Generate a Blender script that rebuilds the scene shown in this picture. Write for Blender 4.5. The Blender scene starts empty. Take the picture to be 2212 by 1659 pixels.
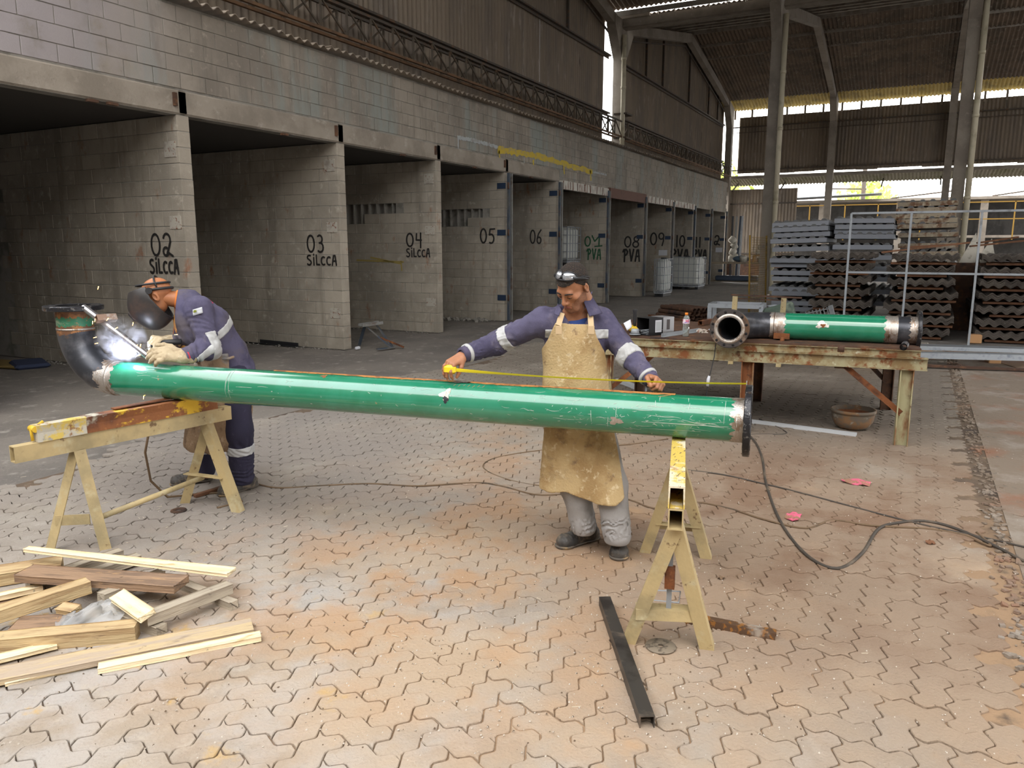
import bpy, math, random
import numpy as np
from mathutils import Vector, Matrix, noise as mnoise
random.seed(7); np.random.seed(7)
R = math.radians; PI = math.pi
SC = bpy.context.scene
COL = SC.collection
# ------------------------------------------------------------------ camera
F = 1660.0; CX, CY, H = 1106.0, 829.5, 1.75
PIT, YAW = R(10.2), R(27.7)
FW = Vector((math.cos(YAW)*math.cos(PIT), math.sin(YAW)*math.cos(PIT), -math.sin(PIT)))
RT = Vector((math.sin(YAW), -math.cos(YAW), 0))
UP = RT.cross(FW)
UH = RT.copy()                                  # sideways, level
VH = Vector((math.cos(YAW), math.sin(YAW), 0))  # away, level
EYE = Vector((0, 0, H))
cd = bpy.data.cameras.new('camera'); cam = bpy.data.objects.new('camera', cd); COL.objects.link(cam)
cam.matrix_world = Matrix(((RT.x, UP.x, -FW.x, 0), (RT.y, UP.y, -FW.y, 0), (RT.z, UP.z, -FW.z, H), (0, 0, 0, 1)))
cd.sensor_width = 36; cd.lens = 36*F/2212; cd.clip_end = 300; cd.clip_start = .05
SC.camera = cam
# ------------------------------------------------------------------ sky, light, exposure
W = bpy.data.worlds.new('sky'); SC.world = W; W.use_nodes = True
nt = W.node_tree; nt.nodes.clear()
wo = nt.nodes.new('ShaderNodeOutputWorld'); bg = nt.nodes.new('ShaderNodeBackground')
tc = nt.nodes.new('ShaderNodeTexCoord'); nz = nt.nodes.new('ShaderNodeTexNoise'); nz.inputs['Scale'].default_value = 1.6
cr = nt.nodes.new('ShaderNodeValToRGB')
cr.color_ramp.elements[0].color = (.90, .94, 1, 1); cr.color_ramp.elements[1].color = (1, .965, .91, 1)
cr.color_ramp.elements[0].position = .35; cr.color_ramp.elements[1].position = .6
nt.links.new(tc.outputs['Generated'], nz.inputs['Vector']); nt.links.new(nz.outputs['Fac'], cr.inputs['Fac'])
nt.links.new(cr.outputs['Color'], bg.inputs['Color']); bg.inputs['Strength'].default_value = 5.6
nt.links.new(bg.outputs[0], wo.inputs[0])
sd = bpy.data.lights.new('veiled_sun', 'SUN'); sd.energy = .5; sd.angle = R(25); sd.color = (1, .97, .92)
sun = bpy.data.objects.new('veiled_sun', sd); COL.objects.link(sun)
sun.rotation_euler = Vector((.62, .30, -1)).to_track_quat('-Z', 'Y').to_euler(); sun.location = (-6, -3, 12)
SC.view_settings.view_transform = 'Standard'; SC.view_settings.look = 'None'
SC.view_settings.gamma = 1; SC.view_settings.use_curve_mapping = False
SC.view_settings.exposure = 0.0
SC.cycles.max_bounces = 7; SC.cycles.diffuse_bounces = 5; SC.cycles.sample_clamp_indirect = 6
SC.cycles.volume_step_rate = 2; SC.cycles.use_denoising = True
# ------------------------------------------------------------------ where things stand
def ray(px, py): return FW + RT*((px-CX)/F) - UP*((py-CY)/F)
def gz(px, py, z=0.):
    d = ray(px, py); return EYE + d*((z-H)/d.z)
def gx(px, py, x):
    d = ray(px, py); return EYE + d*(x/d.x)
def gy(px, py, y):
    d = ray(px, py); return EYE + d*(y/d.y)
def gv(px, py, v):
    d = ray(px, py); return EYE + d*(v/d.dot(VH))
# ------------------------------------------------------------------ objects
def tag(o, label=None, cat=None, group=None, kind=None):
    if label: o['label'] = label
    if cat: o['category'] = cat
    if group: o['group'] = group
    if kind: o['kind'] = kind
    return o
def empty(name, loc, rz=0, label=None, cat=None, group=None):
    o = bpy.data.objects.new(name, None); COL.objects.link(o); o.location = loc; o.rotation_euler = (0, 0, rz)
    o.empty_display_size = .1
    return tag(o, label, cat, group)
def kids(o): return [c for c in COL.objects if c.parent is o]
def link(name, me, parent=None, loc=None):
    o = bpy.data.objects.new(name, me); COL.objects.link(o)
    if parent: o.parent = parent
    if loc: o.location = loc
    return o
def rotm(rx=0, ry=0, rz=0): return Matrix.Rotation(R(rz), 3, 'Z') @ Matrix.Rotation(R(ry), 3, 'Y') @ Matrix.Rotation(R(rx), 3, 'X')
def basis(d, up=(0, 0, 1)):
    d = Vector(d).normalized(); u = Vector(up)
    if abs(d.dot(u.normalized())) > .999: u = Vector((1, 0, 0))
    s = d.cross(u).normalized(); t = s.cross(d)
    return s, d, t                       # sideways, along, up
class MB:
    """collects simple shapes; build() links them as one mesh object"""
    def __init__(s): s.v = []; s.f = []; s.sm = []
    def add(s, vs, fs, smooth=False):
        n = len(s.v); s.v += [tuple(v) for v in vs]; s.f += [tuple(i+n for i in f) for f in fs]; s.sm += [smooth]*len(fs); return s
    def box(s, c, size, rot=None, bev=0):
        c = Vector(c); a, b, h = [x/2 for x in size]
        M = rot or Matrix.Identity(3)
        if bev <= 0:
            vs = [c + M @ Vector((x, y, z)) for z in (-h, h) for x, y in ((-a, -b), (a, -b), (a, b), (-a, b))]
            return s.add(vs, [(3, 2, 1, 0), (4, 5, 6, 7), (0, 1, 5, 4), (1, 2, 6, 5), (2, 3, 7, 6), (3, 0, 4, 7)])
        vs = []; e = min(bev, a*.9, b*.9, h*.9)
        for z, i in ((-h, e), (-h+e, 0), (h-e, 0), (h, e)):
            A, B = a-i, b-i; q = e
            vs += [c + M @ Vector((x, y, z)) for x, y in ((-A+q, -B), (A-q, -B), (A, -B+q), (A, B-q), (A-q, B), (-A+q, B), (-A, B-q), (-A, -B+q))]
        fs = [tuple(range(7, -1, -1)), tuple(range(24, 32))]
        for k in range(3):
            for j in range(8): fs.append((8*k+j, 8*k+(j+1) % 8, 8*k+8+(j+1) % 8, 8*k+8+j))
        return s.add(vs, fs)
    def beam(s, p0, p1, w, h, up=(0, 0, 1), bev=0):
        p0, p1 = Vector(p0), Vector(p1); x, d, t = basis(p1-p0, up)
        M = Matrix((x, d, t)).transposed()
        return s.box((p0+p1)/2, (w, (p1-p0).length, h), M, bev)
    def hollow(s, p0, p1, w, h, t=.004, up=(0, 0, 1)):
        """square tube, open at both ends"""
        p0, p1 = Vector(p0), Vector(p1); x, d, u = basis(p1-p0, up); vs = []
        for p in (p0, p1):
            for (a, b) in ((w/2, h/2), (w/2-t, h/2-t)):
                vs += [p + x*a*i + u*b*j for i, j in ((-1, -1), (1, -1), (1, 1), (-1, 1))]
        fs = []
        for j in range(4):
            k = (j+1) % 4
            fs += [(j, k, 8+k, 8+j), (4+k, 4+j, 12+j, 12+k), (k, j, 4+j, 4+k), (8+j, 8+k, 12+k, 12+j)]
        return s.add(vs, fs)
    def prof(s, poly, p0, p1, up=(0, 0, 1)):
        """closed profile (x sideways, y up) swept from p0 to p1"""
        p0, p1 = Vector(p0), Vector(p1); x, d, u = basis(p1-p0, up); n = len(poly)
        vs = [p + x*a + u*b for p in (p0, p1) for a, b in poly]
        fs = [(j, (j+1) % n, n+(j+1) % n, n+j) for j in range(n)] + [tuple(range(n-1, -1, -1)), tuple(range(n, 2*n))]
        return s.add(vs, fs)
    def tube(s, pts, r, n=10, caps=True, smooth=True, rs=None):
        pts = [Vector(p) for p in pts]; m = len(pts); vs = []
        ref = Vector((0, 0, 1)); d0 = (pts[1]-pts[0]).normalized()
        if abs(d0.dot(ref)) > .95: ref = Vector((1, 0, 0))
        x = d0.cross(ref).normalized()
        for i, p in enumerate(pts):
            d = (pts[min(i+1, m-1)] - pts[max(i-1, 0)]).normalized()
            x = (x - d*x.dot(d)).normalized(); y = d.cross(x); q = rs[i] if rs else r
            vs += [p + x*(q*math.cos(2*PI*k/n)) + y*(q*math.sin(2*PI*k/n)) for k in range(n)]
        fs = [(i*n+k, i*n+(k+1) % n, (i+1)*n+(k+1) % n, (i+1)*n+k) for i in range(m-1) for k in range(n)]
        s.add(vs, fs, smooth)
        if caps: s.add([], []); b = len(s.v)-len(vs); s.f += [tuple(b+k for k in range(n-1, -1, -1)), tuple(b+(m-1)*n+k for k in range(n))]; s.sm += [False]*2
        return s
    def lathe(s, prof, c, axis=(0, 0, 1), n=24, smooth=True, a0=0, a1=2*PI):
        """prof: (radius, height) pairs"""
        c = Vector(c); x, d, u = basis(axis, (0, 0, 1) if abs(Vector(axis).normalized().z) < .99 else (1, 0, 0))
        full = abs(a1-a0-2*PI) < 1e-6; m = n if full else n+1; vs = []
        for r, h in prof: vs += [c + d*h + x*(r*math.cos(a0+(a1-a0)*k/n)) + u*(r*math.sin(a0+(a1-a0)*k/n)) for k in range(m)]
        fs = [(i*m+k, i*m+(k+1) % m, (i+1)*m+(k+1) % m, (i+1)*m+k) for i in range(len(prof)-1) for k in range(n)]
        return s.add(vs, fs, smooth)
    def ball(s, c, r, n=10, sc=(1, 1, 1)):
        c = Vector(c); vs = []
        for i in range(n+1):
            t = PI*i/n
            for k in range(n*2):
                p = PI*k/n; vs.append(c + Vector((r*sc[0]*math.sin(t)*math.cos(p), r*sc[1]*math.sin(t)*math.sin(p), r*sc[2]*math.cos(t))))
        fs = [(i*2*n+k, (i+1)*2*n+k, (i+1)*2*n+(k+1) % (2*n), i*2*n+(k+1) % (2*n)) for i in range(n) for k in range(2*n)]
        return s.add(vs, fs, True)
    def mesh(s, name, m=None):
        me = bpy.data.meshes.new(name); me.from_pydata(s.v, [], s.f)
        if any(s.sm): me.polygons.foreach_set('use_smooth', s.sm)
        if m: me.materials.append(m)
        me.update(); return me
    def build(s, name, m, parent=None, loc=None, label=None, cat=None, group=None, kind=None):
        return tag(link(name, s.mesh(name, m), parent, loc), label, cat, group, kind)
def copy_tree(o, parent=None):
    c = o.copy(); COL.objects.link(c); c.parent = parent
    for ch in kids(o): copy_tree(ch, c)
    return c
# ------------------------------------------------------------------ materials
def mat(name, col, rough=.7, metal=0., layers=(), bump=None, rand=0., trans=0., emit=None, coat=0., tint=0., obj=False, ior=1.45, alpha=1.):
    """layers: (colour, scale, lo, hi, (sx,sy,sz), rough or None, metal or None, region or None)
       noise between lo and hi lays the colour over what is below; region = (x,y,z,r0,r1) fades it out from r0 to r1"""
    m = bpy.data.materials.new(name); m.use_nodes = True; t = m.node_tree; N = t.nodes; L = t.links
    b = N['Principled BSDF']; b.inputs['Roughness'].default_value = rough; b.inputs['Metallic'].default_value = metal
    b.inputs['Coat Weight'].default_value = coat; b.inputs['Coat Roughness'].default_value = .12
    b.inputs['Transmission Weight'].default_value = trans; b.inputs['IOR'].default_value = ior; b.inputs['Alpha'].default_value = alpha
    geo = N.new('ShaderNodeNewGeometry'); cur = None; POS = geo.outputs['Position']
    if obj: POS = N.new('ShaderNodeTexCoord').outputs['Object']
    rgb = N.new('ShaderNodeRGB'); rgb.outputs[0].default_value = (*col, 1); cur = rgb.outputs[0]
    rf = mt = None
    def val(x): v = N.new('ShaderNodeValue'); v.outputs[0].default_value = x; return v.outputs[0]
    def math_(op, a, c, clamp=False):
        n = N.new('ShaderNodeMath'); n.operation = op; n.use_clamp = clamp
        for i, q in enumerate((a, c)):
            if isinstance(q, (int, float)): n.inputs[i].default_value = q
            else: L.new(q, n.inputs[i])
        return n.outputs[0]
    def mix(f, a, c):
        n = N.new('ShaderNodeMix'); n.data_type = 'RGBA'; L.new(f, n.inputs[0]); L.new(a, n.inputs[6])
        if isinstance(c, tuple): n.inputs[7].default_value = (*c, 1)
        else: L.new(c, n.inputs[7])
        return n.outputs[2]
    def fmix(f, a, c):
        n = N.new('ShaderNodeMix'); n.data_type = 'FLOAT'; L.new(f, n.inputs[0]); L.new(a, n.inputs[2]); n.inputs[3].default_value = c; return n.outputs[0]
    if rand or tint:
        oi = N.new('ShaderNodeObjectInfo'); r_ = oi.outputs['Random']
        hs = N.new('ShaderNodeHueSaturation'); L.new(cur, hs.inputs['Color'])
        L.new(math_('ADD', math_('MULTIPLY', r_, 2*rand), 1-rand), hs.inputs['Value'])
        if tint:
            fr = math_('FRACT', math_('MULTIPLY', r_, 7.31), 0); L.new(math_('ADD', math_('MULTIPLY', fr, 2*tint), 1-tint), hs.inputs['Saturation'])
        cur = hs.outputs[0]
    for ly in layers:
        c, sc, lo, hi = ly[:4]; st = ly[4] if len(ly) > 4 and ly[4] else (1, 1, 1)
        lr = ly[5] if len(ly) > 5 else None; lm = ly[6] if len(ly) > 6 else None; rg = ly[7] if len(ly) > 7 else None
        src = POS
        if st != (1, 1, 1):
            vm = N.new('ShaderNodeVectorMath'); vm.operation = 'MULTIPLY'; L.new(src, vm.inputs[0]); vm.inputs[1].default_value = st; src = vm.outputs[0]
        nn = N.new('ShaderNodeTexNoise'); nn.inputs['Scale'].default_value = sc; nn.inputs['Detail'].default_value = 5; nn.inputs['Roughness'].default_value = .62
        L.new(src, nn.inputs['Vector'])
        mr = N.new('ShaderNodeMapRange'); mr.interpolation_type = 'SMOOTHSTEP'; L.new(nn.outputs['Fac'], mr.inputs[0]); mr.inputs[1].default_value = lo; mr.inputs[2].default_value = hi
        f = mr.outputs[0]
        if rg:
            vd = N.new('ShaderNodeVectorMath'); vd.operation = 'SUBTRACT'; L.new(geo.outputs['Position'], vd.inputs[0]); vd.inputs[1].default_value = rg[:3]
            if len(rg) > 5: v2 = N.new('ShaderNodeVectorMath'); v2.operation = 'MULTIPLY'; L.new(vd.outputs[0], v2.inputs[0]); v2.inputs[1].default_value = rg[5]; vd = v2
            vl = N.new('ShaderNodeVectorMath'); vl.operation = 'LENGTH'; L.new(vd.outputs[0], vl.inputs[0])
            m2 = N.new('ShaderNodeMapRange'); m2.interpolation_type = 'SMOOTHSTEP'; L.new(vl.outputs['Value'], m2.inputs[0]); m2.inputs[1].default_value = rg[4]; m2.inputs[2].default_value = rg[3]
            f = math_('MULTIPLY', f, m2.outputs[0])
        cur = mix(f, cur, tuple(c))
        if lr is not None: rf = fmix(f, rf or val(rough), lr)
        if lm is not None: mt = fmix(f, mt or val(metal), lm)
    L.new(cur, b.inputs['Base Color'])
    if rf: L.new(rf, b.inputs['Roughness'])
    if mt: L.new(mt, b.inputs['Metallic'])
    if bump:
        bs, bst = bump[:2]; nn = N.new('ShaderNodeTexNoise'); nn.inputs['Scale'].default_value = bs; nn.inputs['Detail'].default_value = 4
        L.new(POS, nn.inputs['Vector'])
        if len(bump) > 2:
            vm = N.new('ShaderNodeVectorMath'); vm.operation = 'MULTIPLY'; L.new(POS, vm.inputs[0]); vm.inputs[1].default_value = bump[2]; L.new(vm.outputs[0], nn.inputs['Vector'])
        bn = N.new('ShaderNodeBump'); bn.inputs['Strength'].default_value = bst; bn.inputs['Distance'].default_value = .01
        L.new(nn.outputs['Fac'], bn.inputs['Height']); L.new(bn.outputs[0], b.inputs['Normal'])
    if emit: b.inputs['Emission Color'].default_value = (*emit[0], 1); b.inputs['Emission Strength'].default_value = emit[1]
    return m
RUST = (.17, .058, .018); RUSTD = (.07, .026, .012); OCH = (.42, .20, .06)
M = {}
M['paver'] = mat('concrete_paver', (.318, .280, .230), .88, rand=.11, tint=.3, bump=(75, .5), layers=[((.44, .42, .39), 130, .60, .70), ((.17, .15, .13), 95, .62, .70), 
    ((.36, .345, .33), .8, .30, .50, None, None, None, (1.7, 2.4, 0, .5, 2.2)), ((.27, .232, .19), 2.3, .42, .62), ((.40, .36, .305), 9, .54, .75), ((.20, .175, .15), 30, .60, .78),
    ((.40, .30, .205), .9, .34, .62, None, None, None, (3.6, 1.0, 0, 1.2, 3.6)),
    ((.40, .235, .12), 2.2, .42, .62, None, None, None, (4.4, 2.2, 0, .6, 3.4)),
    ((.44, .27, .14), 1.5, .54, .70, None, None, None, (3.2, .3, 0, .8, 3.4)),
    ((.47, .30, .10), 3.4, .60, .70, None, None, None, (2.0, 2.9, 0, .5, 1.6)),
    ((.255, .185, .13), 1.0, .22, .52, None, None, None, (5.4, -.1, 0, 1.2, 4.2)), ((.20, .125, .08), 1.6, .44, .62, None, None, None, (5.4, .2, 0, .6, 3.0)), ((.235, .205, .18), 1.1, .25, .55, None, None, None, (4.3, 4.6, 0, .8, 2.8)),
    ((.135, .110, .086), .7, .18, .50, None, None, None, (11.0, 2.2, 0, 1.5, 6.0)),
    ((.21, .19, .175), 1.2, .30, .60, None, None, None, (6.2, 7.2, 0, .8, 4.0))])
M['yellowsheet'] = mat('yellow_lit_sheet', (.62, .47, .14), .8, trans=0, layers=[((.40, .30, .10), 2, .45, .65)])  # opaque sheet; yellow light from the eave gap painted into its colour
M['joint'] = mat('joint_dirt', (.12, .085, .058), .95, bump=(90, .4), layers=[((.25, .18, .12), 5, .50, .68), ((.05, .037, .03), 2, .46, .66), ((.30, .195, .115), 6, .25, .50, None, None, None, (3.6, .6, 0, 1.2, 3.2))])
M['apron'] = mat('old_concrete', (.185, .165, .145), .93, bump=(25, .35), layers=[((.14, .125, .112), .8, .42, .62), ((.29, .27, .24), 5, .55, .72), ((.10, .09, .08), 14, .62, .74), ((.27, .235, .2), 60, .55, .75)])
M['yard'] = mat('rough_yard_concrete', (.20, .155, .115), .95, bump=(40, .6), layers=[((.27, .23, .19), 2.2, .48, .66), ((.22, .115, .07), 1.4, .50, .68), ((.13, .11, .09), 9, .58, .72), ((.45, .42, .38), 45, .66, .74)])
def blockmat(name, c, k=1.0, extra=()):
    return mat(name, c, .92, rand=.09, bump=(70, .3), layers=[
        (tuple(x*.74 for x in c), 1.1, .40, .64), (tuple(x*.66 for x in c), 3.2, .50, .70, (1, 1, .16)), (tuple(min(1, x*1.2) for x in c), 7, .56, .74),
        (tuple(x*.55 for x in c), 26, .64, .76)] + list(extra))
M['block_front'] = blockmat('grey_concrete_block', (.285, .25, .21), extra=[((.235, .25, .23), 1.6, .5, .7, (1, 1, .2)), ((.33, .30, .31), 2, .2, .5, None, None, None, (4.5, 8.5, 4.8, .8, 3.2))])  # last front layer paints open-sky brightness onto the near top end
M['block_bay'] = blockmat('bay_concrete_block', (.345, .305, .25), extra=[((.25, .135, .085), 4, .60, .74, (1, 1, .5))])
M['block_dark'] = blockmat('grey_dark_block', (.12, .11, .10)); M['soffit_shade'] = mat('shade_dark_soffit', (.055, .050, .045), .95)  # bay backs and soffit darkened in colour for the bays' inner shade
M['mortar'] = mat('mortar', (.25, .235, .21), .95, bump=(60, .3), layers=[((.15, .14, .12), 3, .45, .65)])
M['conc'] = mat('cast_concrete', (.27, .235, .195), .9, rand=.06, bump=(35, .25), layers=[((.20, .17, .14), 1.3, .42, .66), ((.34, .30, .26), 8, .58, .76), ((.12, .10, .08), 20, .66, .76)])
M['lintel'] = mat('lintel_concrete', (.30, .262, .218), .9, bump=(30, .5), layers=[((.22, .19, .155), 1.6, .40, .64), ((.17, .145, .12), 9, .62, .74), ((.36, .32, .27), 5, .56, .72)])
M['sheet'] = mat('fibre_cement_sheet', (.215, .172, .128), .93, rand=.08, layers=[((.17, .14, .112), 1.5, .42, .64, (1, 1, .25)), ((.29, .25, .21), 6, .56, .74, (1, 1, .2)), ((.10, .085, .07), 4, .62, .75, (1, 1, .15))])
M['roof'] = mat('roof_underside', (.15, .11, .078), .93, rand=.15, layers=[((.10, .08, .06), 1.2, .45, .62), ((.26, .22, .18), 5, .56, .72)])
M['steel_dark'] = mat('dull_dark_steel', (.075, .062, .05), .7, .2, layers=[((.14, .075, .04), 6, .5, .7)])
M['blue'] = mat('slate_blue_door_post', (.045, .060, .082), .6, .1, layers=[((.12, .115, .105), 5, .46, .64, (1, 1, .3)), ((.12, .055, .03), 5, .62, .72)])
M['rust'] = mat('rusty_steel', RUST, .85, .15, rand=.2, bump=(120, .3), layers=[(RUSTD, 6, .42, .64), ((.30, .12, .04), 14, .54, .72)])
M['rustbrown'] = mat('dark_rusty_steel', (.085, .045, .028), .8, .25, rand=.15, bump=(120, .3), layers=[((.17, .08, .04), 9, .5, .7), ((.03, .02, .018), 4, .52, .7)])
M['tabpaint'] = mat('flaked_green_cream_paint', (.30, .265, .155), .62, .05, bump=(60, .25), layers=[((.20, .13, .055), 5, .44, .60), (RUST, 9, .52, .64, None, .85), (RUSTD, 3, .62, .70, None, .85), ((.44, .42, .30), 22, .60, .72)])
M['khaki'] = mat('khaki_painted_steel', (.45, .345, .175), .6, .05, bump=(50, .2), layers=[((.30, .24, .13), 3, .44, .66), ((.47, .41, .26), 7, .54, .72), ((.16, .10, .05), 16, .62, .70), ((.22, .085, .03), 7, .66, .74)])
M['rail'] = mat('yellow_paint_on_rust', (.23, .085, .03), .75, .1, bump=(70, .3), layers=[((.11, .04, .02), 3, .46, .62), ((.62, .38, .03), 4.5, .52, .58, (1, 1, 1.6)), ((.50, .47, .38), 3.0, .58, .64), ((.30, .12, .045), 20, .6, .7)])
M['railw'] = mat('whitish_weathered_rail_end', (.46, .43, .36), .7, .05, bump=(70, .25), layers=[((.58, .43, .10), 9, .48, .58), ((.24, .12, .05), 14, .56, .66), ((.30, .29, .27), 22, .58, .68)])
M['railtop'] = mat('yellow_scraped_rail', (.60, .43, .09), .65, .05, bump=(90, .3), layers=[((.68, .60, .44), 8, .50, .58), ((.15, .09, .05), 24, .58, .64, (1, 3, 1)), ((.32, .15, .05), 5, .60, .68)])
# ================================================================== ground
YW, TW = 8.57, .19
fl = MB().box((24, 0, -.06), (84, 60, .10))
floor = fl.build('floor', M['apron'], kind='structure')
MB().box((7.85, 2.6, -.006), (15.7, 6.45, .012)).box((1.4, 6.2, -.006), (3.3, 1.6, .012)).build('paving_bed', M['joint'], floor)
U = .12
def edge(p, q):
    """one lattice edge of the interlocking pavers, kinked the same way for both neighbours"""
    (x0, y0), (x1, y1) = p, q; a = .0145; k = 1 if y0 == y1 else -1
    fl_ = (x1+y1) < (x0+y0)
    A, B = (q, p) if fl_ else (p, q); dx, dy = B[0]-A[0], B[1]-A[1]
    pts = [(A[0]*U, A[1]*U)]
    for t, s in ((.26, 1), (.36, 1), (.64, -1), (.74, -1)):
        pts.append(((A[0]+dx*t)*U - dy*a*s*k, (A[1]+dy*t)*U + dx*a*s*k))
    pts.append((B[0]*U, B[1]*U))
    if fl_: pts = pts[::-1]
    return pts[:-1]
def paver_outline(w, h):
    ring = [(i, 0) for i in range(w)] + [(w, j) for j in range(h)] + [(w-i, h) for i in range(w)] + [(0, h-j) for j in range(h)]
    out = []
    for i, p in enumerate(ring): out += edge(p, ring[(i+1) % len(ring)])
    return out
def paver_verts(w, h):
    o = paver_outline(w, h); cx, cy = w*U/2, h*U/2; n = len(o); vs = []
    def inset(e): 
        r = []
        for i in range(n):
            a, b, c = Vector(o[i-1]), Vector(o[i]), Vector(o[(i+1) % n])
            d = ((b-a).normalized() + (c-b).normalized()); d = d.normalized() if d.length > 1e-6 else (c-b).normalized()
            r.append((b.x - d.y*e*1 - cx, b.y + d.x*e*1 - cy))
        return r
    for e, z in ((.0029, -.02), (.0029, -.0035), (.0056, 0)): vs += [(x, y, z) for x, y in inset(e)]
    fs = [(k*n+i, k*n+(i+1) % n, (k+1)*n+(i+1) % n, (k+1)*n+i) for k in (0, 1) for i in range(n)] + [tuple(2*n+i for i in range(n))]
    return vs, fs, (cx, cy)
PV = {0: paver_verts(2, 1), 1: paver_verts(1, 2)}
pav = []
for i in range(7, 131):
    for j in range(-4, 53):
        k = (i-j) % 4
        if k not in (0, 3): continue
        t = 0 if k == 0 else 1
        c = PV[t][2]; x, y = i*U+c[0], j*U+c[1]
        if j == -4 and t == 0: pass
        v = Vector((x, y, 0)) - EYE; z = v.dot(FW); u = v.dot(RT)/z
        if abs(u) > .76 or -v.dot(UP)/z*1 > .56 or z < .5: continue
        if y > 5.9 + .25*math.sin(x*1.7) and x > 3: continue
        pav.append((z, t, x, y))
pav.sort()
pme = {}
for t in (0, 1):
    me = bpy.data.meshes.new('paver'); me.from_pydata(PV[t][0], [], PV[t][1]); me.materials.append(M['paver']); pme[t] = me
fb = MB()
for n, (z, t, x, y) in enumerate(pav):
    ax, ay = random.gauss(0, .35), random.gauss(0, .35); dz = random.gauss(.004, .0022)
    sink = -.004 if (x < 2.6 and y > 2.2) else 0
    if n < 300:
        o = link('paver', pme[t], floor, (x, y, dz+.006)); o.rotation_euler = (R(ax), R(ay), R(random.gauss(0, .35)))
    else:
        m = rotm(ax, ay, random.gauss(0, .3)); c = Vector((x, y, dz+.006))
        fb.add([c + m @ Vector(q) for q in PV[t][0]], PV[t][1])
fb.build('far_pavers', M['paver'], floor, kind='stuff')
# drainage strip and yard slab to the right
kb = MB()
for q in range(900):
    x, y = random.uniform(.8, 15.2), -.57+random.gauss(0, .045); e = random.uniform(.006, .03); kb.box((x, y, .006), (e*random.uniform(.8, 2), e, e*.5), rotm(random.uniform(-20, 20), random.uniform(-20, 20), random.uniform(0, 180)))
kb.build('strip_rubble', M['yard'], floor, kind='stuff')
MB().box((7.85, -3.75, .0), (15.7, 6.25, .012)).build('yard_slab', M['yard'], floor)
# ================================================================== block walls
def blockmesh(sx, sy, sz): return MB().box((0, 0, 0), (sx, sy, sz), None, .004)
bmX = {L_: blockmesh(L_, TW, .191).mesh('block', M['block_front']) for L_ in (.39, .19)}
bmY = {L_: blockmesh(TW, L_, .191).mesh('block', M['block_bay']) for L_ in (.39, .19)}
front = MB().box((21.3, YW+TW/2, 4.075), (34.7, TW-.012, 1.35)).build('wall_left', M['mortar'], kind='structure')
blk = []
for r_ in range(7):
    z = 4.72-.1-.2*r_+.005
    x = 4.0 - (.2 if r_ % 2 else 0)
    while x < 38.5:
        L_ = .39
        if not (r_ >= 5 and x < 18.9) and z > 3.42 or (r_ >= 5 and x >= 18.9 and z > 3.35): blk.append((x+.2, z))
        x += .4
blk.sort(); far = MB()
for n, (x, z) in enumerate(blk):
    if n < 295:
        o = link('block', bmX[.39], front, (x, YW+TW/2-random.uniform(0, .005), z)); o.rotation_euler = (R(random.gauss(0, .25)), 0, 0)
    else: far.box((x, YW+TW/2-random.uniform(0, .004), z), (.39, TW, .191))
far.build('far_blocks', M['block_front'], front, kind='stuff')
PX = [3.95, 7.10, 10.18, 13.10, 15.95, 18.80, 22.35, 25.95, 29.30, 32.50, 35.45, 38.42]
for i in range(5):
    a, b = PX[i]+.02, PX[i+1]+.17
    o = MB().box(((a+b)/2, YW+TW/2-.012, 3.555), (b-a, TW+.01, .30), None, .02).build('lintel', M['lintel'], front)
holes = {3: [(y, r) for r, ys in ((12, (9.75, 10.15, 10.55, 10.95)), (11, (10.55, 10.95))) for y in ys], 4: [(y, r) for r, ys in ((12, (9.35, 9.75, 10.15, 10.55, 10.95, 11.35)), (11, (9.75, 10.15, 10.55, 10.95))) for y in ys]}
vis = [5.2, 3.9, 3.8, 3.4, 2.6, 2.0, 2.2, 2.0, 1.9, 1.6, 1.4, 1.4]
for k, X in enumerate(PX):
    w = MB(); hl = holes.get(k, [])
    for r_ in range(17):
        cuts = sorted(y for y, r in hl if r == r_); z = .1+.2*r_; y0 = YW+.004
        if cuts: w.box((X+TW/2, (y0+cuts[0]-.2)/2, z), (TW-.008, cuts[0]-.2-y0, .2)); y0 = cuts[-1]+.2; w.box((X+TW-.03, (cuts[0]+cuts[-1])/2, z), (.03, cuts[-1]-cuts[0]+.5, .2)); [w.box((X+TW/2, c_+.2*s_, z), (TW-.03, .03, .2)) for c_ in cuts for s_ in (-.5, .5)]
        w.box((X+TW/2, (y0+13.4)/2, z), (TW-.008, 13.4-y0, .2))
    wall = w.build('wall_partition', M['mortar'], kind='structure')
    if k == 0: continue
    blks = []
    for r_ in range(17):
        z = .1+.2*r_; y = YW; first = True
        while y < YW+vis[k]:
            L_ = .19 if (first and r_ % 2) else .39
            c = y+L_/2
            if not any(r == r_ and abs(cy-c) < .21 for cy, r in hl): blks.append((c, z, L_))
            y += L_+.01; first = False
    for n, (c, z, L_) in enumerate(blks):
        o = link('block', bmY[L_], wall, (X+TW/2-random.uniform(-.001, .004), c, z)); o.rotation_euler = (0, 0, R(random.gauss(0, .2)))
# backs and tops of the bays
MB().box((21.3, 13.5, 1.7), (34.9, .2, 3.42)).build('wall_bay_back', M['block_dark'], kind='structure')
MB().box((21.3, 11.15, 3.47), (34.9, 4.75, .12)).build('ceiling_bays', M['soffit_shade'], kind='structure')
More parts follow.
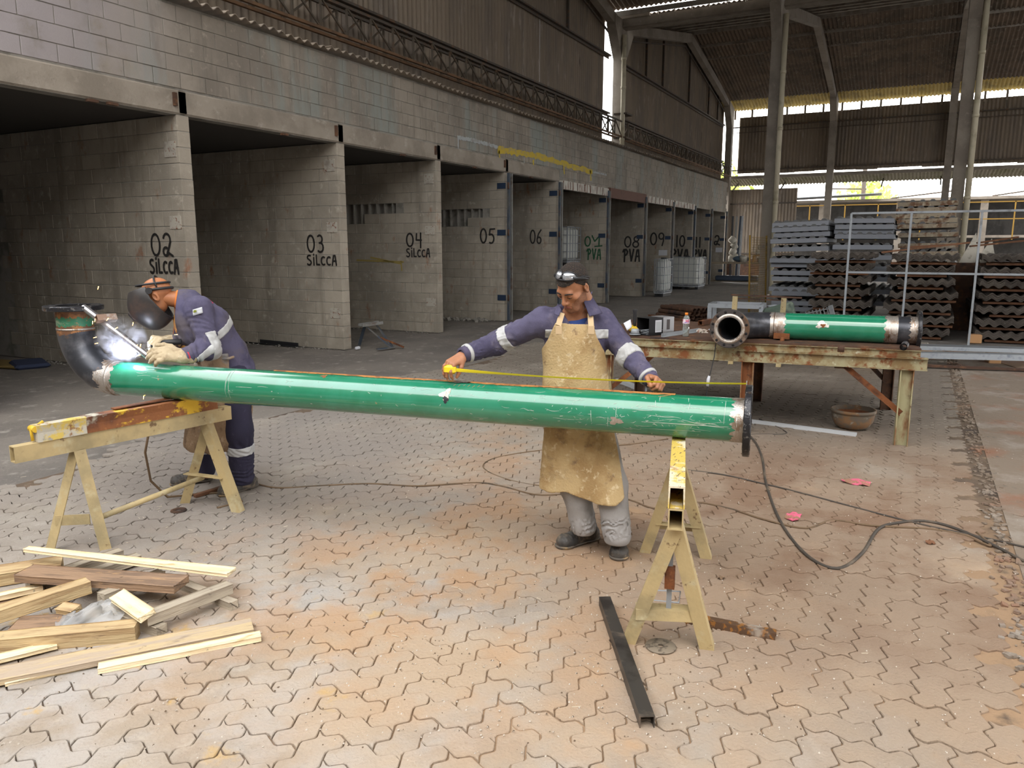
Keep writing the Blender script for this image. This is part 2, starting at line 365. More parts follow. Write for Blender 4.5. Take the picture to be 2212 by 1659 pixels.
# bay roof sheets resting on the wall: their wavy ends show above the blocks
def wave_sheet(w, l, pitch=.177, amp=.025, t=.006, seg=6, rows=2, close=True):
    """corrugated sheet: waves across x, length along y, from y=0 to l, centred on x"""
    n = int(round(w/pitch*seg)); b = MB(); vs = []
    for s_ in ((0, t) if close else (0,)):
        for j in range(rows):
            for i in range(n+1):
                x = -w/2+w*i/n; vs.append((x, l*j/(rows-1), amp*math.cos(2*PI*x/pitch)+s_))
    m = n+1; q = rows*m; fs = []
    for j in range(rows-1):
        for i in range(n):
            a = j*m+i; fs.append((a, a+m, a+m+1, a+1))
            if close: fs.append((q+a, q+a+1, q+a+m+1, q+a+m))
    if close:
        for i in range(n): fs += [(i, i+1, q+i+1, q+i), ((rows-1)*m+i+1, (rows-1)*m+i, q+(rows-1)*m+i, q+(rows-1)*m+i+1)]
        for j in range(rows-1): fs += [(j*m+m, j*m, q+j*m, q+j*m+m), (j*m+n, j*m+m+n, q+j*m+m+n, q+j*m+n)]
    b.add(vs, fs, False); return b
bayroof = empty('bay_roof', (21, 9.6, 4.78), 0, 'low roof of grey corrugated sheets laid over the block bays', 'roof', None)
bayroof['kind'] = 'structure'
brm = wave_sheet(1.06, 2.25, amp=.028, t=.012).mesh('roof_sheet', M['sheet'])
x = 7.4; n = 0
while x < 38.2:
    o = link('roof_sheet', brm, bayroof); o.location = (x-21, YW-.13+random.uniform(-.03, .03)-9.6, random.uniform(-.01, .02)); o.rotation_euler = (R(2), 0, R(random.gauss(0, .3)))
    x += 1.045; n += 1
# ================================================================== tall hall: frames, roof, sheeting
XA, XF, XR = 28.2, 46.7, 37.45
YG = 10.75; ZK = 9.3; SL = .19
def knee(x): # underside of the rafters
    h = 9.25; d = (x-XA) % (2*h); d = min(d, 2*h-d); return ZK+SL*d
def frame(name_y, x, lab, both=(1, 1), foot=0.):
    """concrete column with haunches and the rafters it carries on each side"""
    y = name_y; t = empty('concrete_column', (x, y, 0), 0, lab, 'column', 'tall concrete columns of the hall')
    b = MB(); w, d = .44, .34
    b.box((0, 0, (ZK-.9)/2), (w, d, ZK-.9)); b.prof([(-w/2, ZK-.9), (w/2, ZK-.9), (w/2+(.75 if both[1] else 0), ZK+(.14 if both[1] else 0)), (w/2+(.75 if both[1] else 0), ZK+.45), (-w/2-(.75 if both[0] else 0), ZK+.45), (-w/2-(.75 if both[0] else 0), ZK+(.14 if both[0] else 0))], (0, -d/2, 0), (0, d/2, 0))
    b.build('shaft', M['conc'], t)
    for s_, on in ((-1, both[0]), (1, both[1])):
        if not on: continue
        r_ = MB(); r_.beam((s_*.7, 0, ZK+.14+.17), (s_*9.25, 0, ZK+SL*9.25+.17), .26, .36); r_.build('rafter', M['conc'], t)
    return t
for Y_, l1 in ((10.35, 'tall concrete column rising behind the block wall, its foot hidden'), (4.8, 'tall concrete column in the open floor beside the panel stacks'), (-.84, 'tall concrete column behind the corrugated sheet stacks')):
    t = frame(Y_, XA, l1)
    if Y_ < 10: pass
    p = empty('drainpipe', (XA-.3, Y_-.27, 0), 0, 'cream plastic downpipe on the column '+{10.35: 'above the block wall', 4.8: 'beside the open floor', -.84: 'behind the sheet stacks'}[Y_], 'drainpipe')
    b = MB(); z0 = 4.9 if Y_ > 10 else (.1)
    b.tube([(0, 0, z0), (0, 0, ZK-.1)], .085, 14); b.build('pipe', mat('cream_pvc', (.50, .45, .33), .45, layers=[((.33, .29, .2), 2, .5, .7)]) if 'pvc' not in M else M['pvc'], p)
    M.setdefault('pvc', bpy.data.materials['cream_pvc'])
    for z in (5.6, 7.4, 3.2 if Y_ < 10 else 8.4): MB().tube([(0, 0, z-.05), (0, 0, z+.05)], .097, 14).build('pipe_collar', M['pvc'], p)
for Y_, l1 in ((10.35, 'slim far column in the corner above the end of the block wall'), (4.8, 'far wall column seen between the downpipe and the panel stacks'), (-.84, 'far wall column half hidden by the big column behind the sheet stacks')):
    frame(Y_, XF, l1, (1, 0))
# valley gutter beams
val = MB(); val.box((XA-.02, 1.5, 9.62), (.30, 18.4, .36)); val.box((XA-.02, 1.5, 9.50), (.5, 18.4, .05))
val.build('valley_beam', M['conc'], kind='structure')
# roof sheets
ceil_ = empty('ceiling', (0, 0, 0)); ceil_['kind'] = 'structure'
def slope_panels(xa, xb, za, zb, y0, y1, name='roof_sheet', m=M['roof'], wd=1.05, rowsn=3, ce=ceil_):
    L = math.hypot(xb-xa, zb-za)/rowsn; me = wave_sheet(wd+.05, L+.12, close=False, amp=.03).mesh(name, m)
    d = Vector((xb-xa, 0, zb-za)).normalized(); s_ = Vector((0, 1, 0)) ; u = s_.cross(d)
    for r_ in range(rowsn):
        y = y0+wd/2
        while y < y1:
            o = link(name, me, ce)
            p = Vector((xa, y, za)) + d*(L*r_) + Vector((0, 0, .008*(r_ % 2)))
            o.matrix_world = Matrix(((-s_.x, d.x, 0, 0), (-s_.y, d.y, 0, 0), (0, d.z, 0, 0), (0, 0, 0, 1))); 
            k = Matrix((-s_, d, (-s_).cross(d))).transposed().to_4x4(); k.translation = p; o.matrix_world = k
            y += wd
RO = .64
Y0r, Y1r = -8.0, 10.75
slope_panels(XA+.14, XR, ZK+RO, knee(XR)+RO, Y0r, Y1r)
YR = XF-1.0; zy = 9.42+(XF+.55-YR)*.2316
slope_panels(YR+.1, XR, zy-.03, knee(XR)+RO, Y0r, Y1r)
slope_panels(XF+.62, YR, 9.42, zy, Y0r, Y1r, 'yellow_lit_roof_sheet', M['yellowsheet'], 1.05, 1)
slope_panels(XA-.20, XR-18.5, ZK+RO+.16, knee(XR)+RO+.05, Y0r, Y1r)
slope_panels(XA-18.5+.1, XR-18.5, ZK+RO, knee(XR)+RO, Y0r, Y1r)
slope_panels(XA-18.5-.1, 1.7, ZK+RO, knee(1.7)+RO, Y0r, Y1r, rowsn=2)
# purlins
pm = mat('pale_concrete_purlin', (.33, .30, .26), .9, layers=[((.22, .19, .16), 2, .42, .64)])
for xc in (XR, XR-18.5):
    for s_ in (-1, 1):
        for q in range(7):
            x = xc+s_*(.35+q*1.42); z = knee(x)+RO-.10
            if s_ < 0 and q == 6 and xc == XR: continue
            MB().box((x, 1.4, z), (.07, 18.6, .17), rotm(0, s_*-10, 0)).build('purlin', pm, ceil_)
# valley: blocking pieces that break up the light gap
vb = MB(); y = -7.9
while y < 10.7:
    vb.box((XA-.2, y, 9.87), (.05, .03 if 4.3 < y < 9.2 else .62, .2)); y += .6
vb.build('gap_blocking', M['conc'], ceil_)
# gable sheeting above the bays
gab = empty('wall_gable', (0, 0, 0)); gab['kind'] = 'structure'
def wall_panel(x, w, z0, z1, y, axis='x', amp=.027, m=M['sheet'], par=gab, nm='wall_sheet'):
    b = MB(); n = int(round(w/.177*6)); top = z1 if callable(z1) else (lambda q: z1); vs = []
    for j in (0, 1):
        for i in range(n+1):
            u_ = x-w/2+w*i/n; z = z0 if j == 0 else top(u_); o_ = amp*math.cos(2*PI*u_/.177)
            vs.append((u_, y+o_, z) if axis == 'x' else (y+o_, u_, z))
    b.add(vs, [(i, i+1, n+2+i, n+1+i) for i in range(n)], True); return b.build(nm, m, par)
x = 8.0
while x < XF-.1:
    zt = lambda q: knee(q)+RO-.05
    zs = [4.7, 6.5, 8.6]
    if abs(x-XA) > .45:
        for r_, z in enumerate(zs):
            z1 = zs[r_+1]+.15 if r_ < 2 else zt
            z0 = z + (.22 if (r_ == 0 and 28.2 < x < 29) or (r_ == 0 and 33.9 < x < 34.9) else 0)
            wall_panel(x, 1.07, z0, z1, YG-.012*r_+random.uniform(-.008, .008))
    x += 1.06
for z in (8.55, 6.55):
    for xa, xb in ((8.5, XA-.3), (XA+.3, XF-.2)):
        b = MB(); b.box(((xa+xb)/2, YG-.13, z), (xb-xa, .12, .05)); b.box(((xa+xb)/2, YG-.08, z-.06), (xb-xa, .02, .10)); b.build('girt', M['steel_dark'], gab)
for x in (24, 32, 34.3, 38.6, 42.5, 44.6):
    z1 = knee(x)+.4; MB().box((x, YG-.16, (8.55+z1)/2), (.07, .09, z1-8.55)).build('gable_post', M['steel_dark'], gab)
for xa, xb in ((18.95, XA-.25), (XR, XF-.3), (XA+.3, XR)):
    MB().beam((xa, YG-.2, knee(xa)-.15), (xb, YG-.2, knee(xb)-.15), .06, .05).build('gable_rod', M['steel_dark'], gab)
# lattice girders along the sheeting
def girder(x0, x1, y, z0, z1, lab):
    t = empty('lattice_girder', (x0, y, z0), 0, lab, 'girder', 'rusty lattice girders along the sheeted wall'); L = x1-x0; h = z1-z0
    for dy in (-.12, .12):
        b = MB(); b.box((L/2, dy, 0), (L, .06, .05)); b.build('bottom_chord', M['steel_orange'], t)
        b = MB(); b.box((L/2, dy, h), (L, .05, .05)); b.build('top_chord', M['steel_dark'], t)
    n = int(L/.72); s_ = L/n
    vm = MB().box((0, 0, h/2), (.035, .035, h)).mesh('upright', M['steel_brown']); dm = MB().beam((0, 0, h), (s_, 0, 0), .03, .03).mesh('diagonal', M['steel_brown'])
    for i in range(n):
        for dy in (-.12, .12):
            link('upright', vm, t, (i*s_, dy, 0)); o = link('diagonal', dm, t, (i*s_, dy, 0))
            if dy > 0: o.scale = (-1, 1, 1); o.location.x += s_
    return t
M['steel_orange'] = mat('rusty_chord', (.165, .09, .045), .8, .1, layers=[((.08, .05, .03), 3, .45, .65)])
M['steel_brown'] = mat('brown_lattice_steel', (.085, .068, .05), .75, .1, layers=[((.13, .075, .04), 5, .5, .7)])
girder(8.0, XA-.35, 10.2, 5.68, 6.22, 'long rusty lattice girder left of the tall column above the block wall')
girder(XA+.3, XF-.3, 10.2, 5.68, 6.22, 'rusty lattice girder running from the tall column to the far corner')
for x in (XA,):
    b = MB(); [b.box((x-.05, 10.15, z), (.62, .5, .06)) for z in (5.66, 6.5)]; b.build('girder_bracket', M['steel_dark'], gab)
# far wall
fw_ = empty('wall_far', (0, 0, 0)); fw_['kind'] = 'structure'
y = -7.6; k = 0
while y < 10.2:
    z1 = 9.12 + (.30 if (k*7) % 5 == 1 else .0) + (.18 if y < 0 else 0)
    wall_panel(y, 1.07, 5.85+.03*math.sin(k*1.7), 9.0+ (.06 if y < 4 else 0), XF+.38, axis='y', par=fw_, m=M['sheet_far'] if 'sheet_far' in M else M['sheet']); k += 1; y += 1.06
MB().box((XF+.30, 1.3, 8.45), (.07, 18.4, .06)).build('girt', M['steel_dark'], fw_); MB().box((XF+.30, 1.3, 8.15), (.04, 18.4, .03)).build('girt', M['steel_dark'], fw_)
MB().box((XF+.30, 1.3, 6.05), (.08, 18.4, .06)).build('girt', M['steel_dark'], fw_)
y = -7.9
while y < 10.3: MB().box((XF+.36, y, 9.15), (.06, .10, .5)).build('eave_stub', M['conc'], fw_); y += .95
# canopy
can = empty('canopy_far', (0, 0, 0)); can['kind'] = 'structure'
cm = mat('mossy_canopy_sheet', (.27, .25, .19), .9, layers=[((.19, .19, .11), 1.5, .45, .65), ((.34, .31, .25), 5, .55, .75)])
slope_panels(XF+.45, XF+2.6, 5.68, 5.36, Y0r, 10.6, 'canopy_sheet', cm, 1.05, 1, can)
MB().box((XF+.42, 1.3, 5.66), (.16, 18.4, .17)).build('canopy_beam', M['conc'], can)
for y in (10.1, 5.0, -.6, 2.2, 7.4):
    MB().beam((XF+.3, y, 4.9), (XF+1.9, y, 5.42), .06, .06).build('canopy_brace', M['steel_dark'], can)
# low corrugated fence panel in the far corner, on a low block wall
for y in np.arange(7.0, 10.7, 1.06): wall_panel(float(y), 1.07, .95, 4.97, XF+.34, axis='y', par=fw_)
MB().box((XF+.26, 8.65, 4.15), (.08, 4.3, .07)).build('girt', M['steel_dark'], fw_); MB().box((XF+.26, 8.65, 1.3), (.08, 4.3, .07)).build('girt', M['steel_dark'], fw_)
MB().box((XF+.32, 8.7, .5), (.2, 4.4, .95)).build('low_block_wall', M['rustbrown'], fw_)
# building across the yard behind the photographer, seen only as reflections
opp = MB().box((-9.6, 1, 4.8), (.3, 34, 9.6)).build('wall_behind', M['block_front'], kind='structure')
MB().box((18, -9.2, 6.3), (58, .25, 7.6)).build('added_wall_right', M['sheet'], kind='structure')  # unseen wall added to cut sky light from the open side
MB().box((-3, 10.9, 4.2), (14, .25, 8.4)).build('wall_left_yard', M['block_front'], kind='structure')
# ================================================================== bay details
# steel door posts and hinge plates on the outer ends of the dividing walls
def door_post(k, lab):
    X = PX[k]; t = empty('door_post', (X+.02, YW-.10, 0), 0, lab, 'door post', 'steel door posts on the ends of the bay walls')
    b = MB(); b.box((0, 0, 1.7), (.05, .06, 3.36)); b.build('post', M['blue'], t)
    b = MB(); b.box((.13, 0, 1.7), (.04, .05, 3.36)); b.build('post', M['steel_grey'], t)
    for z in (3.1, 2.05, .55):
        MB().box((-.035, .17, z), (.012, .22, .13)).build('hinge_plate', M['blue2'], t)
        MB().tube([(-.05, -.02, z-.07), (-.05, -.02, z+.07)], .022, 8).build('hinge', M['rustbrown'], t)
    return t
M['steel_grey'] = mat('grey_weathered_steel', (.20, .20, .19), .6, .3, layers=[((.12, .09, .07), 5, .5, .7)])
M['blue2'] = mat('blue_hinge_plate', (.018, .034, .068), .5, .1)
names = {4: 'fifth', 5: 'sixth', 6: 'seventh', 7: 'eighth', 8: 'ninth', 9: 'tenth', 10: 'eleventh', 11: 'twelfth'}
for k in range(4, 12): door_post(k, 'steel door post with blue hinge plates, end of wall '+('0' if k < 9 else '')+str(k+1))
# bolted plates on the older wall ends
for k in (1, 2, 3):
    for z, sz in ((3.05 if k > 1 else 2.98, .2), (2.05, .17), (.62, .17)):
        b = MB().box((PX[k]-.006, YW+.16, z), (.014, .22, sz), None, .003).build('anchor_plate', M['plate'] if 'plate' in M else M.setdefault('plate', mat('whitish_anchor_plate', (.38, .35, .30), .8, layers=[((.16, .06, .03), 22, .56, .66), ((.24, .21, .18), 5, .5, .7)])), front)
# metal lintels over the bays further back
M['lint_w'] = mat('peeling_white_lintel', (.50, .48, .43), .7, layers=[((.16, .07, .04), 4, .50, .58, (2, 1, .3)), ((.34, .31, .27), 2, .5, .7)])
M['lint_b'] = mat('brown_red_lintel', (.12, .055, .038), .75, layers=[((.07, .035, .025), 3, .5, .7)])
for (a, b_, m_) in ((5, 6, 'lint_w'), (6, 7, 'lint_b'), (7, 8, 'lint_w'), (8, 9, 'lint_w')):
    b = MB(); b.box(((PX[a]+PX[b_])/2+.15, YW-.03, 3.33), (PX[b_]-PX[a]-.12, .12, .22 if m_ == 'lint_w' else .30)); b.build('steel_lintel', M[m_], front)
    if m_ == 'lint_w':
        for q in range(7): MB().box((PX[a]+.25+q*(PX[b_]-PX[a]-.2)/7, YW-.092, 3.33), (.03, .012, .2)).build('lintel_rib', M['lint_b'], front)
# brackets hanging at the lintel joints
for k in (1, 2, 3, 4):
    MB().box((PX[k]-.03, YW-.03, 3.58), (.05, .04, .16)).build('hook_plate', M['rustbrown'], front)
for x, z in ((5.95, 3.385), (9.0, 3.385), (6.2, 3.39), (12.0, 3.385), (14.6, 3.385), (17.3, 3.385)):
    MB().box((x, YW-.01, z), (.13, .05, .03)).build('timber_plug', M['rustbrown'], front)
# ---- painted numbers
def arc(cx, cy, rx, ry, a0, a1, n=10): return [(cx+rx*math.cos(R(a0+(a1-a0)*i/n)), cy+ry*math.sin(R(a0+(a1-a0)*i/n))) for i in range(n+1)]
GL = {
 '0': (.62, [arc(.31, .5, .27, .48, 90, 450, 18)]), '1': (.3, [[(.15, 1), (.15, 0)]]), 'l': (.34, [[(.18, 1), (.2, 0)]]),
 '2': (.66, [arc(.3, .72, .22, .27, 160, -30, 9)+[(.42, .4), (.25, .06)], arc(.2, .2, .17, .18, 60, 300, 10)+[(.4, .12), (.62, .0)]]),
 '3': (.6, [arc(.26, .76, .2, .22, 130, -60, 8), arc(.28, .28, .24, .27, 100, -130, 9)]),
 '4': (.6, [[(.12, .95), (.08, .5), (.5, .48)], [(.45, 1), (.44, -.05)]]),
 '5': (.62, [[(.6, .97), (.18, .95), (.12, .58)], arc(.27, .3, .26, .31, 120, -120, 10)]),
 '6': (.58, [[(.5, 1), (.22, .72), (.06, .35)], arc(.28, .24, .22, .23, 170, 530, 14)]),
 '7': (.95, [[(.0, 1.08), (.27, .5), (.74, 1.05), (.70, .0)], [(.30, -.02), (1.0, .05)]]),
 '8': (.6, [arc(.32, .76, .2, .22, 300, -30, 12), arc(.27, .26, .25, .26, 80, 440, 14)]),
 '9': (.56, [arc(.26, .72, .22, .25, 0, 360, 14), [(.48, .75), (.46, .3), (.36, -.05)]]),
 'S': (.6, [arc(.34, .76, .24, .2, 60, 230, 8)+arc(.28, .24, .24, .24, 60, -140, 9)]),
 'i': (.2, [[(.1, .74), (.1, 0)], [(.1, 1.02), (.11, 1.08)]]), 'L': (.42, [[(.08, 1), (.08, .05), (.4, .04)]]),
 'C': (.5, [arc(.32, .42, .25, .4, 60, 300, 10)]), 'A': (.56, [[(.04, 0), (.22, .95), (.38, .97), (.5, 0)], [(.1, .4), (.48, .42)]]),
 'P': (.6, [[(.2, .9), (.18, -.05)], [(.0, .8), (.1, .98), (.35, 1), (.52, .82), (.45, .6), (.2, .45)]]), 'V': (.52, [[(.03, 1), (.24, 0), (.48, 1)]])}
def paint_text(txt, X, box, m, par, w=.034, slant=0):
    """brush-written text on a wall face that looks towards -X; box in photo pixels"""
    (x0, y0, x1, y1) = box; a, b = gx(x0, y0, X-.008), gx(x1, y1, X-.008)
    Yl, Yr, zt, zb = a.y, b.y, a.z, b.z; tot = sum(GL[c][0]+.14 for c in txt)-.14; mb = MB(); cur = 0; n = 0
    for c in txt:
        gw, st = GL[c]
        for s_ in st:
            P = [(Yl+(Yr-Yl)*(cur+px)/tot, zb+(zt-zb)*py) for px, py in s_]
            for i in range(len(P)-1):
                p, q = Vector(P[i]), Vector(P[i+1]); d = (q-p)
                if d.length < 1e-5: continue
                d = d.normalized(); e = Vector((-d.y, d.x))*w/2; n += 1; xx = X-.0085-.00003*n
                A, B = p-d*w*.25, q+d*w*.25
                mb.add([(xx, v.x, v.y) for v in (A+e, A-e, B-e, B+e)], [(0, 1, 2, 3)])
            for v in (P[0], P[-1]):
                n += 1; mb.add([(X-.0085-.00003*n, v[0]+w/2*math.cos(k*PI/5), v[1]+w/2*math.sin(k*PI/5)) for k in range(10)], [tuple(range(10))])
        cur += gw+.14
    return mb.build('painted_mark', m, par)
M['ink'] = mat('black_brush_paint', (.018, .016, .015), .6); M['ink_g'] = mat('green_brush_paint', (.012, .07, .03), .6)
walls = sorted([o for o in COL.objects if o.name.startswith('wall_partition')], key=lambda o: o.name)
for k, (tx, bx, wd, m_) in enumerate([[]]*0 or [
    ('02', (324, 505, 375, 553), .034, 'ink'), ('SiLCCA', (322, 560, 387, 591), .034, 'ink'), ('03', (662, 508, 701, 545), .034, 'ink'), ('SiLCCA', (662, 551, 728, 573), .03, 'ink'),
    ('04', (877, 504, 913, 533), .036, 'ink'), ('SiLCCA', (877, 537, 929, 555), .03, 'ink'), ('05', (1037, 494, 1069, 525), .04, 'ink'), ('06', (1145, 497, 1170, 526), .038, 'ink'),
    ('07', (1263, 511, 1299, 532), .042, 'ink_g'), ('PVA', (1268, 538, 1298, 560), .044, 'ink_g'), ('08', (1349, 511, 1381, 534), .05, 'ink'), ('PVA', (1346, 539, 1382, 564), .06, 'ink'),
    ('09', (1405, 503, 1435, 529), .055, 'ink'), ('10', (1460, 509, 1479, 533), .06, 'ink'), ('PVA', (1450, 539, 1487, 561), .075, 'ink'), ('11', (1502, 513, 1514, 534), .065, 'ink'),
    ('PVA', (1498, 540, 1526, 559), .075, 'ink'), ('12', (1535, 509, 1555, 529), .065, 'ink')]):
    kk = {'02': 1, '03': 2, '04': 3, '05': 4, '06': 5, '07': 6, '08': 7, '09': 8, '10': 9, '11': 10, '12': 11}.get(tx)
    if kk is None: kk = last
    last = kk
    par = COL.objects['wall_partition' if kk == 0 else 'wall_partition.%03d' % kk]
    paint_text(tx, PX[kk], bx, M[m_], par, wd)
# yellow and pale sprayed strokes on the front wall
def spray(pts, w, m, y=YW-.012):
    mb = MB(); P = [gy(px, py, y) for px, py in pts]; n = 24*(len(P)-1); line = []
    for i in range(n+1):
        u = i/n*(len(P)-1); j = min(int(u), len(P)-2); line.append(P[j].lerp(P[j+1], u-j))
    vs = []
    for i, p in enumerate(line):
        d = (line[min(i+1, n)]-line[max(i-1, 0)]).normalized(); e = Vector((-d.z, 0, d.x))
        a, b = w*(.5+random.uniform(-.22, .16)), w*(.5+random.uniform(-.22, .16)); vs += [p+e*a, p-e*b]
    mb.add(vs, [(2*i, 2*i+1, 2*i+3, 2*i+2) for i in range(n)]); mb.build('sprayed_stroke', m, front)
M['spray_y'] = mat('yellow_spray', (.50, .36, .03), .8, layers=[((.36, .29, .12), 9, .45, .65)])
M['spray_w'] = mat('pale_blue_spray', (.36, .38, .39), .85, layers=[((.27, .26, .24), 6, .45, .65)])
spray([(1075, 322), (1160, 337), (1280, 372)], .15, M['spray_y']); spray([(1078, 325), (1080, 352)], .06, M['spray_y']); spray([(1152, 345), (1154, 380)], .07, M['spray_y'])
spray([(1218, 360), (1219, 376)], .07, M['spray_y']); spray([(1275, 368), (1277, 390)], .09, M['spray_y'])
spray([(988, 296), (1030, 305), (1076, 318)], .08, M['spray_w'], YW-.011); spray([(990, 297), (990, 322)], .05, M['spray_w'], YW-.011); spray([(1132, 340), (1133, 374)], .04, M['spray_w'], YW-.011); spray([(1276, 370), (1310, 378)], .06, M['spray_w'], YW-.011)
# yellow strokes inside the bay of wall 04
par = COL.objects['wall_partition.003']
for a, b_ in (((770, 562), (872, 566)), ((800, 556), (868, 570)), ((866, 563), (868, 585))):
    A, B = gx(*a, PX[3]-.0065), gx(*b_, PX[3]-.0065); d = (B-A).normalized(); e = Vector((0, -d.z, d.y))*.018
    MB().add([A+e, A-e, B-e, B+e], [(0, 1, 2, 3)]).build('sprayed_stroke', M['spray_y2'] if 'spray_y2' in M else M.setdefault('spray_y2', mat('faint_yellow_spray', (.30, .23, .07), .85)), par)
# paper notices
for px0, py0, px1, py1, k, lb in ((1423, 540, 1441, 552, 8, 'white paper notice on the wall painted 09'), (1546, 535, 1560, 545, 11, 'white paper notice under the number 12')):
    a, b_ = gx(px0, py0, PX[k]-.012), gx(px1, py1, PX[k]-.012)
    t = MB().box((a+b_)/2, (.003, abs(a.y-b_.y), abs(a.z-b_.z))).build('paper_notice', M.setdefault('paper', mat('white_paper', (.55, .56, .60), .8)), label=lb, cat='notice')
# ================================================================== things in and before the bays
M['ibc'] = mat('translucent_white_plastic', (.55, .56, .52), .5, layers=[((.42, .43, .40), 2, .5, .7)])
M['galv'] = mat('galvanised_steel', (.33, .35, .37), .45, .7, layers=[((.20, .22, .25), 8, .5, .7), ((.45, .46, .47), 3, .6, .75)])
M['gmat'] = mat('dull_galvanised', (.30, .32, .34), .6, .3, layers=[((.20, .21, .22), 5, .5, .7)])
M['blk'] = mat('black_paint', (.02, .02, .022), .5)
def ibc(name, loc, rz, lab, w=1.2, d=1.0, h=1.0):
    t = empty(name, loc, rz, lab, 'container')
    MB().box((0, 0, .14+h/2), (w-.06, d-.06, h-.04), None, .08).build('tank', M['ibc'], t)
    MB().box((0, 0, .12), (w, d, .04)).build('pallet_deck', M['gmat'], t)
    for x in (-w/2+.08, 0, w/2-.08): MB().box((x, 0, .05), (.12, d-.05, .10)).build('pallet_foot', M['blk'], t)
    for q in range(5):
        z = .18+q*(h-.04)/4; 
        for y in (-d/2, d/2): MB().box((0, y, z), (w, .018, .02)).build('cage_bar', M['gmat'], t)
        for x in (-w/2, w/2): MB().box((x, 0, z), (.018, d, .02)).build('cage_bar', M['gmat'], t)
    for x in np.linspace(-w/2, w/2, 7):
        for y in (-d/2-.01, d/2+.01): MB().box((float(x), y, .14+h/2), (.018, .018, h)).build('cage_bar', M['gmat'], t)
    for y in np.linspace(-d/2, d/2, 6):
        for x in (-w/2-.01, w/2+.01): MB().box((x, float(y), .14+h/2), (.018, .018, h)).build('cage_bar', M['gmat'], t)
    MB().lathe([(0, .06), (.11, .06), (.12, 0), (0, 0)], (0, 0, .13+h), n=16).build('lid', M['blk'], t)
    return t
ibc('liquid_tote', (31.80, 8.52, 0), R(90), 'white caged liquid tote standing before the walls painted 10 and 11', 1.25, 1.05, 1.15)
ibc('liquid_tote', (26.75, 8.0, 0), R(90), 'narrow side view of a caged white tote beside wall 08', .34, 1.0, 1.15)
ibc('liquid_tote', (21.6, 9.75, 1.16), R(90), 'upper caged tote stacked deep in the bay of wall 07', 1.0, 1.0, 1.0)
ibc('liquid_tote', (21.6, 9.75, 0), R(90), 'lower caged tote deep in the bay of wall 07', 1.0, 1.0, 1.0)
# trestle leaning in the mouth of the fourth bay
t = empty('steel_trestle', (10.42, 8.28, 0), R(-15), 'grey and blue steel trestle standing against the end of wall 03', 'trestle')
b = MB(); b.prof([(-.07, 0), (.07, 0), (.07, .05), (.055, .05), (.055, .01), (-.055, .01), (-.055, .05), (-.07, .05)], (-.12, 0, .40), (.30, -.02, .42)); b.build('channel_top', M['steel_grey'], t)
for p, q in (((0, .0, .40), (.30, -.30, .02)), ((.22, 0, .40), (.36, -.26, .02)), ((0, .05, .38), (.05, .3, .02))): MB().beam(p, q, .05, .02).build('leg', M['blue'], t)
MB().beam((.0, -.28, .03), (.38, -.28, .03), .06, .02).build('foot_plate', M['blue'], t); MB().beam((.2, -.1, .2), (.52, -.36, .02), .03, .03).build('brace', M['rust'], t)
b = MB(); p, q = gz(527, 738), gz(645, 750); p.z = q.z = .035
b.prof([(0, 0), (.07, 0), (.07, .008), (.008, .008), (.008, .07), (0, .07)], p-Vector((0, 0, .03)), q-Vector((0, 0, .03))); b.build('angle_bar', M['blk'], label='black steel angle bar lying at the foot of wall 03', cat='steel bar')
b = MB(); b.box((0, 0, .03), (.10, .05, .05), None, .01).build('white_cloth_strip', M['paper'], loc=(10.32, 8.40, 0), label='small white folded rag at the foot of wall 03', cat='rag')
# rubble against wall 05
rb = MB()
for i in range(60):
    y = random.uniform(8.8, 10.6); rb.box((15.8-abs(random.gauss(0, .18)), y, .02), [random.uniform(.02, .09) for _ in range(3)], rotm(random.uniform(0, 90), random.uniform(0, 90), random.uniform(0, 90)))
rb.build('wall_rubble', M['mortar'], label='broken block rubble along the foot of wall 05', cat='rubble', kind='stuff')
rb = MB()
for i in range(420):
    k = random.choice((1, 2, 3, 4)); y = random.uniform(8.65, 12); s_ = random.uniform(.006, .03); rb.box((PX[k]-abs(random.gauss(0, .12))-.02, y, s_/3), (s_, s_, s_*.6), rotm(random.uniform(0, 90), 0, random.uniform(0, 90)))
rb.build('bay_grit', M['mortar'], label='loose grit along the feet of the bay walls', cat='grit', kind='stuff')
# sacks and planks on the floor of the first bay, at the left
t = empty('sack_heap', tuple(gz(20, 790)), 0, 'yellow and dark sacks lying flat in the dim first bay', 'sacks')
MB().box((0, .1, .02), (.5, 1.0, .04), rotm(0, 0, 10), .015).build('sack', M.setdefault('sack_y', mat('ochre_sack', (.22, .15, .05), .9)), t)
MB().box((.1, -.35, .04), (.45, .5, .07), rotm(4, 0, -20), .03).build('sack', M.setdefault('sack_b', mat('dark_blue_sack', (.03, .04, .08), .9)), t)
# workbench with clutter in the far corner
bx, by = 36.2, 7.0
t = empty('workbench', (bx, by, 0), R(90), 'long low wooden workbench in the far corner before the corrugated fence', 'workbench')
MB().box((0, 0, .98), (4.0, .9, .08)).build('bench_top', M.setdefault('oldwood', mat('old_bench_wood', (.26, .21, .15), .9, layers=[((.14, .11, .08), 6, .5, .7)])), t)
for x in (-1.85, 1.9):
    for y in (-.38, .38): MB().box((x, y, .47), (.12, .10, .94)).build('leg', M['oldwood'], t)
MB().box((0, -.3, .14), (3.8, .1, .08)).build('stretcher', M['oldwood'], t)
t = MB().box((0, 0, .12), (1.9, .5, .22), rotm(0, 0, 0), .04).build('blue_steel_duct', M.setdefault('dblue', mat('dark_blue_steel', (.035, .05, .075), .5, .2)), loc=(bx-.3, by+.3, .18), label='dark blue steel box section stored under the workbench', cat='steel section'); t.rotation_euler = (0, 0, R(90))
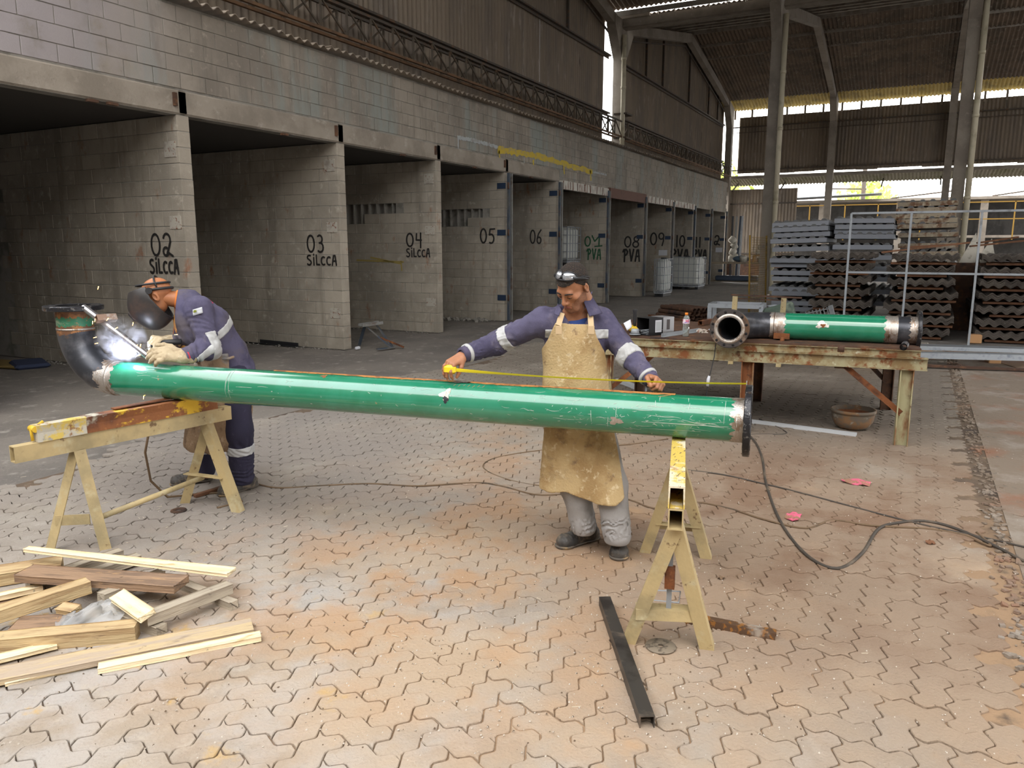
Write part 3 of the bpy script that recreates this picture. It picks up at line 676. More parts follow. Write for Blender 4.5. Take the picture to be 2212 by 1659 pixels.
MB().box((0, 0, .2), (.9, .45, .35), rotm(0, 0, 80), .03).build('grey_machine_part', M['dblue'], loc=(bx-.1, by-1.35, .2), label='blue grey machine part at the right end under the workbench', cat='machine part')
wh = mat('dusty_white', (.48, .45, .38), .8, layers=[((.3, .27, .22), 9, .5, .7)])
MB().box((0, 0, .3), (.5, .85, .04), None, .01).box((0, .4, .15), (.5, .04, .3)).box((0, -.4, .15), (.5, .04, .3)).build('timber_shelf_box', M.setdefault('orw', mat('orange_wood', (.34, .18, .06), .8)), loc=(bx, by-.75, 1.02), label='open orange wooden shelf box on the workbench', cat='shelf box')
MB().lathe([(0, 0), (.16, 0), (.19, .26), (0, .26)], (0, 0, 0), n=14).build('paint_bucket', wh, loc=(bx-.1, by+.1, 1.02), label='white bucket on the workbench, left of the wooden shelf box', cat='bucket')
MB().lathe([(0, 0), (.2, 0), (.22, .2), (0, .2)], (0, 0, 0), n=14).build('paint_bucket', wh, loc=(bx-.28, by-.75, 1.02), label='white bucket on the workbench, in front of the shelf box', cat='bucket')
MB().box((0, 0, .12), (.4, .7, .2), rotm(3, 0, 4), .04).build('white_carton', wh, loc=(bx, by-.75, 1.345), label='white carton lying on top of the wooden shelf box', cat='carton')
MB().ball((0, 0, .12), .13, 8, (1, 1.3, .9)).build('cloth_bundle', wh, loc=(bx, by-.62, 1.565), label='round white bundle on top of the carton', cat='bundle')
MB().ball((0, 0, .14), .2, 8, (1, 1.9, .75)).build('blue_bag', M.setdefault('bagb', mat('dusty_blue_bag', (.10, .15, .20), .8)), loc=(bx+.1, by+.25, 1.02), label='blue grey bag slumped on the workbench behind the bucket', cat='bag')
for i, (dx, dz, r_, q) in enumerate([(0, 2.0, .17, 35), (.1, 1.72, .15, 60), (.05, 1.42, .16, 20), (.15, 1.2, .13, 70), (.0, 1.08, .15, 0)]):
    o = MB().lathe([(0, 0), (r_, 0), (r_*1.05, .26), (r_*.8, .3), (0, .3)], (0, 0, -.12), n=14).build('white_container', wh, loc=(38.9, 8.25-dx, dz), label='white plastic container in the column hung beside wall 12', cat='container', group='white containers hanging beside wall 12'); o.rotation_euler = (R(q), R(20), 0)
p = MB(); p.box((0, 0, 1.05), (.1, .1, 2.1)).build('clutter_post', M['oldwood'], loc=(39.02, 8.12, 0), label='thin post holding the white containers beside wall 12', cat='post')
for i, (yy, m_, q) in enumerate([(8.35, 'blk', 1), (8.22, 'steel_grey', 2), (8.08, 'dblue', 3), (7.95, 'gmat', 2)]):
    o = MB().hollow((0, 0, 0), (0, 0, 3.2), .09, .09, .006).build('leaning_tube', M[m_], loc=(39.3, yy, 0), label=['black', 'grey', 'dark blue', 'pale grey'][i]+' long steel tube leaning upright past the end of wall 12', cat='steel tube'); o.rotation_euler = (R(q-2), R(5), 0)
o = MB().tube([(0, 0, 0), (0, .0, 2.7)], .025, 8).build('broom_pole', M['rustbrown'], loc=(38.6, 6.25, .02), label='thin brown pole leaning on the corrugated fence', cat='pole'); o.rotation_euler = (R(-6), R(8), 0)
# ================================================================== stacks of sheets on the right
def trap_panel(w, l, h=.075, m=None, ribs=5):
    b = MB(); b.box((0, l/2, h/2), (w, l, h)); me = b.mesh('core', m)
    return me
M['pan'] = mat('blue_grey_painted_sheet', (.20, .21, .235), .55, .2, rand=.12, layers=[((.20, .21, .23), 3, .5, .7), ((.33, .26, .17), 8, .66, .74)])
M['panr'] = mat('rusted_cream_sheet', (.30, .25, .18), .75, .1, rand=.15, layers=[((.14, .07, .035), 5, .46, .62), ((.42, .36, .26), 9, .56, .7)])
def panel(w, l, m, ribs=6):
    """roof panel seen end-on: flat deep edge with raised ribs"""
    b = MB(); b.box((l/2, 0, .05), (l, w, .10)); me = b.mesh('edge_core', m); r_ = MB(); p = w/ribs
    for i in range(ribs):
        y = -w/2+p*(i+.5); r_.prof([(-.075, 0), (.075, 0), (.028, .05), (-.028, .05)], (0.0, y, .10), (l, y, .10))
    return me, r_.mesh('ribs', M['pand'])
M['pand'] = mat('dark_panel_ribs', (.10, .10, .10), .6, .2)
pa, pr = panel(1.22, 2.6, M['pan']); pb, pbr = panel(1.22, 2.6, M['panr'])
def put_panel(X, Y, z, ms, rx, rz, lab, grp):
    o = link('roof_panel', ms[0], None, (X, Y, z)); o.rotation_euler = (R(rx), 0, R(rz)); tag(o, lab, 'roof panel', grp)
    c = link('ribs', ms[1], o); return o
def zpx(px, py, X):  return gx(px, py, X)
for i, (px, py, q) in enumerate([(1728, 484, -2.2), (1730, 495, -2), (1734, 507, -2), (1728, 520, -1.6), (1728, 538, -1.6), (1722, 563, 0), (1722, 573, 0), (1722, 590, 0), (1722, 603, 0), (1722, 625, 0), (1726, 634, 0), (1726, 655, 0), (1726, 668, 0), (1726, 682, 0)]):
    p = zpx(px, py, 19.0); put_panel(19.0+random.uniform(-.1, .1), p.y+random.uniform(-.04, .04), p.z-.05, (pa, pr), q, random.gauss(0, 1), 'blue grey ribbed roof panel in the stack nearest the yellow mesh', 'blue grey roof panels in the stack by the mesh')
for i, (px, py, q) in enumerate([(1866, 477, .5), (1867, 490, .5), (1864, 500, .5), (1867, 511, .5), (1862, 534, .3), (1864, 556, 0), (1864, 580, 0), (1864, 603, 0), (1864, 630, 0), (1864, 655, 0)]):
    p = zpx(px, py, 19.3); put_panel(19.3+random.uniform(-.1, .1), p.y, p.z-.05, (pa, pr), q, random.gauss(0, 1), 'blue grey ribbed roof panel in the stack behind the left railing bay', 'blue grey roof panels in the second stack')
for i, (px, py) in enumerate([(2004, 440), (2000, 453), (1999, 466), (2002, 477), (2003, 488), (2004, 507), (2004, 530), (2004, 548), (2004, 575), (2004, 600), (2004, 630), (2004, 655)]):
    p = zpx(px, py, 20.2); put_panel(20.2, p.y, p.z-.05, (pb, pbr), -1.2, random.gauss(0, 1), 'rust-stained cream roof panel in the tallest stack beside the downpipe', 'rusty cream roof panels in the tallest stack')
# zigzag loose sheets on top of the two grey stacks
zz = MB()
M['bat'] = mat('reddish_timber', (.15, .068, .034), .85, rand=.2, layers=[((.08, .04, .02), 5, .5, .68), ((.26, .14, .07), 9, .6, .72)])
M['fib'] = mat('dark_fibre_cement', (.125, .105, .088), .92, rand=.22, layers=[((.075, .062, .052), 3, .44, .64), ((.20, .18, .155), 11, .58, .72)])
fme = wave_sheet(1.13, 2.4, .177, .026, .007, 10).mesh('sheet', M['fib'])
def fibre_stack(X, Yc, name, zs, per=(8, 9)):
    for bi, z in enumerate(zs):
        n = random.randint(*per); q = random.gauss(0, 1.0); dx = random.uniform(-.05, .05); dy = random.uniform(-.05, .05)
        lab = 'dark corrugated fibre cement sheet in '+['bottom', 'second lowest', 'third lowest', 'middle', 'third highest', 'second highest', 'top'][bi]+' bundle of the '+name+' stack'
        for i in range(n):
            o = link('corrugated_sheet', fme, None, (X+dx+random.gauss(0, .006), Yc+dy+random.gauss(0, .003), z+.048+i*.0125)); o.rotation_euler = (0, 0, R(-90+q+random.gauss(0, .08)))
            tag(o, lab, 'sheet', ['bottom', 'second lowest', 'third lowest', 'middle', 'third highest', 'second highest', 'top'][bi]+' bundle of the '+name+' stack')
        for j, x in enumerate((.12, 1.3)):
            o = MB().box((.06*(j == 0), 0, -.03), (.09, random.uniform(.75, 1.1), .042), rotm(0, 0, random.gauss(0, 2)), .004).build('timber_batten', M['bat'], loc=(X+dx+x, Yc+dy+random.uniform(-.06, .06), z+.017-.0), label='reddish timber batten under the '+['bottom', 'second lowest', 'third lowest', 'middle', 'third highest', 'second highest', 'top'][bi]+' bundle of the '+name+' stack', cat='batten', group='battens under the '+['bottom', 'second lowest', 'third lowest', 'middle', 'third highest', 'second highest', 'top'][bi]+' bundle of the '+name+' stack')
ZS = [.045+.232*i for i in range(7)]
fibre_stack(16.3, 1.37, 'left sheet', [z+.02 for z in ZS]); fibre_stack(16.3, -.05, 'middle sheet', ZS); fibre_stack(16.3, -1.55, 'right sheet', ZS)
fibre_stack(16.3, -2.95, 'outermost sheet', ZS)
# boards slanting over the stack tops
for i, (a, b_, w, lb) in enumerate([((1905, 545), (2095, 524), .16, 'reddish board lying across the middle sheet stack'), ((1960, 534), (2060, 528), .10, 'short reddish board on top of the longer one'), ((2095, 532), (2212, 520), .16, 'reddish board lying across the right sheet stack'), ((2110, 525), (2200, 512), .08, 'narrow reddish batten leaning over the right sheet stack')]):
    X = 16.35+.12*i; A, B = gx(*a, X), gx(*b_, X); MB().beam(A, B, w*2.6, .03).build('loose_board', M['bat'], label=lb, cat='board')
# white leaning boards behind
for px, lb, q in ((2095, 'white triangular board standing behind the middle and right stacks', 0), (2130, 'pale board leaning behind the right sheet stack', 1)):
    p = gx(px, 520, 18.9); p.z = 1.4; MB().add([(0, .16, 0), (0, -.22, .0), (0, -.10, .62-.12*q), (.03, .16, 0), (.03, -.22, 0), (.03, -.10, .62-.12*q)], [(0, 1, 2), (5, 4, 3), (0, 3, 4, 1), (1, 4, 5, 2), (2, 5, 3, 0)]).build('leaning_board', wh, loc=(18.9, p.y, p.z), label=lb, cat='board')
MB().box((18.9, -1.4, .7), (.5, 2.6, 1.4)).build('timber_crate_stack', M['rustbrown'], label='dim reddish timber pile behind the sheet stacks', cat='timber pile')
# grey railing
t = empty('steel_railing', (15.55, 0, 0), 0, 'pale grey steel railing frame standing before the sheet stacks', 'railing')
ys = [gx(1829, 600, 15.55).y, gx(1957, 600, 15.55).y, gx(2107, 600, 15.55).y, gx(2107, 600, 15.55).y-1.35, gx(2107, 600, 15.55).y-2.7]
zt = 2.33
for y in ys: MB().box((0, y, zt/2), (.036, .036, zt)).build('post', M['gmat'], t)
for z in (zt, 1.27): MB().box((0, (ys[0]+ys[-1])/2, z), (.04, ys[0]-ys[-1], .036)).build('rail', M['gmat'], t)
# yellow mesh guard standing edge-on beside column
t = empty('mesh_guard', (19.4, 3.62, 0), R(-8), 'yellow wire mesh guard panel beside the concrete column', 'mesh guard')
ym = mat('dirty_yellow_paint', (.30, .18, .03), .6, layers=[((.12, .08, .03), 6, .52, .7)])
MB().tube([(0, 0, 0), (0, .08, 2.0)], .022, 8).build('frame_bar', ym, t); MB().tube([(1.2, -.02, 0), (1.2, .06, 2.0)], .022, 8).build('frame_bar', ym, t)
mb = MB()
for i in range(34): mb.box((.6, .03, .06+i*.057), (1.2, .006, .006))
for i in range(14): mb.box((.06+i*.085, .03, 1.0), (.006, .006, 1.95))
mb.build('wire_mesh', ym, t, kind='stuff')
# galvanised sections lying on blocks in front of the stacks
t = empty('galvanised_bundle', (0, 0, 0), 0, 'long galvanised steel section lying across timber blocks', 'steel section')
A, B = gz(1880, 770, .12), gz(2215, 778, .12)
MB().prof([(-.09, 0), (.09, 0), (.09, .085), (-.09, .085)], A, B).build('section', M['galv'], t)
A2, B2 = A+Vector((.35, .3, .12)), B+Vector((.5, -.4, .10)); MB().beam(A2, B2, .3, .06).build('galvanised_sheet_strip', M['galv'], label='flat galvanised strip lying behind the long section', cat='steel strip')
MB().beam(A+Vector((-.35, .2, -.06)), B+Vector((-.3, -.3, -.09)), .1, .03).build('dark_flat_bar', M['rustbrown'], label='dark rusty flat bar on the ground before the galvanised section', cat='steel bar')
cw = mat('cut_timber', (.40, .22, .10), .85, layers=[((.28, .15, .07), 5, .5, .7)])
for (px, py, sz, lb) in ((1990, 776, (.26, .36, .11), 'yellowish timber block beside the end of the worktable'), (2145, 785, (.3, .16, .15), 'square timber block under the galvanised section'), (2105, 742, (.2, .2, .16), 'small timber offcut between the middle and right stacks')):
    p = gz(px, py); MB().box((0, 0, sz[2]/2), sz, rotm(0, 0, 8), .01).build('timber_block', cw, loc=(p.x+.1, p.y, 0), label=lb, cat='timber block')
p = gz(2205, 792); MB().box((0, 0, .01), (.55, .5, .012), rotm(0, 0, 20)).build('cardboard_sheet', M.setdefault('card', mat('brown_cardboard', (.20, .13, .08), .9)), loc=(p.x, p.y-.1, 0), label='flat brown cardboard on the ground by the galvanised section', cat='cardboard')
# ================================================================== beyond the far wall
t = empty('yard_shed', (0, 0, 0), 0, 'low open shed with yellow frame across the far yard', 'shed')
MB().box((57.5, 0, 4.55), (6.5, 22, .16)).build('roof_slab', M['conc'], t); MB().box((60.4, 0, 2.25), (.3, 22, 4.5)).build('back_wall', M['block_dark'], t); MB().box((57.4, 0, 2.3), (5.6, 22, .15)).build('loft_floor', M['conc'], t)
for y in (10.4, 5.9, 1.4, -3.1, -7.6): MB().box((54.6, y, 2.2), (.35, .4, 4.5)).build('pillar', M['conc'], t)
yl = mat('yellow_tube_paint', (.27, .155, .025), .6)
MB().box((53.9, 0, 4.28), (.07, 21, .06)).build('yellow_rail', yl, t); MB().box((53.9, -3.0, 3.3), (.08, 12, .06)).build('yellow_rail', yl, t)
for y in (9.1, 6.6, 4.5, 2.6, .2, -2.2, -4.6, -6.0): MB().box((53.9, y, 3.2), (.07, .07, 2.2)).build('yellow_upright', yl, t)
MB().box((56, 7.3, 3.0), (1.5, 1.6, .6)).build('green_cover', mat('dark_green_cover', (.02, .07, .045), .8), t); MB().box((56, 4.0, 3.0), (1.5, 2.0, .7)).build('blue_cover', mat('dark_blue_cover', (.02, .03, .09), .8), t)
MB().box((56.6, 1.9, 3.2), (.8, 1.3, 1.2)).build('grey_cabinet', M['conc'], t)
MB().beam((54.5, 9.5, 4.72), (54.8, 2.5, 4.95), 2.2, .05).build('roof_tarp', M['gmat'], t); MB().beam((55.5, 2.0, 4.7), (55, -2.0, 5.1), .08, .08).build('roof_bar', M['steel_dark'], t); MB().beam((55.5, -3.5, 4.7), (55, -8, 5.3), .08, .08).build('roof_bar', M['steel_dark'], t)
def tree(name, loc, lab, r, n, m, h):
    t = empty(name, loc, 0, lab, 'tree'); mb = MB()
    for i in range(n):
        d = Vector((random.gauss(0, 1), random.gauss(0, 1), random.gauss(0, .8))).normalized()*r*random.uniform(.55, 1.05)*(1+.25*math.sin(i*1.3)); c = d+Vector((0, 0, h))
        a = rotm(random.uniform(0, 180), random.uniform(0, 180), random.uniform(0, 180)); s_ = random.uniform(.16, .36); mb.add([c+a @ Vector(v)*s_ for v in ((-1, -.4, 0), (0, -.6, .1), (1, 0, 0), (0, .6, .1))], [(0, 1, 2, 3)])
    mb.build('crown', m, t, kind='stuff'); MB().tube([(0, 0, 0), (.1, .1, h*.5), (0, 0, h)], .22, 8, rs=[.3, .2, .1]).build('trunk', M['oldwood'], t); return t
lf = mat('sunlit_leaves', (.50, .58, .14), .6, layers=[((.26, .38, .06), 2, .48, .68)])  # leaf green paled in colour to stand for overexposed daylight
tree('leafy_tree', (75, 4.6, 0), 'pale green tree seen over the far shed roof', 2.3, 900, lf, 5.2)
tree('leafy_tree', (62, 14.6, 0), 'green tree seen over the corner fence below the canopy', 2.4, 900, lf, 5.6)
t = empty('utility_pole', (66, 4.3, 0), 0, 'dark utility pole with crossarm beyond the far shed', 'pole'); MB().tube([(0, 0, 0), (0, 0, 8)], .16, 8).build('mast', M['steel_dark'], t); MB().beam((0, -.2, 6.0), (0, 2.3, 6.1), .1, .1).build('crossarm', M['steel_dark'], t)
# ================================================================== the big pipe
def attach(o, t): o.parent = t; o.matrix_parent_inverse = Matrix.Translation(-Vector(t.location)); return o
M['green'] = mat('glossy_green_pipe_paint', (.012, .185, .095), .16, coat=1., ior=1.6, layers=[((.02, .215, .12), 3, .45, .6), ((.30, .36, .30), 26, .70, .74, (1, .35, 1), .5), ((.30, .14, .05), 9, .70, .76, None, .7)])
M['bare'] = mat('ground_bare_steel', (.50, .45, .40), .34, .75, bump=(200, .3), layers=[((.30, .22, .16), 12, .45, .62), ((.60, .58, .56), 30, .5, .65, (1, 4, 1)), ((.12, .07, .04), 7, .58, .68)])
M['mill'] = mat('black_mill_steel', (.045, .047, .055), .36, .55, layers=[((.10, .10, .11), 5, .45, .62), ((.17, .10, .06), 8, .60, .70, None, .6)])
M['flange'] = mat('scratched_black_flange', (.03, .03, .034), .3, .55, bump=(90, .2), layers=[((.16, .155, .15), 40, .56, .64), ((.12, .07, .04), 9, .6, .7)])
M['pipe_rust'] = mat('orange_rust_strip', (.40, .17, .045), .85, layers=[((.20, .08, .03), 14, .48, .62), ((.50, .36, .22), 40, .62, .7)])
PA = Vector((3.813, .705, .90)); PD = Vector((-.162, .987, 0)).normalized(); PN = Vector((-PD.y, PD.x, 0)); RP = .1095
class Cyl:
    def __init__(s, A, D, N, r): s.A, s.D, s.N, s.r = A, D, N, r; s.U = Vector((0, 0, 1))
    def p(s, a, th, e=0.): return s.A + s.D*a + (s.U*math.cos(th) + s.N*math.sin(th))*(s.r+e)
def jag_band(cy, s0, s1, j0, j1, m, name, t, e=.0009, n=96, seed=0):
    rn = random.Random(seed); vs = []; 
    def jj(k, a): return a*(.5*math.sin(k*.9+seed)+.3*math.sin(k*2.3+seed*2)+.5*rn.uniform(-1, 1))
    for k in range(n):
        th = 2*PI*k/n; a, b = s0+jj(k, j0), s1+jj(k, j1)
        for i in range(4): vs.append(cy.p(a+(b-a)*i/3, th, e))
    fs = [(4*k+i, 4*k+i+1, 4*((k+1) % n)+i+1, 4*((k+1) % n)+i) for k in range(n) for i in range(3)]
    b_ = MB(); b_.add(vs, fs, True); return attach(b_.build(name, m), t)
def patch(cy, s0, th0, rs, rt, m, name, t, e=.0012, seed=1, n=22):
    rn = random.Random(seed); vs = [cy.p(s0, th0, e)]
    w = [1+.3*math.sin(3*2*PI*k/n+seed)+rn.uniform(-.22, .22) for k in range(n)]
    for q in (.4, .75, 1):
        for k in range(n): a = 2*PI*k/n; vs.append(cy.p(s0+rs*q*w[k]*math.cos(a), th0+rt*q*w[k]*math.sin(a), e))
    fs = [(0, 1+k, 1+(k+1) % n) for k in range(n)] + [(1+i*n+k, 1+(i+1)*n+k, 1+(i+1)*n+(k+1) % n, 1+i*n+(k+1) % n) for i in range(2) for k in range(n)]
    b_ = MB(); b_.add(vs, fs, True); return attach(b_.build(name, m), t)
cy = Cyl(PA, PD, PN, RP)
pipe = empty('welded_pipe_spool', (3.55, 2.35, .79), 0, 'long glossy green steel pipe with upturned black elbow, resting across two sawhorses', 'pipe')
b = MB(); n = 26
b.tube([PA+PD*(.0+3.918*i/n) for i in range(n+1)], RP, 64, caps=False); attach(b.build('pipe_body', M['green']), pipe)
b = MB(); SW = 3.918; RB = .316; el = []
for i in range(17):
    a = R(90*i/16); el.append(PA + PD*(SW+RB*math.sin(a)) + Vector((0, 0, RB*(1-math.cos(a)))))
b.tube(el, RP+.001, 56, caps=False); attach(b.build('elbow', M['mill']), pipe)
EA = el[-1]; b = MB(); b.tube([EA, EA+Vector((0, 0, .085))], RP, 48, caps=False); attach(b.build('stub_pipe', M['stubgreen'] if 'stubgreen' in M else M.setdefault('stubgreen', mat('burnt_green_paint', (.03, .17, .09), .45, layers=[((.24, .30, .20), 6, .45, .6, (1, 1, 2)), ((.18, .075, .03), 9, .55, .66), ((.30, .16, .08), 20, .58, .66)]))), pipe)
ve = Cyl(EA, Vector((0, 0, 1)), PN, RP); ve.U = PD
jag_band(ve, .075, .125, .012, .0, M['rust_band'] if 'rust_band' in M else M.setdefault('rust_band', mat('heat_rusted_band', (.15, .07, .035), .7, .2, layers=[((.35, .16, .06), 12, .48, .62), ((.06, .035, .025), 6, .5, .68)])), 'scorched_band', pipe, seed=3)
jag_band(ve, -.035, .02, .014, .008, M['rust_band'], 'scorched_band', pipe, e=.0016, seed=4)
b = MB(); b.tube([EA+Vector((0, 0, -.006)), EA+Vector((0, 0, .006))], RP+.004, 40); attach(b.build('weld_bead', M['bare']), pipe)
def flange(c, ax, ro, ri, th, t, bolts=12, m=M['flange'], nm='flange'):
    b = MB(); b.lathe([(ri, 0), (ro-.004, 0), (ro, .004), (ro, th-.004), (ro-.004, th), (ri, th), (ri, 0)], c, ax, 64, False); o = attach(b.build(nm, m), t)
    x, d, u = basis(ax, (0, 0, 1) if abs(Vector(ax).normalized().z) < .9 else (1, 0, 0)); hm = M.setdefault('hole', mat('dark_bolt_hole', (.008, .007, .007), .9))
    for k in range(bolts):
        a = 2*PI*(k+.5)/bolts; q = Vector(c)+(x*math.cos(a)+u*math.sin(a))*(ro*.5+ri*.5+.012)
        bb = MB(); bb.lathe([(0, -.0012), (.0125, -.0012), (.0125, th+.0012), (0, th+.0012)], q, ax, 14); oo = bb.build('bolt_hole', hm); oo.parent = o; oo.matrix_parent_inverse = Matrix.Identity(4)
    return o
flange(EA+Vector((0, 0, .12)), (0, 0, 1), .178, .105, .032, pipe); flange(PA-PD*.032, PD, .178, .105, .034, pipe)
jag_band(cy, .0, .055, .0, .016, M['bare'], 'ground_band', pipe, seed=5); jag_band(cy, SW-.045, SW+.004, .016, 0, M['bare'], 'ground_band', pipe, seed=6)
# ground band on the elbow side of the weld
rn = random.Random(9); vs = []
for k in range(72):
    th = 2*PI*k/72; L_ = .26+.10*math.sin(k*.5)+rn.uniform(-.06, .06)
    for i in range(4):
        a = L_*i/3; c = PA+PD*(SW+RB*math.sin(a))+Vector((0, 0, RB*(1-math.cos(a)))); up_ = Vector((0, 0, 1))*math.cos(a)-PD*math.sin(a); vs.append(c+(up_*math.cos(th)+PN*math.sin(th))*(RP+.0022))
b = MB(); b.add(vs, [(4*k+i, 4*k+i+1, 4*((k+1) % 72)+i+1, 4*((k+1) % 72)+i) for k in range(72) for i in range(3)], True); attach(b.build('ground_band', M['bare']), pipe)
b = MB(); b.tube([PA+PD*(SW-.006), PA+PD*(SW+.006)], RP+.005, 48); attach(b.build('weld_bead', M['bare']), pipe)
patch(cy, 1.56, R(62), .028, R(17), M['bare'], 'ground_patch', pipe, seed=2); patch(cy, 1.555, R(76), .016, R(9), M['mill'], 'weld_mark', pipe, .0018, 4); patch(cy, .62, R(102), .030, R(10), M['bare'], 'ground_patch', pipe, seed=5); patch(cy, 2.35, R(20), .02, R(8), M['pipe_rust'], 'rust_spot', pipe, seed=8)
# rust strip along the crown, lifted bead
vs = []; N_ = 160; rn = random.Random(4)
for i in range(N_+1):
    s_ = .34+2.38*i/N_; w0 = R(-13+2*math.sin(i*.2)); w1 = R(8+3*math.sin(i*.13)+rn.uniform(-2.5, 2.5))*min(1, (N_-i)/20+.15)
    vs += [cy.p(s_, w0, .0012), cy.p(s_, (w0+w1)/2, .005), cy.p(s_, w1, .0012)]
b = MB(); b.add(vs, [(3*i+j, 3*i+j+1, 3*i+4+j, 3*i+3+j) for i in range(N_) for j in range(2)], True); attach(b.build('rust_strip', M['pipe_rust']), pipe)
patch(cy, 1.5, R(6), .05, R(9), M['bare'], 'ground_patch', pipe, .0055, 11)
# scratches and chalk marks
sc_ = MB(); rn = random.Random(12)
def scratch(s0, t0, ds, dt, w=.0011, n=8, cv=0):
    vs = []
    for i in range(n+1):
        u = i/n; s_ = s0+ds*u; th = t0+dt*u+cv*math.sin(PI*u); L_ = math.hypot(ds, dt*RP)+1e-6; es, et = -dt*RP/L_, ds/L_
        ww = w*(.4+.6*math.sin(PI*min(.95, u+.05)))*rn.uniform(.6, 1.2); vs += [cy.p(s_+es*ww, th+et*ww/RP, .0011), cy.p(s_-es*ww, th-et*ww/RP, .0011)]
    sc_.add(vs, [(2*i, 2*i+1, 2*i+3, 2*i+2) for i in range(n)])
for i in range(210):
    s_ = min(3.8, abs(rn.gauss(.45, .4))+.06) if i < 130 else rn.uniform(.1, 3.8); th = R(rn.gauss(88, 26)) if i < 130 else R(rn.uniform(20, 125))
    if i % 3: scratch(s_, th, rn.uniform(-.02, .02), R(rn.uniform(-6, 6)), rn.uniform(.0006, .0016), 4)
    else: scratch(s_, th, rn.uniform(-.12, .12), R(rn.uniform(-5, 5)), rn.uniform(.0005, .0011), 9, R(rn.uniform(-4, 4)))
for s_, a, b_ in ((.41, 22, 40), (.27, 20, 36), (.09, 24, 90), (.26, 40, 62), (.43, 38, 58), (.66, 92, 122), (.75, 78, 110), (.62, 60, 100), (2.97, 10, 120), (2.99, 18, 115), (2.985, 30, 90)):
    scratch(s_, R(a), rn.uniform(-.006, .006), R(b_-a), .0013, 14)
scratch(.07, R(97), .42, R(2), .002, 20); scratch(.09, R(100), .2, R(-14), .0015, 12, R(3)); scratch(.2, R(116), .3, R(3), .0012, 14)
attach(sc_.build('scratches', mat('pale_scratch', (.42, .50, .44), .6), kind='stuff'), pipe)
cs = MB(); sc_ = cs
for i in range(7): scratch(1.52-.028*i, R(21+2*math.sin(i*2)), .010, R(9), .0016, 4)
scratch(.36, R(10), .06, R(12), .003, 10); attach(cs.build('chalk_writing', mat('orange_crayon', (.45, .20, .08), .8), kind='stuff'), pipe)
# brace tube held against the elbow flange
T0 = PA+PD*(SW+RB-.14)+PN*.05+Vector((0, 0, RB+.145)); T1 = PA+PD*3.60+PN*.06+Vector((0, 0, .17))
t = empty('brace_tube', tuple(T1), 0, 'shiny round steel tube propped between elbow flange and the welder\'s hand', 'tube')
b = MB(); d = (T1-T0).normalized(); b.tube([T0, T1], .0215, 24, caps=False); b.tube([T1, T0], .018, 20, caps=False); attach(b.build('tube_wall', M.setdefault('bright', mat('bright_round_tube', (.42, .41, .42), .28, .85, layers=[((.25, .22, .2), 6, .5, .66)]))), t)
b = MB(); q = T0.lerp(T1, .33)+Vector((0, 0, .03)); b.hollow(q+PN*.05+PD*.01, q-PN*.06-PD*.035, .042, .042, .004, up=(0, .5, .8)); o = attach(b.build('square_tube_stub', M.setdefault('stubm', mat('cut_square_stub', (.30, .20, .15), .5, .5, layers=[((.42, .38, .34), 9, .5, .6)]))), t)
# ================================================================== sawhorses
def lprof(a, t): return [(0, 0), (a, 0), (a, t), (t, t), (t, a), (0, a)]
def leg(p, q, t, a=.062, m=M['khaki'], flip=1, up=None):
    b = MB(); pr = [(x*flip, y) for x, y in lprof(a, .006)]; 
    if flip < 0: pr = pr[::-1]
    b.prof(pr, p, q, up or (1, .2, 0)); return attach(b.build('leg', m), t)
hr = empty('sawhorse', (3.5, .95, 0), 0, 'khaki steel sawhorse with yellow-topped rail under the flanged pipe end', 'sawhorse')
a0, a1 = Vector((2.965, .80, 0)), Vector((4.22, 1.14, 0)); bd = (a1-a0).normalized(); bn = Vector((-bd.y, bd.x, 0))
b = MB(); b.hollow(a0+Vector((0, 0, .645)), a1+Vector((0, 0, .645)), .062, .09, .006); attach(b.build('lower_beam', M['khaki']), hr)
b = MB(); b.prof([(-.034, 0), (-.028, 0), (-.026, .088), (.026, .088), (.028, 0), (.034, 0), (.033, .096), (-.033, .096)], a0+Vector((0, 0, .692)), a1+Vector((0, 0, .692))); attach(b.build('channel_rail', M['railtop']), hr)
b = MB(); b.beam(a0+bd*.006+Vector((0, 0, .694)), a0+bd*.4+Vector((0, 0, .694)), .05, .004); attach(b.build('rail_floor', M['railtop']), hr)
n0 = a0+bd*.05; f0 = a0+bd*1.1
leg(n0+bn*.028+Vector((0, 0, .60)), Vector((3.03, 1.045, .0)), hr, .06); leg(n0-bn*.028+Vector((0, 0, .60)), Vector((3.15, .655, 0)), hr, .06, flip=-1)
leg(f0+bn*.028+Vector((0, 0, .60)), Vector((4.05, 1.30, 0)), hr, .06); leg(f0-bn*.028+Vector((0, 0, .60)), Vector((4.14, .90, 0)), hr, .06, flip=-1)
b = MB(); b.box((0, 0, 0), (.5, .5, .5)); 
cb0, cb1 = Vector((3.02, .975, .165)), Vector((3.125, .715, .165)); b = MB(); b.beam(cb0, cb1, .008, .05); b.beam(cb0+Vector((.03, .01, .024)), cb1+Vector((.03, .01, .024)), .06, .006); attach(b.build('crossbar', M['khaki']), hr)
cb0, cb1 = Vector((4.06, 1.21, .2)), Vector((4.12, .97, .2)); b = MB(); b.beam(cb0, cb1, .05, .006); b.beam(cb0+Vector((.02, 0, -.02)), cb1+Vector((.02, 0, -.02)), .006, .04); attach(b.build('crossbar', M['khaki']), hr)
b = MB(); b.beam(n0+Vector((.02, .02, .60)), Vector((3.09, .85, .18)), .022, .005); attach(b.build('hanger_strap', M['gmat']), hr)
b = MB(); b.beam(Vector((3.055, .84, .40)), Vector((3.065, .842, .30)), .042, .03); attach(b.build('rusty_sleeve', M['rust']), hr)
t = empty('wire_frame', (3.42, .93, 0), 0, 'small rectangular wire frame lying under the right sawhorse', 'wire frame')
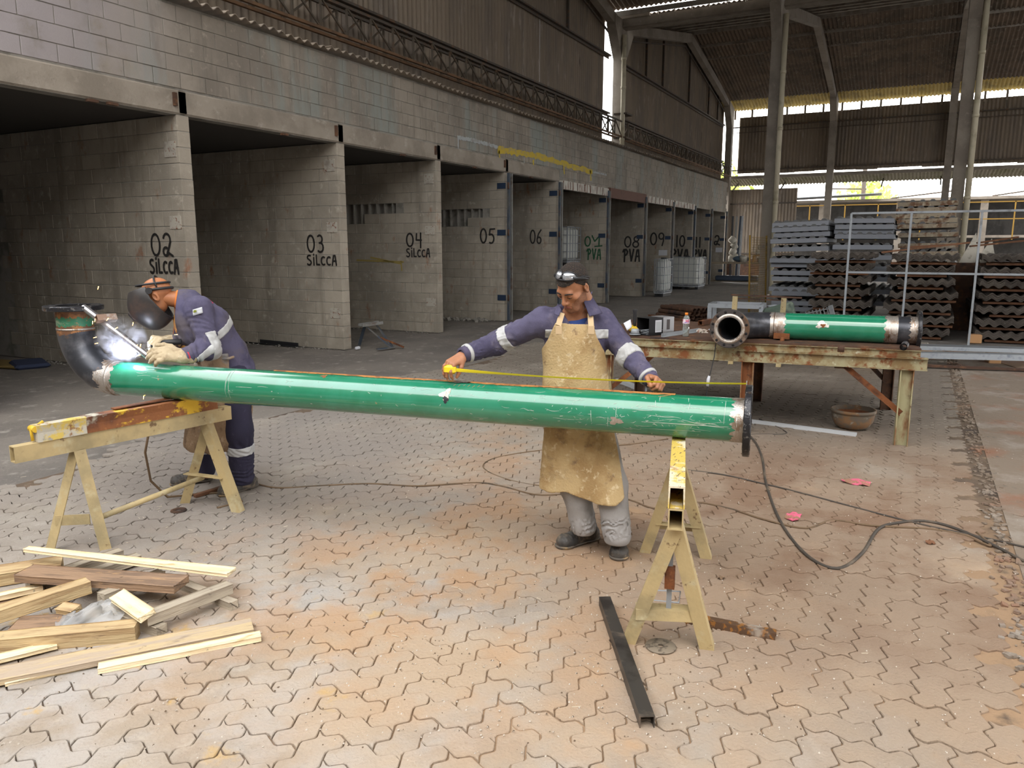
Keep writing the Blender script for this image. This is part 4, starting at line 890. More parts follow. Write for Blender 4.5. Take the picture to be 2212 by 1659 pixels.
pts = [gz(1408, 1275, .012), gz(1470, 1278, .012), gz(1466, 1302, .012), gz(1411, 1297, .012)]
b = MB(); b.tube(pts+[pts[0]], .004, 6); attach(b.build('wire', M['gmat']), t)
hl = empty('sawhorse', (3.0, 4.15, 0), 0, 'khaki steel sawhorse with rusty yellow rail under the elbow end of the pipe', 'sawhorse')
c0, c1 = Vector((2.29, 4.235, 0)), Vector((3.60, 4.05, 0)); ld = (c1-c0).normalized(); ln_ = Vector((-ld.y, ld.x, 0))
b = MB(); b.hollow(c0+Vector((0, 0, .645)), c1+Vector((0, 0, .645)), .062, .09, .006); attach(b.build('lower_beam', M['khaki']), hl)
r0, r1 = c0+ld*.12, c0+ld*1.22
b = MB(); P_ = [(-.04, 0), (.04, 0), (.036, .05), (.044, .094), (-.044, .094), (-.036, .05)]
b.prof(P_, r0+ld*.26+Vector((0, 0, .692)), r1+Vector((0, 0, .692))); attach(b.build('rusty_rail', M['rail']), hl)
b = MB(); b.prof([(-.04, 0), (.04, 0), (.036, .05), (.044, .094), (.02, .098), (-.044, .09), (-.036, .05)], r0+Vector((0, 0, .692)), r0+ld*.262+Vector((0, 0, .692))); attach(b.build('rail_end', M['railw']), hl)
b = MB(); b.tube([r0+ld*-.004+Vector((0, 0, .765))+ln_*q for q in (-.03, .03)], .018, 10); b.tube([r0-ld*.012+Vector((0, 0, .70)), r0-ld*.016+Vector((0, 0, .76)), r0+ld*.05+Vector((0, 0, .797))], .009, 8); attach(b.build('curled_lip', M.setdefault('yel', mat('curled_yellow_paint', (.62, .40, .03), .5))), hl)
b = MB(); b.beam(r0+ld*.45+Vector((0, 0, .795))+ln_*.03, r0+ld*.9+Vector((0, 0, .80))+ln_*.03, .05, .006); attach(b.build('loose_flat_bar', M['rust']), hl)
e0, e1 = c0+ld*.30, c0+ld*1.14
leg(e0+ln_*.02+Vector((0, 0, .60)), Vector((2.45, 4.33, 0)), hl, .06); leg(e0-ln_*.03+Vector((0, 0, .60)), Vector((2.62, 4.07, 0)), hl, .06, flip=-1, up=(1, -.6, 0))
leg(e1+ln_*.02+Vector((0, 0, .60)), Vector((3.40, 4.36, 0)), hl, .06, up=(1, 1, 0)); leg(e1-ln_*.03+Vector((0, 0, .60)), Vector((3.46, 3.85, 0)), hl, .06, flip=-1)
b = MB(); b.beam(Vector((2.497, 4.265, .20)), Vector((2.606, 4.115, .20)), .008, .06); attach(b.build('crossbar', M['khaki']), hl)
b = MB(); b.beam(Vector((3.40, 4.27, .24)), Vector((3.44, 3.96, .24)), .05, .006); attach(b.build('crossbar', M['khaki']), hl)
b = MB(); b.tube([Vector((2.63, 4.11, .19)), Vector((3.42, 4.13, .225))], .017, 12); attach(b.build('round_stretcher', M['khaki']), hl)
# ================================================================== worktable with the second pipe
TA, TB = Vector((7.41, -.07, 0)), Vector((7.09, 2.80, 0)); td = (TB-TA).normalized(); tn = Vector((td.y, -td.x, 0)); LT = (TB-TA).length; WT = 1.75
def tp(a, b_, z): return TA+td*a+tn*b_+Vector((0, 0, z))
tab = empty('worktable', tuple(tp(LT/2, WT/2, 0)), 0, 'rusty steel worktable with flaking cream paint on its edge channels', 'table')
b = MB(); b.beam(tp(0, WT/2, .873), tp(LT, WT/2, .873), WT, .014); attach(b.build('steel_top', M['rustbrown']), tab)
def chan(p, q, h, w, m, nm, t, s=1):
    b = MB(); pr = [(0, 0), (w*s, 0), (w*s, .007), (.008*s, .007), (.008*s, h-.007), (w*s, h-.007), (w*s, h), (0, h)]
    if s < 0: pr = pr[::-1]
    b.prof(pr, p, q); return attach(b.build(nm, m), t)
for off, s in ((0, 1),):
    pass
def ibeam(p, q, h, w, m, nm):
    b = MB(); b.prof([(-w/2, 0), (w/2, 0), (w/2, .008), (.005, .008), (.005, h-.008), (w/2, h-.008), (w/2, h), (-w/2, h), (-w/2, h-.008), (-.005, h-.008), (-.005, .008), (-w/2, .008)], p, q); return attach(b.build(nm, m), tab)
ibeam(tp(0, .03, .80), tp(LT, .03, .80), .065, .055, M['tabpaint'], 'upper_channel'); ibeam(tp(-.06, .035, .69), tp(LT, .035, .69), .108, .075, M['tabpaint'], 'lower_channel')
ibeam(tp(0, WT-.03, .69), tp(LT, WT-.03, .69), .108, .075, M['tabpaint'], 'rear_channel')
for a in (.02, LT-.05): ibeam(tp(a, .08, .69), tp(a, WT-.08, .69), .10, .06, M['tabpaint'], 'end_channel')
for a in (.75, 1.5, 2.2): ibeam(tp(a, .08, .72), tp(a, WT-.08, .72), .08, .06, M['rustbrown'], 'cross_bearer')
def hleg(a, b_, m):
    w = .105; bb = MB(); c = tp(a, b_, 0); x, d_, u = td, tn, Vector((0, 0, 1))
    for s_ in (-1, 1): bb.beam(c+tn*(s_*.048)*0+td*(s_*.05), c+td*(s_*.05)+Vector((0, 0, .69)), .1, .009, up=td)
    bb.beam(c, c+Vector((0, 0, .69)), .009, .095, up=td); return attach(bb.build('leg', m), tab)
M['legm'] = mat('cream_rust_leg', (.33, .30, .17), .65, .05, layers=[(RUST, 2.6, .44, .60, (1.5, 1.5, .6), .85), (RUSTD, 6, .56, .68)])
for a in (.09, 1.42, LT-.12):
    hleg(a, .06, M['legm']); hleg(a, WT-.08, M['rustbrown'])
for (p, q, m_) in ((tp(.62, .06, .69), tp(.12, .06, .28), 'rust'), (tp(.5, WT-.1, .69), tp(.12, WT-.1, .30), 'rustbrown'), (tp(LT-.6, .06, .69), tp(LT-.14, .06, .3), 'rust'), (tp(LT-.5, WT-.1, .69), tp(LT-.14, WT-.1, .3), 'rustbrown')):
    bb = MB(); bb.prof(lprof(.045, .006), p, q); attach(bb.build('brace', M[m_]), tab)
for a, b_ in ((.62, .35), (1.75, .4), (2.05, .5)): bb = MB(); bb.box(tp(a, b_, .66), (.16, .08, .05)); attach(bb.build('cleat', M['steel_dark']), tab)
# second pipe
r2 = .123; z2 = .881+r2
C0, C1 = Vector((7.615, 1.18, z2)), Vector((7.71, .17, z2)); D2 = (C1-C0).normalized(); N2 = Vector((D2.y, -D2.x, 0))
if N2.x > 0: N2 = -N2
sp = empty('short_pipe_spool', (7.6, .6, .881), 0, 'shorter green pipe with black flanged elbow lying on the worktable', 'pipe')
cy2 = Cyl(C0, D2, N2, r2)
b = MB(); b.tube([C0, C1], r2, 56, caps=False); attach(b.build('pipe_body', M['green']), sp)
b = MB(); RB2 = .36; e2 = [C0 - D2*(RB2*math.sin(R(90*i/14))) + N2*(RB2*(1-math.cos(R(90*i/14)))) for i in range(15)]
b.tube(e2, r2+.001, 48, caps=False); b.tube([e2[-1], e2[-1]+N2*.10], r2+.001, 48, caps=False); b.tube([e2[-1]+N2*.12, e2[-1], e2[-5]], r2-.018, 40, caps=False); attach(b.build('elbow', M['mill']), sp)
fo = flange(e2[-1]+N2*.08, N2, .178, r2-.018, .03, sp, m=M.setdefault('flange2', mat('dull_rusty_flange', (.06, .052, .05), .5, .4, layers=[((.20, .14, .10), 14, .5, .64), ((.12, .065, .035), 5, .5, .66)])))
b = MB(); b.lathe([(r2-.02, 0), (r2-.012, .006), (r2+.006, .009), (r2+.014, 0)], e2[-1]+N2*.109, N2, 64); attach(b.build('weld_bead', M['bare']), sp)
jag_band(cy2, .0, .10, 0, .012, M['bare'], 'ground_band', sp, seed=21); jag_band(cy2, -.04, .0, .012, 0, M['bare'], 'ground_band', sp, e=.003, seed=22); patch(cy2, .42, R(75), .055, R(15), M['bare'], 'ground_patch', sp, seed=7); patch(cy2, .43, R(78), .02, R(8), M['rust'], 'weld_mark', sp, .002, 3)
L2 = (C1-C0).length
jag_band(cy2, L2-.07, L2+.035, .015, 0, M['bare'], 'ground_band', sp, seed=23)
b = MB(); b.tube([C1, C1+D2*.20], r2-.001, 48, caps=False); attach(b.build('black_end_piece', M['mill']), sp); jag_band(Cyl(C1, D2, N2, r2), .13, .20, .015, 0, M['bare'], 'ground_band', sp, seed=24); flange(C1+D2*.19, D2, .178, .105, .03, sp)
b = MB(); b.tube([C0-D2*.002, C0+D2*.004], r2+.004, 40); attach(b.build('weld_bead', M['rustbrown']), sp)
# things on the table
def on(px, py): return gz(px, py, .881)
p = on(1481, 727); t = empty('water_bottle', tuple(p), 0, 'clear plastic bottle of water with orange cap on the worktable', 'bottle')
M['pet'] = mat('clear_bottle_plastic', (.72, .78, .76), .06, trans=.85, ior=1.2); M['orange'] = mat('orange_cap', (.75, .22, .02), .45)
MB().lathe([(0, .002), (.026, .0), (.032, .008), (.030, .05), (.033, .06), (.033, .085), (.0285, .105), (.033, .13), (.033, .172), (.026, .19), (.014, .208), (.013, .218), (0, .218)], (0, 0, 0), n=24).build('bottle_body', M['pet'], t)
MB().lathe([(.0336, .128), (.0338, .172)], (0, 0, 0), n=24).build('label', mat('pink_white_label', (.70, .62, .66), .5, layers=[((.62, .12, .20), 40, .50, .56), ((.25, .16, .45), 33, .56, .62)]), t)
MB().lathe([(0, .208), (.0155, .208), (.0155, .232), (0, .232)], (0, 0, 0), n=18).build('cap', M['orange'], t)
p = on(1412, 723); t = empty('square_tin', (p.x+.05, p.y, p.z), R(242), 'square metal tin lying open on its side on the worktable, full of rods', 'tin')
M['tinb'] = mat('black_tin_print', (.02, .02, .022), .35, .2); M['tins'] = mat('silver_tin', (.42, .42, .43), .35, .6)
b = MB(); b.hollow((0, -.17, .087), (0, .02, .087), .17, .17, .003); b.build('tin_black_half', M['tinb'], t); b = MB(); b.hollow((0, .02, .087), (0, .17, .087), .172, .172, .003); b.build('tin_silver_half', M['tins'], t)
MB().box((0, .17, .087), (.17, .004, .17)).build('tin_base', M['tins'], t)
MB().box((.0865, -.045, .09), (.002, .085, .12)).build('side_label', M['paper'], t); MB().box((.0870, -.045, .09), (.002, .07, .09)).build('label_text_block', mat('pale_grey_print', (.42, .44, .46), .7), t)
MB().box((.088, .09, .10), (.002, .04, .1)).build('side_print', mat('dark_print', (.08, .07, .07), .5), t); MB().ball((.0865, .09, .07), .018, 6, (.1, 1, .7)).build('red_emblem', mat('red_emblem', (.35, .03, .03), .5), t)
b = MB()
for i in range(40): y = -.16+random.uniform(0, .06); x = random.uniform(-.07, .07); z = random.uniform(.01, .05); b.tube([(x, y, z), (x+random.uniform(-.03, .03), y+.16, z+random.uniform(-.005, .01))], .003, 5)
b.build('welding_rods', M['gmat'], t, kind='stuff')
p = on(1366, 722); t = empty('angle_grinder', tuple(p), R(120), 'yellow angle grinder with upright black side handle on the worktable', 'grinder')
ye = mat('tool_yellow', (.62, .40, .02), .4, layers=[((.10, .08, .04), 16, .60, .68)])
MB().tube([(0, -.12, .05), (0, -.03, .055), (0, .08, .06), (0, .13, .06)], .033, 14, rs=[.028, .036, .034, .03]).build('motor_body', ye, t); MB().tube([(0, .13, .07), (0, .13, .02)], .04, 14, rs=[.035, .045]).build('gear_head', M['gmat'], t)
MB().tube([(0, .10, .09), (0, .10, .13), (0, .105, .22), (0, .105, .25), (0, .105, .256)], .018, 12, rs=[.012, .017, .019, .024, .024]).build('side_handle', M['blk'], t); MB().tube([(0, -.12, .05), (0, -.26, .04)], .024, 12, rs=[.026, .022]).build('rear_grip', M['blk'], t)
MB().lathe([(0, .012), (.055, .012), (.055, .018), (0, .018)], (0, .13, 0), n=24).build('guard', M['gmat'], t)
a, b_ = on(1428, 728), on(1510, 716); bb = MB(); bb.prof([(0, 0), (.035, 0), (.035, .004), (.004, .004), (.004, .035), (0, .035)], a, b_); bb.build('steel_ruler_angle', M['gmat'], label='pale grey angle bar lying behind the water bottle', cat='steel bar')
def crumple(p, r, m, nm, lb, ct, n=90, sc=(1, 1, .5), t=None):
    bb = MB(); q = []
    for i in range(n):
        d = Vector((random.gauss(0, 1), random.gauss(0, 1), abs(random.gauss(0, .7)))).normalized()*r*random.uniform(.5, 1); q.append(Vector((d.x*sc[0], d.y*sc[1], abs(d.z)*sc[2]+.002)))
    for v in q:
        a_ = rotm(random.uniform(0, 180), random.uniform(0, 180), random.uniform(0, 180)); s_ = r*random.uniform(.25, .5); bb.add([v+a_ @ Vector(w)*s_ for w in ((-1, -.6, 0), (.9, -.5, .2), (1, .7, -.1), (-.8, .6, .25))], [(0, 1, 2), (0, 2, 3)], True)
    me = bb; return me.build(nm, m, loc=tuple(p), label=lb, cat=ct)
crumple(on(1517, 718), .05, mat('stained_white_paper', (.50, .44, .38), .8, layers=[((.28, .12, .08), 30, .52, .6)]), 'crumpled_wrapper', 'crumpled brown and white wrapper on the table left of the flange', 'wrapper')
MB().box((0, 0, .012), (.16, .12, .02), rotm(0, 0, 20), .008).build('white_paper_pad', M['paper'], loc=tuple(on(1545, 716)), label='folded white paper tucked beside the black flange', cat='paper')
a = on(1512, 704); bb = MB(); bb.hollow(a+Vector((0, 0, .03)), a+Vector((.32, -.05, .03)), .05, .05, .004); bb.build('square_tube_offcut', M['rust'], label='short rusty square tube on the table behind the white paper', cat='steel tube')
a = on(1688, 735); bb = MB(); bb.box((0, 0, .04), (.04, .14, .05)); bb.tube([(-.02, -.01, .03), (-.025, -.01, -.04)], .02, 12); bb.build('pipe_stop', M['rust'], loc=(a.x, a.y, .881), label='small rusty stop block under the ground end of the table pipe', cat='stop block')
a = on(1817, 752); bb = MB(); bb.tube([(0, 0, 0), (0, 0, .06)], .028, 16); bb.build('rusty_stud', M['rustbrown'], loc=(a.x-.01, a.y, .85), label='rusty stub of tube welded at the middle of the table edge', cat='tube stub')
a = on(1957, 757); bb = MB(); bb.tube([(-.03, 0, .028), (.16, -.01, .028)], .030, 20, caps=False); bb.tube([(.16, -.01, .028), (-.03, 0, .028)], .022, 20, caps=False); bb.build('short_tube', M['mill'], loc=(a.x, a.y+.02, .885), label='short thick steel tube lying at the right corner of the worktable', cat='steel tube')
for px, py in ((1640, 700),): pass
# lead with inline connector hanging over the table edge
t = empty('hanging_lead', tuple(tp(1.55, 0, .3)), 0, 'thin dark cable with white inline connector hanging from the worktable edge', 'cable')
q0 = Vector((7.0, 1.60, .84)); pts = [gz(1548, 734, .888), gv(1546, 744, 7.14), gv(1543, 770, 7.12), gv(1536, 800, 7.1), gv(1532, 815, 7.1), gv(1526, 850, 7.1), gv(1525, 880, 7.1)]
b = MB(); b.tube(pts, .0045, 6); attach(b.build('cable', M['blk']), t); b = MB(); b.tube([gv(1532, 812, 7.1), gv(1530, 820, 7.1), gv(1528, 834, 7.1)], .014, 10, rs=[.011, .016, .012]); attach(b.build('connector', M['paper']), t)
# ================================================================== things on the floor
def ground_tube(px, r, name, m, lab, cat, z=None, n=8, sub=6, grp=None):
    P = [gz(*p_, (z if z is not None else r+.006)) for p_ in px]; out = []
    for i in range(len(P)-1):
        p0, p1, p2, p3 = P[max(i-1, 0)], P[i], P[i+1], P[min(i+2, len(P)-1)]
        for j in range(sub):
            u = j/sub; out.append(.5*((2*p1)+(p2-p0)*u+(2*p0-5*p1+4*p2-p3)*u*u+(3*p1-p0-3*p2+p3)*u**3))
    out.append(P[-1]); b = MB(); b.tube(out, r, n); return b.build(name, m, label=lab, cat=cat, group=grp)
cb = mat('dusty_black_cable', (.055, .045, .036), .7, layers=[((.13, .10, .07), 4, .5, .68)]); cb2 = mat('dusty_brown_cable', (.14, .09, .05), .75, layers=[((.06, .045, .03), 5, .5, .66)])
ground_tube([(1570, 905), (1622, 944), (1645, 985), (1655, 1045), (1685, 1125), (1740, 1197), (1808, 1228), (1862, 1195), (1895, 1145), (1935, 1130), (2010, 1127), (2110, 1160), (2300, 1260)], .0095, 'welding_cable', cb, 'thick dark welding cable curving in a deep loop from behind the flange', 'cable')
ground_tube([(1480, 1015), (1560, 1025), (1650, 1045), (1720, 1062), (1900, 1110), (2010, 1137), (2120, 1160), (2250, 1190)], .006, 'extension_cable', cb, 'thin dark cable running straight from behind the right sawhorse to the right edge', 'cable')
ground_tube([(545, 1042), (600, 1054), (700, 1049), (800, 1045), (900, 1050), (1030, 1043), (1090, 1052), (1170, 1070), (1280, 1062), (1360, 1080), (1420, 1099), (1500, 1085), (1580, 1100), (1650, 1122), (1740, 1141), (1800, 1124), (1880, 1135), (2000, 1142), (2080, 1155), (2120, 1172), (2140, 1178), (2110, 1150)], .007, 'brown_cable', cb2, 'long brown dusty cable winding over the paving between the two workers', 'cable')
ground_tube([(1460, 945), (1360, 960), (1240, 967), (1150, 975), (1075, 988), (1044, 1004), (1060, 1022), (1120, 1042), (1190, 1052)], .0055, 'thin_cable', cb2, 'thin cable loop on the paving left of the standing worker\'s apron', 'cable')
ground_tube([(1640, 905), (1700, 935), (1640, 938), (1600, 940)], .006, 'short_cable', cb, 'short dark cable end on the paving under the worktable beside the flange', 'cable')
P = [Vector((3.22, 4.35, .60)), Vector((3.24, 4.45, .4)), Vector((3.3, 4.5, .18)), Vector((3.42, 4.5, .03)), Vector((3.6, 4.4, .015)), Vector((3.75, 4.2, .015)), Vector((3.62, 4.0, .015)), Vector((3.45, 4.05, .015))]
b = MB(); b.tube(P, .008, 8); b.build('torch_cable', cb2, label='dark cable hanging down behind the left sawhorse to the paving', cat='cable')
p, q = gz(420, 1072, .02), gz(490, 1050, .03); MB().beam(p, q, .035, .025, bev=.004).build('wood_offcut', M['bat'], label='small orange brown wood strip by the welder\'s boots', cat='wood offcut')
a = Vector(gz(1306, 1300, .028)); b_ = Vector(gz(1398, 1562, .028)); b = MB(); b.hollow(a, b_, .056, .056, .004); t = b.build('square_steel_tube', mat('dark_mill_tube', (.075, .068, .062), .42, .6, layers=[((.19, .15, .12), 9, .54, .66, (1, .4, 1)), ((.04, .035, .033), 5, .5, .66)]), label='long black square steel tube lying loose in the foreground', cat='steel tube')
b = MB(); b.hollow(gz(1480, 1335, .022), gz(1676, 1374, .022), .044, .044, .004); b.build('rusty_square_tube', M['rust2'] if 'rust2' in M else M.setdefault('rust2', mat('speckled_rusty_tube', (.13, .075, .045), .5, .4, layers=[((.34, .15, .04), 40, .52, .6), ((.42, .36, .30), 3, .58, .66)])), label='short rusty square tube lying behind the right sawhorse foot', cat='steel tube')
p = gz(1427, 1402); t = empty('round_plate', (p.x, p.y, .012), 0, 'round worn metal disc with centre hole on the paving before the sawhorse', 'disc')
MB().lathe([(.012, 0), (.066, 0), (.068, .002), (.066, .005), (.012, .005)], (0, 0, 0), n=36).build('disc', mat('worn_disc', (.20, .16, .115), .7, .2, layers=[((.09, .07, .05), 25, .5, .62)]), t)
p = gz(386, 1106); MB().lathe([(.018, .002), (.03, .010), (.05, .006), (.052, .0)], (0, 0, 0), n=28).build('cup_washer', M['rustbrown'], loc=(p.x, p.y, .010), label='rusty cupped ring on the paving between the left sawhorse feet', cat='ring')
# rusty bowl and white channel under the table
p = gz(1833, 932); t = empty('steel_bowl', (p.x+.12, p.y-.02, .008), 0, 'rusty half-round steel bowl sitting on the paving under the worktable', 'bowl')
MB().lathe([(0, .004), (.10, 0), (.155, .03), (.185, .09), (.195, .15), (.20, .165), (.205, .165), (.205, .195), (.19, .195), (.185, .15), (.165, .09), (.12, .03), (0, .02)], (0, 0, 0), n=40).build('bowl_shell', mat('grey_rusty_bowl', (.15, .12, .09), .8, layers=[((.24, .13, .06), 6, .48, .62), ((.28, .25, .20), 16, .6, .7)]), t)
MB().lathe([(0, .023), (.115, .034), (.16, .09), (.182, .15)], (0, 0, 0), n=40).build('rusty_inside', mat('bright_rust_inside', (.26, .10, .04), .9, layers=[((.16, .06, .03), 9, .5, .64)]), t)
pw = mat('pale_grey_painted_channel', (.45, .46, .47), .5, .1); a, b_ = gz(1560, 903, .02), gz(1850, 940, .02)
MB().prof([(-.025, -.02), (.025, -.02), (.025, .02), (.02, .02), (.02, -.015), (-.02, -.015), (-.02, .02), (-.025, .02)], a, b_).build('pale_channel', pw, label='long pale grey steel channel on the paving in front of the rusty bowl', cat='steel channel')
MB().beam(gz(1335, 822, .03), gz(1392, 843, .03), .07, .05).build('pale_channel', pw, label='short pale channel on the ground seen below the worker\'s left arm', cat='steel channel')
# pink scraps, leaves and grit
pk = mat('faded_pink_scrap', (.62, .12, .20), .8, layers=[((.28, .15, .09), 20, .46, .58)])
def scrap(px, py, r, m, nm, lb, ct, sx=1., n=16, z=.012):
    p = gz(px, py); b = MB(); vs = [(0, 0, .012)]
    for k in range(n): a = 2*PI*k/n; rr = r*random.uniform(.75, 1.15); vs.append((rr*math.cos(a)*sx, rr*math.sin(a), random.uniform(.0, .014)))
    b.add(vs, [(0, 1+k, 1+(k+1) % n) for k in range(n)]); lo = [(x, y, z_-.004) for x, y, z_ in vs]; b.add(lo, [(0, 1+(k+1) % n, 1+k) for k in range(n)]); return b.build(nm, m, loc=(p.x, p.y, z), label=lb, cat=ct)
scrap(1852, 1046, .11, pk, 'torn_pink_disc', 'torn pink and brown round paper on the paving below the table leg', 'paper scrap', .75); scrap(1715, 1122, .05, pk, 'pink_paper_scrap', 'small bright pink scrap beside the cable crossing', 'paper scrap', 1.6)
scrap(2008, 1176, .03, M['bat'], 'dry_leaf', 'small dry orange leaf on the right paving near the cables', 'leaf'); scrap(1558, 1254, .02, M['card'], 'dry_leaf', 'small pale dry leaf beside the right sawhorse leg', 'leaf')
gr = MB()
for i in range(2600):
    u = random.random(); px = random.uniform(0, 2212); py = 850+800*random.random()**1.2
    if random.random() < .5: px = random.gauss(1200, 420); py = 1000+600*random.random()
    p = gz(px, min(py, 1700)); s_ = random.uniform(.0012, .0042)
    if p.y > 5.8 or p.y < -2.2 or p.x > 11 or p.x < .9: continue
    gr.add([p+Vector((x*s_, y*s_, .011+z*s_)) for x, y, z in ((-1, -1, 0), (1.3, -.8, 0), (.9, 1, 0), (-1, .8, 0), (0, 0, 1.4))], [(0, 1, 4), (1, 2, 4), (2, 3, 4), (3, 0, 4)])
gr.build('scattered_grit', mat('pale_grit', (.50, .44, .37), .9, layers=[((.12, .08, .05), 30, .52, .56)]), label='pale grit and chips scattered over the paving', cat='grit', kind='stuff')
sv = MB()
for i in range(70):
    px, py = random.choice([(random.gauss(380, 110), random.gauss(1130, 60)), (random.gauss(1200, 420), random.uniform(1000, 1600))]); p = gz(px, min(1640, max(900, py))); a = random.uniform(0, PI); L_ = random.uniform(.01, .04); d = Vector((math.cos(a), math.sin(a), 0))*L_; sv.beam(p+Vector((0, 0, .0125)), p+d+Vector((0, 0, .0125)), .0025, .0015)
sv.build('wood_slivers', mat('pale_sliver', (.58, .50, .38), .8), label='pale wood slivers and rod ends strewn on the paving', cat='slivers', kind='stuff')
# ================================================================== timber heap
def wood(nm, c, c2, c3=None): return mat(nm, c, .75, obj=True, bump=(12, .5, (1, 9, 9)), layers=[(c2, 3, .44, .62, (1, 9, 9)), (c3 or tuple(x*.6 for x in c), 6, .60, .72, (1, 5, 5)), (tuple(x*.45 for x in c), 14, .66, .74)])
wp = wood('fresh_pale_pine', (.80, .68, .46), (.70, .56, .35), (.50, .33, .16)); wb = wood('brown_weathered_plank', (.30, .19, .115), (.18, .115, .075), (.42, .25, .12)); wg = wood('grey_old_batten', (.40, .34, .26), (.30, .25, .19)); wt = wood('tan_beam', (.50, .37, .20), (.36, .24, .12), (.20, .13, .08))
def stick(a, b_, za, zb, w, t, m, nm, lb, rl=0, grp=None, tap=0, cat='wood'):
    p, q = Vector(gz(*a, za)), Vector(gz(*b_, zb)); b = MB(); x, d, u = basis(q-p); L_ = (q-p).length; ns = 9; vs = []
    Mr = Matrix.Rotation(R(rl), 3, d)
    for i in range(ns+1):
        s_ = i/ns; c = p+d*L_*s_; ww = w*(1-tap*(1-s_))*(1+random.uniform(-.02, .02)); tt = t*(1+random.uniform(-.03, .03)); e = .0035
        for sx, sy in ((-1, -1), (1, -1), (1, 1), (-1, 1)):
            for k, (ex, ey) in enumerate(((e, 0), (0, e)) if (sx*sy > 0) else ((0, e), (e, 0))):
                vs.append(c + Mr @ (x*sx*(ww/2-ex)+u*sy*(tt/2-ey)))
    n = 8; fs = [(i*n+k, (i+1)*n+k, (i+1)*n+(k+1) % n, i*n+(k+1) % n) for i in range(ns) for k in range(n)] + [tuple(range(n)), tuple(ns*n+k for k in range(n-1, -1, -1))]
    b.add(vs, fs); o = b.build(nm, m, label=lb, cat=cat, group=grp)
    c = (p+q)/2; k = Matrix((d, -x, u)).transposed().to_4x4(); k.translation = c; o.data.transform(k.inverted()); o.matrix_world = k; return o
stick((-120, 1262), (135, 1222), .05, .05, .14, .07, wt, 'timber_beam', 'rough split tan beam at the far left edge of the timber heap')
stick((60, 1262), (262, 1194), .05, .05, .06, .05, wg, 'timber_batten', 'grey batten end poking out at the back of the timber heap, nearest the sawhorse')
stick((150, 1255), (300, 1205), .05, .05, .065, .05, wg, 'timber_batten', 'second grey batten end poking out behind the brown plank')
stick((-60, 1322), (150, 1284), .022, .022, .16, .03, wb, 'timber_plank', 'flat grey brown plank at the bottom of the heap on the left', cat='plank')
stick((-50, 1300), (92, 1268), .055, .055, .05, .03, wp, 'timber_batten', 'pale batten between two planks at the left edge of the heap')
stick((52, 1238), (392, 1262), .115, .115, .135, .042, wb, 'timber_plank', 'dark brown thick plank with knots lying across the heap', cat='plank')
stick((56, 1186), (500, 1236), .16, .13, .085, .022, wp, 'timber_board', 'long bright pale board topmost at the back of the heap', tap=.5, cat='board')
stick((-60, 1345), (192, 1264), .10, .115, .075, .065, wt, 'timber_beam', 'tan beam sloping up from the left edge onto the heap')
stick((218, 1316), (350, 1362), .03, .03, .06, .055, wg, 'timber_batten', 'lower grey batten of the nailed frame, end face towards the long boards')
stick((392, 1262), (506, 1308), .03, .03, .05, .05, wg, 'timber_batten', 'short grey batten under the far end of the nailed frame')
stick((312, 1338), (496, 1268), .088, .078, .062, .055, wg, 'timber_batten', 'upper grey batten of the nailed frame at the right of the heap')
stick((218, 1292), (350, 1240), .08, .07, .06, .05, wg, 'timber_batten', 'grey batten running under the dark brown plank')
stick((254, 1286), (318, 1330), .115, .12, .075, .03, wp, 'split_wood_chunk', 'short splintered pale chunk leaning on the nailed frame', 18)
stick((32, 1352), (138, 1346), .06, .055, .13, .035, wb, 'plank_offcut', 'short brown plank offcut beside the plastic bag', cat='plank')
stick((130, 1312), (166, 1318), .09, .09, .06, .03, wt, 'wood_chip_block', 'tiny tan offcut block resting by the plastic bag', 12); stick((150, 1330), (168, 1336), .05, .05, .05, .05, wb, 'wood_chip_block', 'small dark offcut under the tiny tan block', 0)
stick((-80, 1398), (297, 1362), .045, .045, .085, .08, wt, 'timber_beam', 'thick straight tan beam across the front of the heap')
stick((-40, 1432), (122, 1392), .035, .03, .06, .022, wp, 'timber_lath', 'pale slat end between the thick beam and the long board', cat='lath')
stick((-90, 1478), (545, 1352), .032, .032, .12, .03, wb if False else wood('grey_tan_board', (.42, .33, .24), (.50, .38, .22), (.26, .2, .15)), 'timber_board', 'long greyish tan board lying across the front of the heap', cat='board')
stick((12, 1474), (330, 1404), .018, .018, .05, .02, wp, 'timber_lath', 'thin pale slat under the front edge of the long board', cat='lath')
stick((212, 1444), (563, 1374), .024, .024, .055, .03, wp, 'timber_lath', 'separate pale slat in front of the heap with nail holes', cat='lath')
p = gz(190, 1345, .03); M['film'] = mat('crumpled_clear_film', (.75, .76, .76), .22, trans=.4, alpha=.55)
def bag(p):
    b = MB(); n, m = 22, 14; vs = []
    for i in range(n+1):
        for j in range(m+1):
            u, v = i/n-.5, j/m-.5; w = mnoise.noise(Vector((u*7, v*7, 3)))*.035+mnoise.noise(Vector((u*17, v*15, 9)))*.008
            vs.append((u*.30+w, v*.20+w*.6+.05*math.sin(u*6), .05+.05*math.cos(u*3)*math.cos(v*3)+w*.9))
    b.add(vs, [(i*(m+1)+j, (i+1)*(m+1)+j, (i+1)*(m+1)+j+1, i*(m+1)+j+1) for i in range(n) for j in range(m)], True)
    o = b.build('plastic_bag', M['film'], loc=(p.x, p.y, .0), label='crumpled clear plastic bag stuffed among the timber offcuts', cat='bag'); o.rotation_euler = (0, 0, R(-50)); return o
bag(p)
MB().ball((0, 0, .008), .018, 6, (1.3, 1, .5)).build('white_pebble', M['paper'], loc=tuple(gz(140, 1446, 0)+Vector((0, 0, .008))), label='white pebble before the thin slat at the front of the heap', cat='pebble')
